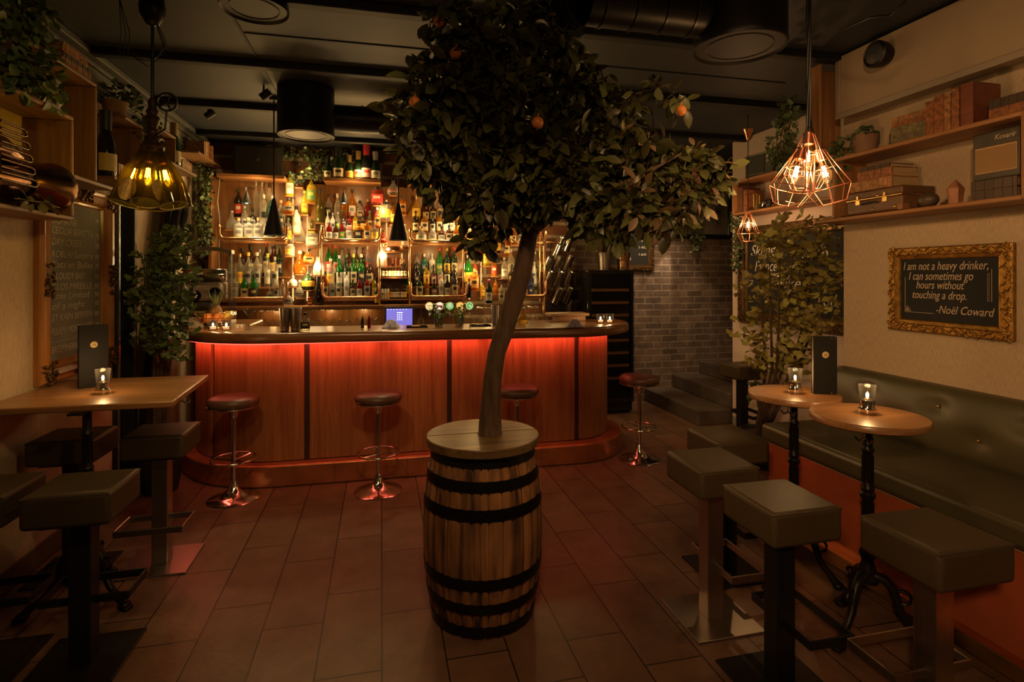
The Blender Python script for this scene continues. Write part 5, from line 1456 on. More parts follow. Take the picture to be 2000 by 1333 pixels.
for by, bz in btn:
    v = (bz - .655) / .345
    x = 2.875 + .05 * v - .035 * math.sin(PI * v) ** .5 + .012
    MB().ball((x, by, bz), .009, 10, 8).build('button', M_brass, bq, smooth=60)
MB().box(2.385, 2.40, BY0, BY1 - .03, .13, .545).build('front_panel', M_orange, bq)
MB().box(2.375, 2.392, BY0, BY1 - .02, .543, .556).build('pale_edge', mat('pale_edge', (.40, .28, .20), .4), bq)
MB().box(2.40, 2.99, BY0, BY1 - .01, .02, .555).build('carcass', M_blackmt, bq)
MB().box(2.33, 2.40, BY0, BY1 - .02, .06, .13).build('foot_ledge', M_brass, bq, bevel=.004)
MB().box(2.37, 2.40, BY0, BY1 - .02, .0, .06).build('toe_board', mat('toe_wood', (.09, .045, .02), .4), bq)

# ------------------------------------------------------------------ menus and table candles
def emblem(t, x, y, z, r):
    M = Matrix.Translation((x, y, z)) @ Matrix.Rotation(PI / 2, 4, 'X')
    e = MB().lathe([(.0, 0), (r, 0), (r, .0012), (.0, .0012)], 28, M=M)
    for k in range(20):
        a = 2 * PI * k / 20; e.ball((x + r * math.cos(a), y - .0006, z + r * math.sin(a)), r * .13, 6, 4)
    e.build('emblem', mat('emblem_gold', (.55, .42, .20), .5), t)
    text('emblem_lettering', '16', r * 1.15, t, (x, y - .0016, z - r * .42), mat('emblem_ink', (.05, .035, .02), .6), align='CENTER')
M_menu = mat('menu_black', (.012, .0115, .011), .6, spec=.2, bump=.05, bscale=300)
def menu(px, base, w_, h_, rz, label, lean=0.0):
    t = thing('menu', label, 'menu', base, rz, 'menus on the tables')
    MB().box(-w_ / 2, w_ / 2, -.004, .004, 0, h_).build('cover', M_menu, t, bevel=.002)
    MB().box(-w_ / 2 + .004, w_ / 2 - .004, .004, .016, .004, h_ - .004).build('pages', mat('paper_cream', (.35, .28, .2), .8), t)
    MB().box(-w_ / 2, w_ / 2, .016, .022, 0, h_).build('back_cover', M_menu, t, bevel=.002)
    c = MB()
    for x in (w_ / 2 - .008, w_ / 2 - .028):
        for z in (0.001, h_ - .014): c.box(x - .0025, x + .0025, -.0055, .024, z, z + .013)
    c.build('clip', M_chrome, t)
    emblem(t, 0, -.0052, h_ * .685, .016)
p = atZ(1608, 783, TZ)
menu(0, (2.25, 2.43, TZ), .118, .30, -.33, 'black menu standing upright on the farther round table')
p = atZ(183, 757, TZ)
menu(0, (p.x, p.y, TZ), .135, .345, .62, 'black menu standing upright on the left rectangular table')
def table_candle(x, y, z, label):
    t = thing('table_candle', label, 'candle holder', (x, y, z), 0, 'steel and glass candle holders on the tables')
    MB().lathe([(.0, 0), (.034, 0), (.036, .004), (.036, .022), (.030, .025), (.028, .028), (.028, .060), (.024, .064), (.0, .064)], 28).build('steel_base', M_chrome, t, smooth=35)
    MB().lathe([(.029, .026), (.030, .07), (.036, .128), (.034, .128), (.028, .07), (.027, .03)], 28, close=False).build('glass_shade', M_clear, t, smooth=50)
    MB().ball((0, 0, .082), .0058, 10, 8, (1, 1, 2.2)).build('flame', M_flame, t, smooth=60)
    MB().lathe([(.0, .064), (.012, .064), (.010, .069), (.0, .069)], 12).build('burner', M_brass, t)
    lamp('candle_light', 'POINT', (x, y, z + .12), 1.2, (1, .56, .22), .012)
p = atZ(1694, 808, TZ); table_candle(p.x, p.y, TZ, 'candle in steel and glass holder on the near round table')
p = atZ(1553, 768, TZ); table_candle(p.x, p.y, TZ, 'candle in steel and glass holder on the farther round table')
p = atZ(201, 769, TZ); table_candle(p.x, p.y, TZ, 'candle in steel and glass holder on the left table')

# ------------------------------------------------------------------ pendants
def filament_bulb(t, c, M, mf, R=.030, L=.11):
    g = MB().lathe([(.012, .0), (.014, -.02), (R * .85, -.045), (R, -.07), (R * .9, -.095), (R * .5, -L), (.0, -L - .004)], 16, M=M, close=False).build('bulb', M_bulb, t, smooth=60)
    f_ = MB()
    for k in range(4):
        a = PI / 2 * k + .4
        f_.tube([M @ Vector((.007 * math.cos(a), .007 * math.sin(a), -.035)), M @ Vector((.010 * math.cos(a), .010 * math.sin(a), -.085))], .0022, 5)
    f_.build('filament', mf, g)
    MB().lathe([(.0, .03), (.014, .03), (.015, .0), (.0, .0)], 14, M=M).build('socket', M_copper, t)
# amber bottle-glass chandelier on the left
PX, PY = -1.145, 3.19
am = thing('amber_pendant', 'amber pendant of six cut bottle-glass petals with glowing filament bulbs, over the left table', 'pendant lamp', (PX, PY, 1.93))
M_am = glass('amber_glass', (.46, .34, .02), .42, .05, (.035, .024, .003))
M_lab = mat('gold_leaf_label', (.40, .27, .06), .5, .3, var=.3, vscale=60)
for k in range(6):
    a = -PI / 2 + PI / 3 * k + .10
    tilt = .30
    M = Matrix.Rotation(a, 4, 'Z') @ Matrix.Translation((.028, 0, .345)) @ Matrix.Rotation(-tilt, 4, 'Y')
    pr = [(.018, 0), (.019, -.04), (.030, -.09), (.050, -.15), (.060, -.21), (.0625, -.30), (.0625, -.335)]
    pr = [(r, z) for r, z in pr]
    g = MB().lathe(pr, 24, M=M, close=False).build('glass_petal', M_am, am, smooth=60)
    tor = MB().tube([M @ Vector((.0625 * math.cos(i * PI / 16), .0625 * math.sin(i * PI / 16), -.335)) for i in range(32)], .0025, 6, True).build('rim', mat('amber_rim', (.16, .115, .03), .3), g)
    # shield-shaped foil label on the side of the petal
    lv = []; lf = []
    for j in range(7):
        z = -.325 + .11 * j / 6; wv = .60 * math.sin(PI * (j + .4) / 7.2) ** .7
        for i in range(5):
            b = 1.25 + wv * (i / 2 - 1); r = .0640
            lv.append(M @ Vector((r * math.cos(b), r * math.sin(b), z)))
    for j in range(6):
        for i in range(4):
            q_ = j * 5 + i; lf.append((q_, q_ + 1, q_ + 6, q_ + 5))
    MB().add(lv, lf).build('foil_label', M_lab, g)
    Mb = M @ Matrix.Translation((0, 0, -.11))
    filament_bulb(am, None, Mb, M_fil_y, .027, .125)
    q_ = am.location + (Mb @ Vector((0, 0, -.07)))
    lamp('amber_light', 'POINT', q_, 2.6, (1.0, .74, .24), .02)
MB().lathe([(.0, .30), (.05, .31), (.056, .33), (.040, .345), (.030, .36), (.040, .375), (.026, .39), (.030, .41), (.020, .425), (.028, .45), (.036, .47), (.024, .49), (.030, .51), (.018, .53), (.022, .56), (.012, .58), (.0, .58)], 20).build('turned_stem', mat('rusty_iron', (.045, .022, .014), .45, .5, bump=.3, bscale=60), am, smooth=40)
wh = MB()
wc = Vector((.075, -.02, .56))
wh.tube([wc + Vector((.045 * math.cos(i * PI / 14), 0, .045 * math.sin(i * PI / 14))) for i in range(28)], .006, 6, True)
for k in range(5):
    b = 2 * PI * k / 5; wh.tube([wc, wc + Vector((.045 * math.cos(b), 0, .045 * math.sin(b)))], .0045, 5)
wh.tube([wc - Vector((.04, 0, .02)), wc], .006, 6).tube([wc - Vector((0, 0, .04)), wc - Vector((.01, 0, .14)), wc - Vector((.06, 0, .18))], .006, 6)
wh.build('valve_wheel', M_iron, am)
zt = ZC - 1.93
MB().tube([(0, 0, .57), (0, 0, zt - .12)], .008, 8).build('rod', M_black, am)
MB().lathe([(.0, zt - .14), (.03, zt - .13), (.058, zt - .08), (.062, zt - .04), (.055, zt - .001), (.0, zt - .001)], 20).build('ceiling_canopy', M_iron, am, smooth=50)
m = MB()
r_ = random.Random(2)
for k in range(3):
    a0 = Vector((-.15, .0, zt - .01)); a1 = Vector((-.15 + .02 * k, .02, zt - .18)); a2 = Vector((-.06 + .02 * k, 0, .80 - .03 * k)); a3 = Vector((.06, 0, .82 + .03 * k)); a4 = Vector((.0, 0, 1.02 - zt * .0))
    pts = [a0, a1, a1 + Vector((-.01, 0, -.10)), a2, (a2 + a3) / 2 + Vector((0, 0, -.03)), a3, a4]
    m.tube(pts, .0022, 5)
m.build('loose_cable', M_black, am)

def cage(m, M, R=.092, H=.255):
    """diamond wire cage hanging from the origin along -z"""
    n = 8
    def P(r, z, k): return M @ Vector((r * math.cos(2 * PI * k / n), r * math.sin(2 * PI * k / n), z))
    rings = [(.022, -.005), (R * .52, -H * .36), (R, -H * .72), (R * .62, -H)]
    w_ = .0019
    for k in range(n):
        m.tube([P(r, z, k) for r, z in (rings[0], rings[2])], w_, 6)
        m.tube([P(r, z, k) for r, z in (rings[2], rings[3])], w_, 6)
    for r, z in rings:
        for k in range(n): m.tube([P(r, z, k), P(r, z, k + 1)], w_, 6)
CPX, CPY, CPZ = 1.885, 2.13, 2.25
cp = thing('copper_pendant', 'cluster of three copper wire cage pendants with filament bulbs, over the round tables', 'pendant lamp', (CPX, CPY, CPZ))
for k, (dx, dy, dz, tx, ty) in enumerate(((0, .0, -.005, 0.05, .03), (-.060, -.03, -.085, .10, .24), (.070, .02, -.072, -.05, -.26))):
    M = Matrix.Translation((dx, dy, dz)) @ Matrix.Rotation(ty, 4, 'Y') @ Matrix.Rotation(tx, 4, 'X')
    m = MB(); cage(m, M); m.build('wire_cage', M_wire, cp, smooth=60)
    Mb = M @ Matrix.Translation((0, 0, -.045))
    filament_bulb(cp, None, Mb, M_fil, .028, .115)
    MB().lathe([(.024, .0), (.024, -.05), (.018, -.055), (.0, -.055)], 14, M=M).build('socket_cup', mat('copper_dark', (.42, .16, .09), .35, .9), cp, smooth=40)
    lamp('copper_light', 'POINT', cp.location + (Mb @ Vector((0, 0, -.07))), 3.4, (1, .56, .24), .02)
    MB().tube([M @ Vector((0, 0, .0)), Vector((dx * .3, dy * .3, .02)), Vector((dx * .1, 0, .10))], .004, 6).build('flex', M_black, cp)
m = MB()
for k in range(3):
    m.tube([(.006 * math.cos(2 * k + z * 9), .006 * math.sin(2 * k + z * 9), z) for z in [.02 + i * (ZC - CPZ - .06) / 24 for i in range(25)]], .0055, 6)
m.build('twisted_flex', M_black, cp)
MB().lathe([(.0, ZC - CPZ - .04), (.05, ZC - CPZ - .04), (.05, ZC - CPZ - .001), (.0, ZC - CPZ - .001)], 20).build('ceiling_rose', M_black, cp)
p = atD(1461, 415, 4.9)
sp_ = thing('small_copper_pendant', 'small single copper wire cage pendant hanging in the alcove', 'pendant lamp', p)
m = MB(); cage(m, Matrix.Identity(4), .092, .255); m.build('wire_cage', M_wire, sp_, smooth=60)
filament_bulb(sp_, None, Matrix.Translation((0, 0, -.05)), M_fil, .028, .115)
zc2 = atD(1461, 262, 4.9).z - p.z
MB().lathe([(.0, zc2 - .06), (.006, zc2 - .06), (.045, zc2 + .04), (.0, zc2 + .04)], 20).build('copper_cone', M_copper, sp_, smooth=40)
MB().tube([(0, 0, -.01), (0, 0, ZC - p.z - .002)], .0035, 6).build('flex', M_black, sp_)
lamp('alcove_light', 'POINT', p + Vector((0, 0, -.12)), 6.0, (1, .56, .26), .02)

# ------------------------------------------------------------------ right wall shelf and what stands on it
rs = thing('wall_shelf', 'long two-tier oak wall shelf with rounded corners on the right wall', 'shelf', (0, 0, 0))
SX0 = 2.755
MB().box(SX0, 2.998, 1.86, 3.06, 1.935, 1.958).build('lower_board', M_oak, rs, bevel=.006)
MB().box(SX0, 2.998, 1.86, 2.90, 2.308, 2.331).build('upper_board', M_oak, rs, bevel=.006)
MB().box(SX0, 2.998, 1.845, 1.868, 1.935, 2.331).build('end_board', M_oakz, rs, bevel=.008)
MB().box(SX0, 2.998, 2.90, 2.922, 1.958, 2.331).build('end_board', M_oakz, rs, bevel=.006)
MB().box(SX0 + .05, 2.98, 2.90, 3.05, 1.958, 1.975).build('lower_ledge', M_oak, rs, bevel=.003)
# things on the shelf are built with x along the wall (towards the room's front), facing -y, then turned
def wallrot(X, Y, Z): return (X, Y, Z), -PI / 2
def book(label, loc, rotz, w_, d_, h_, m, lying, group, tiltx=0.0):
    """standing: spine faces -y; lying: spine along x facing -y"""
    t = thing('book', label, 'book', loc, rotz, group)
    if tiltx: t.rotation_euler = (0, tiltx, rotz)
    if lying:   # w_ long, d_ deep, h_ thick
        cv = MB().box(-w_ / 2, w_ / 2, -d_ / 2, d_ / 2, 0, .004).box(-w_ / 2, w_ / 2, -d_ / 2, d_ / 2, h_ - .004, h_).box(-w_ / 2, w_ / 2, -d_ / 2 - .003, -d_ / 2 + .004, 0, h_)
        MB().box(-w_ / 2 + .004, w_ / 2 - .004, -d_ / 2 + .004, d_ / 2 - .005, .004, h_ - .004).build('pages', M_page, t)
        b_ = MB()
        for k in range(5):
            x = -w_ / 2 + w_ * (k + .5) / 5; b_.box(x - .002, x + .002, -d_ / 2 - .005, -d_ / 2, 0.001, h_ - .001)
    else:
        cv = MB().box(-w_ / 2, -w_ / 2 + .004, -d_ / 2, d_ / 2, 0, h_).box(w_ / 2 - .004, w_ / 2, -d_ / 2, d_ / 2, 0, h_).box(-w_ / 2, w_ / 2, -d_ / 2 - .003, -d_ / 2 + .004, 0, h_)
        MB().box(-w_ / 2 + .004, w_ / 2 - .004, -d_ / 2 + .004, d_ / 2 - .005, .003, h_ - .004).build('pages', M_page, t)
        b_ = MB()
        for k in range(6):
            z = h_ * (k + .5) / 6; b_.box(-w_ / 2 + .001, w_ / 2 - .001, -d_ / 2 - .005, -d_ / 2, z - .002, z + .002)
    n_ = len(cv.v); cv.v += b_.v; cv.f += [tuple(i + n_ for i in f) for f in b_.f]
    cv.build('cover', m, t, bevel=.0015)
    return t
RG = 'old leather books on the right shelf'
def yat(px, X=SX0): return atX(px, 300, X).y
R90 = -PI / 2
US = 2.331
# lying stack with patterned edges (two patterned, two gilt)
yc = (yat(1732) + yat(1802)) / 2; wl_ = abs(yat(1732) - yat(1802))
for lb, z, th, m_, dx in (('lowest patterned book lying at the bottom of the upper shelf stack', 0, .042, mat('book_marbled', (.13, .10, .05), .6, var=.6, vscale=60), .0), ('second patterned book lying in the upper shelf stack', .042, .048, mat('book_marbled2', (.16, .13, .06), .6, var=.6, vscale=40), .0),
                          ('third book lying in the upper shelf stack, gilt banded', .090, .026, M_book, .01), ('topmost gilt banded book lying on the upper shelf stack', .116, .030, M_book2, .02)):
    book(lb, (2.875, yc - dx * .5, US + z), R90, wl_ * .96, .19, th, m_, True, RG)
x0s = [(1802, 1818, .175, M_book, 'slim brown book standing right beside the lying stack'), (1818, 1838, .19, M_book, 'second standing brown leather book on the upper shelf'), (1838, 1851, .185, M_book2, 'third standing leather book, narrow, on the upper shelf'), (1852, 1868, .20, M_book, 'fourth standing leather book with gilt spine on the upper shelf'), (1870, 1896, .205, mat('book_red', (.17, .05, .025), .5, var=.25, vscale=20), 'thick dark red standing book at the right of the row')]
for a, b, h_, m_, lb in x0s:
    ya, yb = yat(a), yat(b); book(lb, (2.86, (ya + yb) / 2, US), R90, abs(ya - yb) * .95, .17, h_, m_, False, RG)
ya, yb = yat(1905), yat(1990)
for k, (lb, th) in enumerate((('lower brown leather case lying at the right end of the upper shelf', .05), ('upper dark leather book lying at the right end of the upper shelf', .045))):
    book(lb, (2.885, (ya + yb) / 2 - .02, US + .05 * k), R90, abs(ya - yb) * .92, .17, th, M_book if k == 0 else M_book3, True, RG)
# small wooden bookend
o = MB().tube([(.0, 0, .0), (.0, 0, .05), (.02, 0, .085), (.06, 0, .10)], .008, 8).build('bookend', mat('dark_wood', (.06, .028, .012), .35), None, smooth=50, loc=(2.80, yat(1727), US + .008)); o.rotation_euler.z = R90
tag(o, 'curved dark wooden bookend between the potted plant and the books', 'bookend')
# triangle bracket board behind
p = atX(1906, 180, 2.97)
# pot with trailing plant
py_ = yat(1690, 2.86)
pt = thing('potted_ivy', 'clay pot of trailing ivy at the left end of the right upper shelf', 'potted plant', (2.86, py_, US))
MB().lathe([(.0, 0), (.055, 0), (.072, .10), (.074, .115), (.066, .115), (.060, .09), (.0, .09)], 24).build('pot', M_terra, pt, smooth=40)
foliage([(Vector((0, 0, .13)), Vector((.08, .08, .045))), (Vector((-.06, .10, .08)), Vector((.06, .08, .07))), (Vector((-.07, .14, -.04)), Vector((.04, .05, .10)))], 95, .040, .9, 3).build('leaves', M_ivy, pt, smooth=60)
# suitcase (x along wall)
LS = 1.958
ya, yb = yat(1640, 2.75), yat(1770, 2.75)
sc = thing('suitcase', 'old brown leather suitcase with brass locks on the right lower shelf', 'suitcase', (2.872, (ya + yb) / 2 - .008, LS + .003), R90)
sw, sd, sh = .37, .232, .135
MB().box(-sw / 2, sw / 2, -sd / 2, sd / 2, 0, sh * .62).build('body', mat('case_leather', (.115, .052, .024), .42, var=.25, vscale=8, bump=.15, bscale=90), sc, bevel=.012, seg=3, smooth=40)
MB().box(-sw / 2, sw / 2, -sd / 2, sd / 2, sh * .63, sh).build('lid', MATS['case_leather'], sc, bevel=.012, seg=3, smooth=40)
MB().box(-sw / 2 - .001, sw / 2 + .001, -sd / 2 - .002, sd / 2 + .001, sh * .612, sh * .638).build('metal_band', M_brass, sc)
for x in (-.10, .08):
    MB().box(x - .016, x + .016, -sd / 2 - .005, -sd / 2, sh * .40, sh * .62).box(x - .008, x + .008, -sd / 2 - .007, -sd / 2, sh * .62, sh * .80).build('lock', M_brass, sc, bevel=.002)
for x, z in ((-.15, .02), (.0, .02), (.14, .02), (.03, .095)):
    MB().ball((x, -sd / 2 - .001, z), .009, 10, 6, (1, .6, 1)).build('stud', M_brass, sc, smooth=60)
MB().tube([(-.07, -sd / 2 - .002, .055), (-.065, -sd / 2 - .016, .06), (.03, -sd / 2 - .016, .06), (.035, -sd / 2 - .002, .055)], .006, 8).build('handle', mat('handle_leather', (.03, .018, .012), .4), sc, smooth=50)
MB().box(sw / 2 - .03, sw / 2 + .002, -sd / 2 - .002, -sd / 2 + .05, -.001, .035).build('corner_patch', mat('corner_tan', (.26, .11, .045), .5), sc, bevel=.004)
by_ = (ya + yb) / 2
for k, (lb, z, th, dy, l_, m_) in enumerate((('thick brown leather book lying directly on the suitcase', 0, .060, .005, .28, M_book2), ('patterned leather book lying second on the suitcase stack', .060, .054, .025, .23, M_book), ('thin dark book lying on top of the suitcase stack', .114, .024, .02, .20, M_book3))):
    book(lb, (2.86, by_ - dy + .02, LS + .003 + sh + z), R90, l_, .19 - k * .01, th, m_, True, 'old books on the suitcase')
y_ = yat(1800, 2.79)
o = MB().ball((0, 0, .0), .043, 18, 12, (1, 1.15, .9)).build('stone_ball', mat('dark_stone', (.075, .050, .036), .45, var=.2, vscale=10), None, smooth=60, loc=(2.80, y_ - .03, LS + .0385)); tag(o, 'dark round stone in front of the suitcase end', 'stone')
o = MB().lathe([(.018, 0), (.024, .006), (.022, .012), (.014, .010)], 20, close=False).build('ring_dish', M_brass, None, smooth=50, loc=(2.80, yat(1847, 2.8), LS + .001)); tag(o, 'tiny brass ring dish between stone ball and crystal', 'dish')
y_ = yat(1866, 2.80)
cr_ = MB()
pts = [(math.cos(a) * .042, math.sin(a) * .036) for a in (0, 1.1, 2.0, 3.1, 4.2, 5.2)]
vs = [(x * .8, y * .8, 0) for x, y in pts] + [(x, y, .075) for x, y in pts] + [(.0, .0, .125)]
fs = [tuple(range(6))[::-1]] + [(i, (i + 1) % 6, (i + 1) % 6 + 6, i + 6) for i in range(6)] + [(6 + i, 6 + (i + 1) % 6, 12) for i in range(6)]
o = cr_.add(vs, fs).build('rose_crystal', mat('rose_quartz', (.40, .17, .09), .5, var=.25, vscale=15, bump=.3, bscale=30), None, loc=(2.80, y_, LS + .001)); tag(o, 'pointed pinkish crystal rock left of the radio', 'rock')
ya, yb = yat(1888, 2.78), yat(1983, 2.78); yc = (ya + yb) / 2; wr = abs(ya - yb)
for lb, z, th in (('lower dark book with gilt rings lying under the radio', 0, .048), ('upper black book lying directly under the radio', .048, .046)):
    book(lb, (2.885, yc - .005, LS + z), R90, wr * .97 - .005, .18, th, M_book3, True, 'books under the radio')
rd = thing('radio', 'vintage grey table radio with a tan grille on the right shelf', 'radio', (2.885, yc - .002, LS + .094), R90)
rw, rh = wr * .99, .232
MB().box(-rw / 2, rw / 2, -.075, .075, 0, rh).build('case', mat('radio_grey', (.058, .050, .038), .45, var=.1, vscale=20), rd, bevel=.012, seg=3, smooth=40)
gl_ = MB().box(-rw * .42, rw * .44, -.0785, -.075, .035, rh * .68).build('grille', mat('grille_tan', (.50, .30, .12), .6), rd, bevel=.001)
m = MB()
for k in range(24):
    z = .04 + (rh * .68 - .045) * k / 24; m.box(-rw * .41, rw * .43, -.0795, -.0783, z, z + .0022)
m.build('grille_slots', mat('grille_dark', (.08, .045, .02), .7), gl_)
line(rd, 'Kuvarir', -.005, rw * .42, rh * .80, .034, M_chalk, .35, -.0765)
MB().lathe([(.0, 0), (.008, 0), (.008, .01), (.0, .01)], 14, M=Matrix.Translation((-rw * .2, 0, rh))).build('knob', M_brass, rd)
# round black speaker high on the wall panel
p = atX(1715, 76, 2.80)
sk = thing('wall_speaker', 'round black wall speaker high on the right wall panel', 'speaker', (2.858, p.y, min(p.z, 2.88)), R90)
Mx = Matrix.Rotation(PI / 2, 4, 'X')
MB().lathe([(.0, 0), (.055, 0), (.058, .02), (.068, .022), (.074, .05), (.076, .085), (.066, .095), (.060, .088), (.0, .086)], 32, M=Mx).build('housing', M_black, sk, smooth=40)
MB().lathe([(.0, .087), (.056, .088), (.05, .094), (.0, .098)], 32, M=Mx).build('cone', mat('speaker_cone', (.035, .035, .036), .6), sk, smooth=50)
# cables by the panel
o = MB().tube([atD(1640, 60, 2.85), atD(1660, 52, 2.7), atD(1700, 34, 2.5), atD(1740, 30, 2.4), atD(1770, 2, 2.35)], .006, 6).build('cable', M_black, None, smooth=50); tag(o, 'black cable drooping along the ceiling edge above the speaker', 'cable')

# tall oak box at the end of the near wall
tb = thing('wall_box', 'tall narrow oak box mounted at the corner above the copper pendants', 'shelf', (0, 0, 0))
p0, p1 = atD(1564, 245, 2.9), atD(1627, 120, 2.9)
MB().box(2.74, 2.998, 3.10, 3.12, 2.42, 2.96).box(2.74, 2.76, 3.0, 3.10, 2.42, 2.96).build('board', M_oakz, tb, bevel=.006)
MB().box(2.74, 2.998, 3.0, 3.12, 2.40, 2.42).build('base_board', M_oak, tb, bevel=.006)

# ------------------------------------------------------------------ alcove shelf
als = thing('alcove_shelf', 'two-tier oak wall shelf in the alcove with a small old television', 'shelf', (0, 0, 0))
AX = 3.40
AZ1, AZ2 = 2.215, 2.53
MB().box(AX, XRR - .001, 3.12, 4.86, AZ1 - .022, AZ1).build('lower_board', M_oak, als, bevel=.005)
MB().box(AX, XRR - .001, 3.9, 4.86, AZ2 - .022, AZ2).build('upper_board', M_oak, als, bevel=.005)
MB().box(AX, XRR - .001, 4.84, 4.862, AZ1 - .022, AZ2).build('end_board', M_oakz, als, bevel=.005)
def ya_(px): return atX(px, 400, AX).y
tv = thing('television', 'small old dark television set on the alcove shelf', 'television', (3.53, ya_(1474), AZ2), -PI / 2 + .12)
MB().box(-.17, .17, -.10, .11, 0, .215).build('case', mat('tv_case', (.045, .038, .032), .5), tv, bevel=.012, smooth=40)
MB().box(-.155, .075, -.106, -.10, .025, .195).build('screen', mat('tv_screen', (.050, .052, .045), .2), tv, bevel=.006)
MB().box(-.165, .165, -.104, -.100, .008, .016).box(-.165, .165, -.104, -.100, .198, .205).build('bright_trim', M_chrome, tv)
m = MB()
for z in (.16, .12): m.lathe([(.0, 0), (.018, 0), (.016, .015), (.0, .015)], 14, M=Matrix.Translation((.122, -.10, z)) @ Matrix.Rotation(PI / 2, 4, 'X'))
m.build('dial', M_chrome, tv)
for px, lb, h_ in ((1512, 'taller small glass vase right of the television', .09), (1506, 'tiny glass jar right of the television', .045)):
    o = MB().lathe([(.0, 0), (.022, 0), (.028, h_ * .4), (.014, h_ * .75), (.018, h_), (.016, h_), (.011, h_ * .75), (.0, .006)], 16).build('glass_vase', M_clear, None, smooth=50, loc=(3.46, ya_(px) - (.08 if h_ < .05 else .02), AZ2 + .0005)); tag(o, lb, 'vase', 'small glass vases')
o = MB().tube([(0, 0, .01), (0, 0, .16)], [.030, .012], 12).tube([(.03, 0, .03), (.03, 0, .15)], .008, 8).tube([(-.03, 0, .03), (-.03, 0, .15)], .008, 8).tube([(.03, 0, .15), (.0, 0, .175), (-.03, 0, .15)], .008, 8).build('brass_horn', M_brass, None, smooth=50, loc=(3.46, ya_(1467), AZ1)); tag(o, 'upright old brass horn on the lower alcove shelf', 'horn')
ca = thing('vintage_camera', 'vintage chrome and black camera on the lower alcove shelf', 'camera', (3.45, ya_(1489), AZ1), -PI / 2)
MB().box(-.065, .065, -.022, .022, 0, .075).build('body', M_blackmt, ca, bevel=.008)
MB().box(-.065, .065, -.022, .022, .0755, .092).build('top_plate', M_chrome, ca, bevel=.004)
MB().lathe([(.0, 0), (.028, 0), (.026, .04), (.018, .042), (.0, .03)], 20, M=Matrix.Translation((0, -.02, .04)) @ Matrix.Rotation(PI / 2, 4, 'X')).build('lens', M_chrome, ca, smooth=40)
o = MB().ball((0, 0, .012), .016, 10, 8).build('brass_weight', M_brass, None, smooth=60, loc=(3.44, ya_(1503), AZ1 + .004)); tag(o, 'tiny brass weight beside the old camera', 'ornament')
book('large dark brown book leaning at the left end of the alcove shelf', (3.52, ya_(1443), AZ1), -PI / 2, .055, .20, .24, mat('book_alcove', (.10, .04, .02), .5, var=.3, vscale=15), False, 'alcove shelf books')
book('second dark book standing inside the left end of the alcove shelf', (3.52, ya_(1443) - .065, AZ1), -PI / 2, .05, .19, .21, M_book, False, 'alcove shelf books')

# ------------------------------------------------------------------ left wall shelves
M_oakd = wood('oak_shelf_dark', (.13, .060, .022), (.25, .13, .05), 'y', .5)
M_oakdz = wood('oak_upright_dark', (.13, .058, .020), (.25, .125, .048), 'z', .5)
ls = thing('left_box_shelf', 'open oak box shelf in front on the left wall holding the brass tuba', 'shelf', (0, 0, 0))
LX = -1.62
MB().box(XL + .001, LX, 1.6, 3.46, 1.895, 1.917).build('bottom_board', M_oakd, ls, bevel=.006)
MB().box(XL + .001, LX, 1.6, 3.46, 2.435, 2.457).build('top_board', M_oakd, ls, bevel=.006)
MB().box(XL + .001, LX, 3.438, 3.46, 1.917, 2.435).build('end_board', M_oakdz, ls, bevel=.006)
l2 = thing('left_tall_shelf', 'taller oak box shelf above the tuba holding a grey case and books', 'shelf', (0, 0, 0))
MB().box(XL + .031, LX, 1.6, 3.712, 2.70, 2.722).build('top_board', M_oakd, l2, bevel=.006)
MB().box(XL + .001, LX, 3.69, 3.712, 2.15, 2.70).build('end_board', M_oakdz, l2, bevel=.006)
MB().box(XL + .001, LX, 3.462, 3.92, 2.125, 2.149).build('bottom_board', M_oakd, l2, bevel=.006)
l3 = thing('left_middle_shelf', 'oak wall shelf behind the amber pendant holding a wooden crate panel', 'shelf', (0, 0, 0))
MB().box(XL + .001, LX, 3.93, 4.75, 2.20, 2.222).build('bottom_board', M_oakd, l3, bevel=.006)
MB().box(XL + .001, LX, 4.33, 4.352, 2.222, 2.62).build('end_board', M_oakdz, l3, bevel=.006)
MB().box(XL + .031, LX, 4.08, 4.75, 2.62, 2.642).build('top_board', M_oakd, l3, bevel=.006)
l4 = thing('left_far_shelf', 'far oak wall shelf with books and a bottle near the ivy column', 'shelf', (0, 0, 0))
MB().box(XL + .001, LX, 4.85, 5.50, 2.485, 2.507).build('bottom_board', M_oakd, l4, bevel=.006)
MB().box(XL + .001, LX, 4.97, 4.99, 2.507, 2.70).build('end_board', M_oakdz, l4, bevel=.006)
MB().box(XL + .031, LX, 4.60, 4.99, 2.70, 2.722).build('top_board', M_oakd, l4, bevel=.006)
l5 = thing('left_corner_shelf', 'small oak corner shelf with books left of the dark screen', 'shelf', (0, 0, 0))
MB().box(XL + .031, LX, 5.56, 6.25, 2.715, 2.737).build('bottom_board', M_oakd, l5, bevel=.006)
# tuba
tu = thing('tuba', 'tarnished dark brass tuba lying on the front left shelf', 'tuba', (-1.70, 2.95, 1.918))
M_tuba = mat('tuba_brass', (.16, .075, .028), .22, 1.0, var=.35, vscale=8)
Ry = Matrix.Translation((.02, .335, .163)) @ Matrix.Rotation(-PI / 2 - .12, 4, 'X')
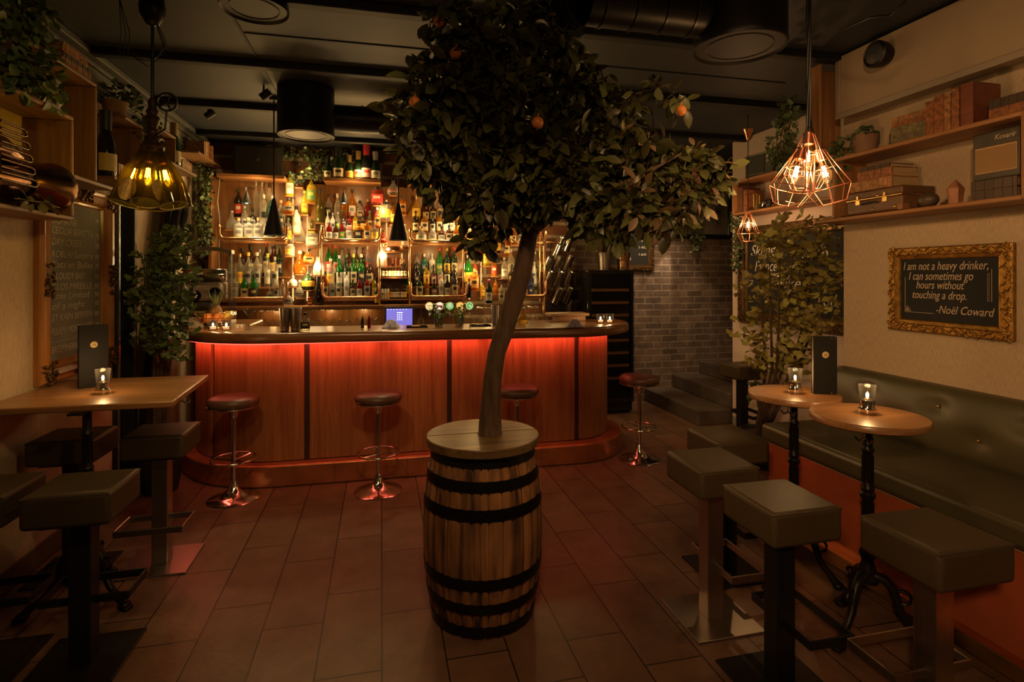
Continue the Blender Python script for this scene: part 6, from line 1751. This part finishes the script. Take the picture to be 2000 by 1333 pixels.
# bell lies towards +y, its bulging flare facing the viewer
MB().lathe([(.0, -.18), (.05, -.18), (.075, -.12), (.10, -.04), (.122, .04), (.130, .075), (.122, .10), (.09, .118), (.0, .125)], 36, M=Matrix.Translation((.02, .32, .135)) @ Matrix.Rotation(-PI / 2, 4, 'X')).build('bell', M_tuba, tu, smooth=60)
MB().tube([(.02, .15, .13), (.03, .0, .12), (.03, -.25, .11), (.02, -.55, .11), (.0, -.75, .14)], [.072, .066, .058, .050, .040], 20).build('body_tube', M_tuba, tu, smooth=60)
MB().tube([(.0, .13, .24), (.02, .0, .26), (.02, -.2, .25), (.0, -.5, .26)], [.05, .055, .05, .045], 18).build('branch_tube', M_tuba, tu, smooth=60)
m = MB()
for k in range(5):
    z = .10 + .055 * k; y1 = .14 - .02 * k; y0 = -.12
    m.tube([(.10, y0, z), (.10, y1 - .02, z), (.10, y1, z + .010), (.10, y1, z + .022), (.10, y1 - .02, z + .032), (.10, y0, z + .032)], .0055, 8)
for k in range(3): m.tube([(.085, -.14 - .06 * k, .06), (.085, -.14 - .06 * k, .36)], .022, 12)
m.build('valve_tubing', mat('tuba_bright', (.11, .065, .032), .25, 1.0), tu, smooth=60)
m = MB()
m.tube([(.02 + .076 * math.cos(i * PI / 12), .15, .125 + .076 * math.sin(i * PI / 12)) for i in range(24)], .007, 8, True)
m.build('collar', MATS['tuba_bright'], tu, smooth=60)
o = foliage([(Vector((0, 0, .0)), Vector((.04, .16, .018)))], 60, .055, .7, 12, .0).tube([(0, -.18, 0), (.01, 0, .006), (0, .18, 0)], .003, 5).build('ivy_sprig', mat('leaf_faded', (.14, .12, .035), .5, island=.4), None, smooth=60, loc=(-1.60, 3.10, 1.945)); tag(o, 'faded ivy sprig lying along the shelf edge in front of the tuba', 'plant')
# grey case
gc = thing('grey_case', 'grey metal equipment case with small square fittings on the upper left shelf', 'case', (-1.725, 3.12, 2.458), PI / 2)
MB().box(-.27, .27, -.08, .08, 0, .17).build('body', mat('case_grey', (.16, .145, .12), .4, .4), gc, bevel=.006)
MB().box(-.272, .272, -.083, -.079, .012, .020).box(-.272, .272, -.083, -.079, .15, .158).build('trim_band', M_steel, gc)
MB().box(-.13, .0, -.084, -.078, .045, .095).build('dial_window', M_blackgl, gc)
MB().box(-.155, -.125, -.086, -.079, .10, .13).box(-.17, -.01, -.083, -.080, .030, .042).build('latch', M_chrome, gc)
LBG = 'books on the left shelves'
for k, (th, l_, dy) in enumerate(((.035, .30, 0), (.03, .28, .0), (.026, .26, -.02), (.024, .24, -.02))):
    book(('lowest', 'second', 'third', 'topmost')[k] + ' old brown book of the stack on top of the tall left shelf', (-1.72, 3.52 + dy, 2.722 + (.035, .065, .091)[k - 1] * (k > 0)), PI / 2, l_, .17, th, (M_book, M_book3, M_book, M_book2)[k], True, LBG)
for k, th in enumerate((.035, .035, .03)):
    book(('lowest', 'middle', 'topmost')[k] + ' pale-edged book lying on the left middle shelf', (-1.73, 4.15, 2.222 + (.0, .035, .07)[k]), PI / 2, .22, .17, th, (M_book2, M_book, M_book2)[k], True, LBG)
for k, th in enumerate((.03, .03, .028)):
    book(('lowest', 'middle', 'topmost')[k] + ' worn book lying at the end of the far left shelf', (-1.73, 5.36, 2.507 + (.0, .03, .06)[k]), PI / 2, .20, .16, th, (M_book2, M_page, M_book2)[k], True, LBG)
for k, (y, w_) in enumerate(((5.80, .05), (5.86, .045), (5.92, .05), (5.99, .04), (6.05, .05))):
    book(ORD[k] + ' thick pale book from left standing on the left corner shelf', (-1.72, y, 2.737), PI / 2, w_, .16, .14 + .012 * (k % 3), (M_book2, M_page, M_book2, M_book, M_book2)[k], False, LBG)
def big_bottle(x, y, z, h, gl, cp, lb, lab):
    b, l, mk, c, rr = proto('champ')
    t = thing('bottle', lb, 'bottle', (x, y, z), 0, 'bottles on the left shelves'); t.scale = (h * .95, h * .95, h); t.rotation_euler.z = .9
    part(b, 'glass_body', G[gl], t); part(c, 'cap', CM[cp], t)
    if lab != '-': part(l, 'paper_label', LM[lab], t)
big_bottle(-1.70, 4.00, 2.2235, .42, 'black', 'k', 'large dark sparkling wine bottle on the left middle shelf', 'c')
big_bottle(-1.68, 5.12, 2.5085, .36, 'dkgreen', 'g', 'sparkling wine bottle with long gold foil neck on the far left shelf', 'c')
o = MB().lathe([(.0, 0), (.03, 0), (.03, .075), (.0, .075)], 16).build('candle', mat('candle_cream', (.42, .32, .18), .5), None, loc=(-1.67, 5.235, 2.507)); tag(o, 'short cream pillar candle beside the gold-necked bottle', 'candle')

# ------------------------------------------------------------------ plants
def ivy_leaf(m, p, d, up, L, w, **k): leaf(m, p, d, up, L, L * .85)
def ginkgo_leaf(m, p, d, up, L, w, **k):
    d = d.normalized(); s_ = d.cross(up)
    if s_.length < 1e-4: s_ = d.orthogonal()
    s_.normalize(); n = s_.cross(d).normalized()
    vs = [p, p + d * L * .35]; fs = []
    K = 6
    for i in range(K + 1):
        a = -1.15 + 2.3 * i / K
        r = L * (1.0 - (.22 if i == K // 2 else 0)) * .75
        vs.append(p + d * L * .35 + d * (r * math.cos(a)) + s_ * (r * math.sin(a)) + n * (.10 * L * math.sin(3 * a) + .12 * L * abs(a)))
    e = s_ * .002
    vs += [p + e, p - e]
    fs = [(1, 2 + i, 3 + i) for i in range(K)] + [(len(vs) - 2, len(vs) - 1, 1)]
    m.add(vs, fs)
# basket pot with ivy, top left
bp_ = thing('ivy_basket', 'woven basket of trailing ivy on top of the tall left shelf', 'potted plant', (-1.70, 3.15, 2.7235))
MB().lathe([(.0, 0), (.075, 0), (.095, .03), (.108, .10), (.105, .17), (.112, .185), (.108, .20), (.098, .19), (.095, .17), (.0, .16)], 28).build('basket', mat('basket', (.085, .055, .03), .8, var=.5, vscale=12, stretch=(1, 1, 9), bump=.8, bscale=50), bp_, smooth=50)
foliage([(Vector((.0, -.04, .20)), Vector((.12, .12, .06))), (Vector((.10, -.16, .10)), Vector((.10, .16, .13))), (Vector((.11, -.30, -.02)), Vector((.09, .16, .18))), (Vector((.12, -.16, -.18)), Vector((.06, .14, .15))), (Vector((.11, .02, -.10)), Vector((.03, .04, .16))), (Vector((.10, .12, -.22)), Vector((.03, .05, .10)))], 78, .050, .9, 21, .5).build('leaves', M_ivy, bp_, smooth=60)
pp2 = thing('potted_ivy', 'terracotta pot of bushy ivy behind the amber pendant on the left shelf', 'potted plant', (-1.73, 4.20, 2.642))
MB().lathe([(.0, 0), (.058, 0), (.075, .10), (.080, .115), (.070, .115), (.064, .09), (.0, .09)], 24).build('pot', M_terra, pp2, smooth=40)
foliage([(Vector((.02, .05, .17)), Vector((.13, .16, .09))), (Vector((.11, .22, .02)), Vector((.07, .16, .12))), (Vector((.12, .30, -.10)), Vector((.05, .08, .12)))], 75, .045, .9, 22, .5).build('leaves', M_ivy, pp2, smooth=60)
def curtain_ivy(name, label, blobs, seed, dens=80, L=.040, m_=None):
    c0 = blobs[0][0]
    m = foliage([(c - c0, r) for c, r in blobs], dens, L, .9, seed, .6, .5)
    t = thing(name, label, 'hanging plant', c0)
    m.build('leaves', m_ or M_ivy, t, smooth=60)
    st_ = MB()
    for k in range(4):
        pts = []
        for c, r in blobs: pts.append(c - c0 + Vector(((k - 1.5) * r.x * .3, 0, 0)))
        if len(pts) > 1: st_.tube(pts, .003, 5)
    if st_.v: st_.build('stems', M_twig, t)
def V3(a, b, c): return Vector((a, b, c))
# ivy column beside the back bar
bl = []
for k in range(8):
    y = 335 + k * 21; p = atY(404, y, 6.0); bl.append((V3(p.x - .03, 6.0, p.z), V3(.085, .08, .09)))
curtain_ivy('hanging_ivy', 'dense ivy column hanging in the left corner beside the back bar', bl, 31, 85)
bl = []
for px, y, r in ((565, 292, .09), (600, 298, .10), (635, 298, .10), (670, 292, .09), (705, 290, .09), (740, 292, .08), (625, 322, .11), (622, 345, .10), (600, 340, .07), (585, 352, .07)):
    p = atY(px, y, 6.36); bl.append((V3(p.x, 6.36 if y < 330 else 6.25, min(p.z, 2.92)), V3(r, .07, r * .75)))
curtain_ivy('ivy_garland', 'ivy garland draped along the wall above the sparkling wine bottles', bl, 32, 95, .036)
bl = []
for k, (px, y, r) in enumerate(((1358, 385, .10), (1362, 412, .10), (1364, 438, .10), (1362, 460, .085), (1358, 480, .06))):
    p = atY(px, y, 6.30); bl.append((V3(p.x, 6.30, p.z), V3(r, .07, .10)))
curtain_ivy('hanging_ivy', 'ivy trailing down over the black-framed mirror', bl, 33, 110, .036)
bl = []
for k, (px, y, r) in enumerate(((1400, 385, .06), (1404, 405, .055), (1402, 425, .05))):
    p = atY(px, y, 6.32); bl.append((V3(p.x, 6.32, p.z), V3(r, .06, .09)))
curtain_ivy('hanging_ivy', 'short ivy strand at the right side of the mirror', bl, 34, 110, .034)
bl = []
for k, (px, y, r) in enumerate(((1436, 428, .07), (1440, 448, .075), (1442, 470, .075), (1440, 492, .06), (1436, 515, .045))):
    p = atX(px, y, 3.56); bl.append((V3(3.56, min(p.y, 5.12), p.z), V3(.05, r, .09)))
curtain_ivy('hanging_ivy', 'ivy trailing from the end of the alcove shelf beside the brick wall', bl, 35, 110, .036)
bl = []
for k, (px, y, r) in enumerate(((1540, 215, .07), (1532, 250, .09), (1526, 285, .09), (1530, 315, .08))):
    p = atD(px, y, 3.7); bl.append((V3(p.x, p.y, min(p.z, 2.86)), V3(r, r, .10)))
curtain_ivy('hanging_ivy', 'ivy hanging from the ceiling corner left of the tall oak box', bl, 36, 85, .04)
# ginkgo bushes
def bush(name, label, base, stems, blobs, seed, m_, dens, L, pot=None):
    t = thing(name, label, 'plant', base)
    b0 = Vector(base)
    m = MB()
    for pts in stems: m.tube([Vector(p) - b0 for p in pts], [.016, .012, .008, .004][:len(pts)], 8)
    m.build('stems', M_bark, t, smooth=60)
    foliage([(c - b0, r) for c, r in blobs], dens, L, 1.0, seed, .2, .6, ginkgo_leaf, lambda p: p.x + b0.x > XL + .10 and p.x + b0.x < XRR - .15).build('leaves', m_, t)
    if pot:
        R_, h_ = pot
        MB().lathe([(.0, 0), (R_ * .72, 0), (R_ * .95, h_ * .5), (R_, h_), (R_ * .93, h_), (R_ * .86, h_ * .9), (.0, h_ * .88)], 28).build('pot', M_blackmt, t, smooth=50)
        MB().lathe([(.0, h_ * .885), (R_ * .85, h_ * .90), (.0, h_ * .92)], 24, close=False).build('soil', mat('soil', (.05, .035, .022), .9, var=.4, vscale=60), t)
# left ginkgo
gb = V3(-1.60, 4.60, 0)
gl_ = []
for px, y, r in ((335, 475, 42), (360, 465, 30), (305, 515, 42), (340, 520, 40), (360, 560, 32), (300, 560, 46), (270, 575, 24), (335, 590, 46), (300, 615, 40), (340, 635, 40), (318, 665, 36), (345, 680, 24), (290, 660, 30)):
    p = atD(px, y, 4.10 + ((px * 7 + y) % 5 - 2) * .05)
    p.x = max(p.x, -1.70); rr_ = r * .80 * 4.10 / F_PX; gl_.append((p, V3(min(rr_, p.x + 1.82), rr_, rr_)))
gs = []
for px in (297, 305, 312, 322, 330):
    a = atD(px, 770, 4.14); b = atD(px + 3, 700, 4.12); c = atD(px + (px - 312) * .8, 620, 4.12); d = atD(px + (px - 312) * 1.6 + 8, 500, 4.12)
    gs.append([V3(gb.x + (px - 312) * .002, gb.y, .34), b, c, d])
bush('ginkgo_bush', 'tall green leafy bush in a black pot by the left curtain', gb, gs, gl_, 41, M_ginkdk, 46, .058, (.16, .40))
# right ginkgo
gb = V3(3.10, 4.05, 0)
gl_ = []
for px, y, r in ((1530, 455, 40), (1580, 460, 45), (1620, 465, 28), (1500, 480, 26), (1540, 510, 55), (1595, 520, 48), (1480, 520, 16), (1620, 540, 30), (1530, 560, 48), (1585, 575, 46), (1455, 560, 20), (1480, 590, 22), (1540, 600, 40), (1600, 610, 36), (1500, 640, 30), (1470, 650, 24), (1445, 640, 14), (1495, 690, 40), (1540, 690, 40), (1480, 715, 20), (1560, 650, 40), (1610, 650, 22), (1530, 720, 30), (1580, 700, 22)):
    p = atD(px, y, 4.3 + ((px * 5 + y) % 7 - 3) * .07)
    rr_ = r * .84 * 4.3 / F_PX; gl_.append((p, V3(rr_, rr_, rr_)))
gs = []
for px, dx in ((1502, -18), (1510, -6), (1516, 6), (1522, 20), (1532, 50), (1538, 70)):
    b = atD(px + dx * .3, 720, 4.35); c = atD(px + dx * .8, 620, 4.35); d = atD(px + dx * 1.3, 500, 4.35)
    gs.append([V3(gb.x + (px - 1518) * .0025, gb.y, .26), b, c, d])
bush('ginkgo_plant', 'tall olive-green ginkgo plant in a black pot behind the right tables', gb, gs, gl_, 42, M_ginkgo, 24, .070, (.17, .30))
o = foliage([(Vector((0, 0, 0)), Vector((.10, .12, .10)))], 40, .06, .9, 44, .3).tube([(0, 0, -.25), (.01, 0, .0), (0, .03, .12)], .004, 5).build('low_ivy', M_ivy, None, smooth=60, loc=(3.24, 4.22, .55)); tag(o, 'low dark ivy leaves beside the ginkgo stems and far stool', 'plant')

# ------------------------------------------------------------------ velvet drape by the door
cu = thing('velvet_curtain', 'black velvet curtain swept aside on the left wall', 'curtain', (0, 0, 0))
vs = []; fs = []
nu, nv = 40, 24
for j in range(nv + 1):
    v = j / nv; z = 2.24 - 2.22 * v
    y0 = 5.20 - .62 * (v ** .8) ; wv = .46 - .18 * math.sin(PI * min(1, v * 1.1)) ** 2
    for i in range(nu + 1):
        u = i / nu
        vs.append((XL + .10 + .028 * math.sin(u * 30 + v * 3) + .012 * math.sin(u * 57), y0 + wv * u, z))
for j in range(nv):
    for i in range(nu):
        a = j * (nu + 1) + i; fs.append((a, a + 1, a + nu + 2, a + nu + 1))
c_ = MB().add(vs, fs).build('drape', M_velvet, cu, smooth=60)
sm_ = c_.modifiers.new('thick', 'SOLIDIFY'); sm_.thickness = .006
MB().tube([(XL + .10, 4.5, 2.255), (XL + .10, 5.75, 2.255)], .012, 10).build('curtain_rail', M_black, cu)

# ------------------------------------------------------------------ screen over the back bar
p0, p1 = atY(455, 340, 6.25), atY(552, 280, 6.25)
scn = thing('dark_screen', 'dark flat screen standing on top of the back bar, switched off', 'screen', ((p0.x + p1.x) / 2, 6.28, 2.626))
hw = (p1.x - p0.x) / 2; hh = .335
MB().box(-hw, hw, -.02, .03, .01, hh).build('case', M_blackmt, scn, bevel=.006)
MB().box(-hw + .02, hw - .02, -.0215, -.02, .03, hh - .02).build('panel', mat('screen_off', (.040, .036, .032), .3), scn)
MB().box(-.014, .014, -.023, -.0215, hh * .52, hh * .52 + .028).build('badge', mat('badge_grey', (.12, .12, .11), .4), scn)
MB().box(-.15, .15, -.04, .06, 0, .01).build('foot', M_blackmt, scn)

# ------------------------------------------------------------------ ducts and vents on the ceiling
def vent_drum(name, label, x, y, zb, r, h_, mface):
    t = thing(name, label, 'ceiling vent', (x, y, zb), 0, 'black drum vents on the ceiling')
    MB().lathe([(r * .93, .012), (r, .0), (r * 1.02, .012), (r, .03), (r, h_), (.0, h_)], 48, close=False).build('drum', M_black, t, smooth=40)
    MB().lathe([(.0, .010), (r * .94, .010)], 40, close=False).build('mesh_face', mface, t)
    m = MB()
    q_ = r * .72; m.tube([(q_ * math.cos(i * PI / 20), q_ * math.sin(i * PI / 20), .008) for i in range(40)], .002, 5, True)
    m.build('face_ring', mat('vent_ring', (.05, .045, .04), .5), t)
def mesh_mat():
    m, nt, N, L, P = _new('vent_mesh')
    tc = N.new('ShaderNodeTexCoord'); ck = N.new('ShaderNodeTexChecker'); ck.inputs['Scale'].default_value = 160
    ck.inputs[1].default_value = (.026, .022, .019, 1); ck.inputs[2].default_value = (.008, .008, .008, 1)
    L.new(tc.outputs['Object'], ck.inputs['Vector']); L.new(ck.outputs[0], P.inputs['Base Color']); P.inputs['Roughness'].default_value = .5
    return m
M_mesh = mesh_mat()
vent_drum('ceiling_vent', 'black drum ceiling vent with pale face over the left of the bar', -.556, 4.447, 2.655, .205, ZC - 2.656, mat('vent_pale', (.12, .11, .10), .5))
vent_drum('ceiling_vent', 'large black drum ceiling vent with mesh face at upper right', 1.785, 2.49, 2.76, .225, ZC - 2.761, M_mesh)
vent_drum('ceiling_vent', 'black drum vent cut off at the top edge of the picture', -.62, 3.0, 2.93, .16, ZC - 2.931, M_mesh)
M_duct = mat('duct_black', (.020, .018, .017), .4, .5)
def duct(name, label, pts, r, ribs=0):
    t = thing(name, label, 'air duct', (0, 0, 0))
    MB().tube(pts, r, 24).build('pipe', M_duct, t, smooth=50)
    m = MB()
    L_ = [(Vector(pts[i + 1]) - Vector(pts[i])).length for i in range(len(pts) - 1)]
    for i in range(len(pts) - 1):
        a, b = Vector(pts[i]), Vector(pts[i + 1]); n = max(1, int(L_[i] / ribs)) if ribs else 0
        for k in range(n):
            c = a.lerp(b, (k + .5) / n); d = (b - a).normalized() * .006
            MB().tube([c - d, c + d], r * 1.06, 24).build('joint_ring', mat('duct_ring', (.035, .032, .03), .35, .6), t, smooth=50)
duct('air_duct', 'round black air duct running right from the drum vent over the bar', [(-.40, 4.60, 2.85), (.6, 4.60, 2.85), (1.9, 4.60, 2.85)], .105, .42)
duct('air_duct', 'wide black duct across the ceiling at the top right', [(.95, 2.49, 2.905), (1.57, 2.49, 2.905)], .105, .155)
duct('flexible_duct', 'ribbed flexible duct sloping behind the tree crown', [(.93, 2.52, 2.90), (.82, 2.75, 2.90), (.70, 3.2, 2.89), (.58, 3.7, 2.88)], .10, .05)
# small track lights
for i, (px, y, lb) in enumerate(((515, 188, 'small black ceiling spotlight left of the drum vent'), (407, 228, 'small black ceiling spotlight by the left cornice'))):
    p = atZ(px, y - 20, ZC)
    t = thing('track_spot', lb, 'spotlight', (p.x, p.y, ZC), 0, 'small ceiling spotlights')
    MB().tube([(0, 0, -.001), (0, 0, -.05)], .008, 8).build('stem', M_black, t)
    MB().lathe([(.0, 0), (.028, 0), (.030, .08), (.0, .085)], 18, M=Matrix.Translation((-.02, 0, -.09)) @ Matrix.Rotation(.9, 4, 'Y')).build('head', M_blackmt, t, smooth=40)

o = MB().tube([atY(429, 350, 6.05), atY(425, 395, 6.05), atY(429, 430, 6.05), atY(427, 500, 6.05), atY(430, 560, 6.05)], .006, 6).build('white_cable', mat('cable_white', (.22, .19, .15), .5), None, smooth=50)
tag(o, 'pale cable running down the left side of the back bar', 'cable')
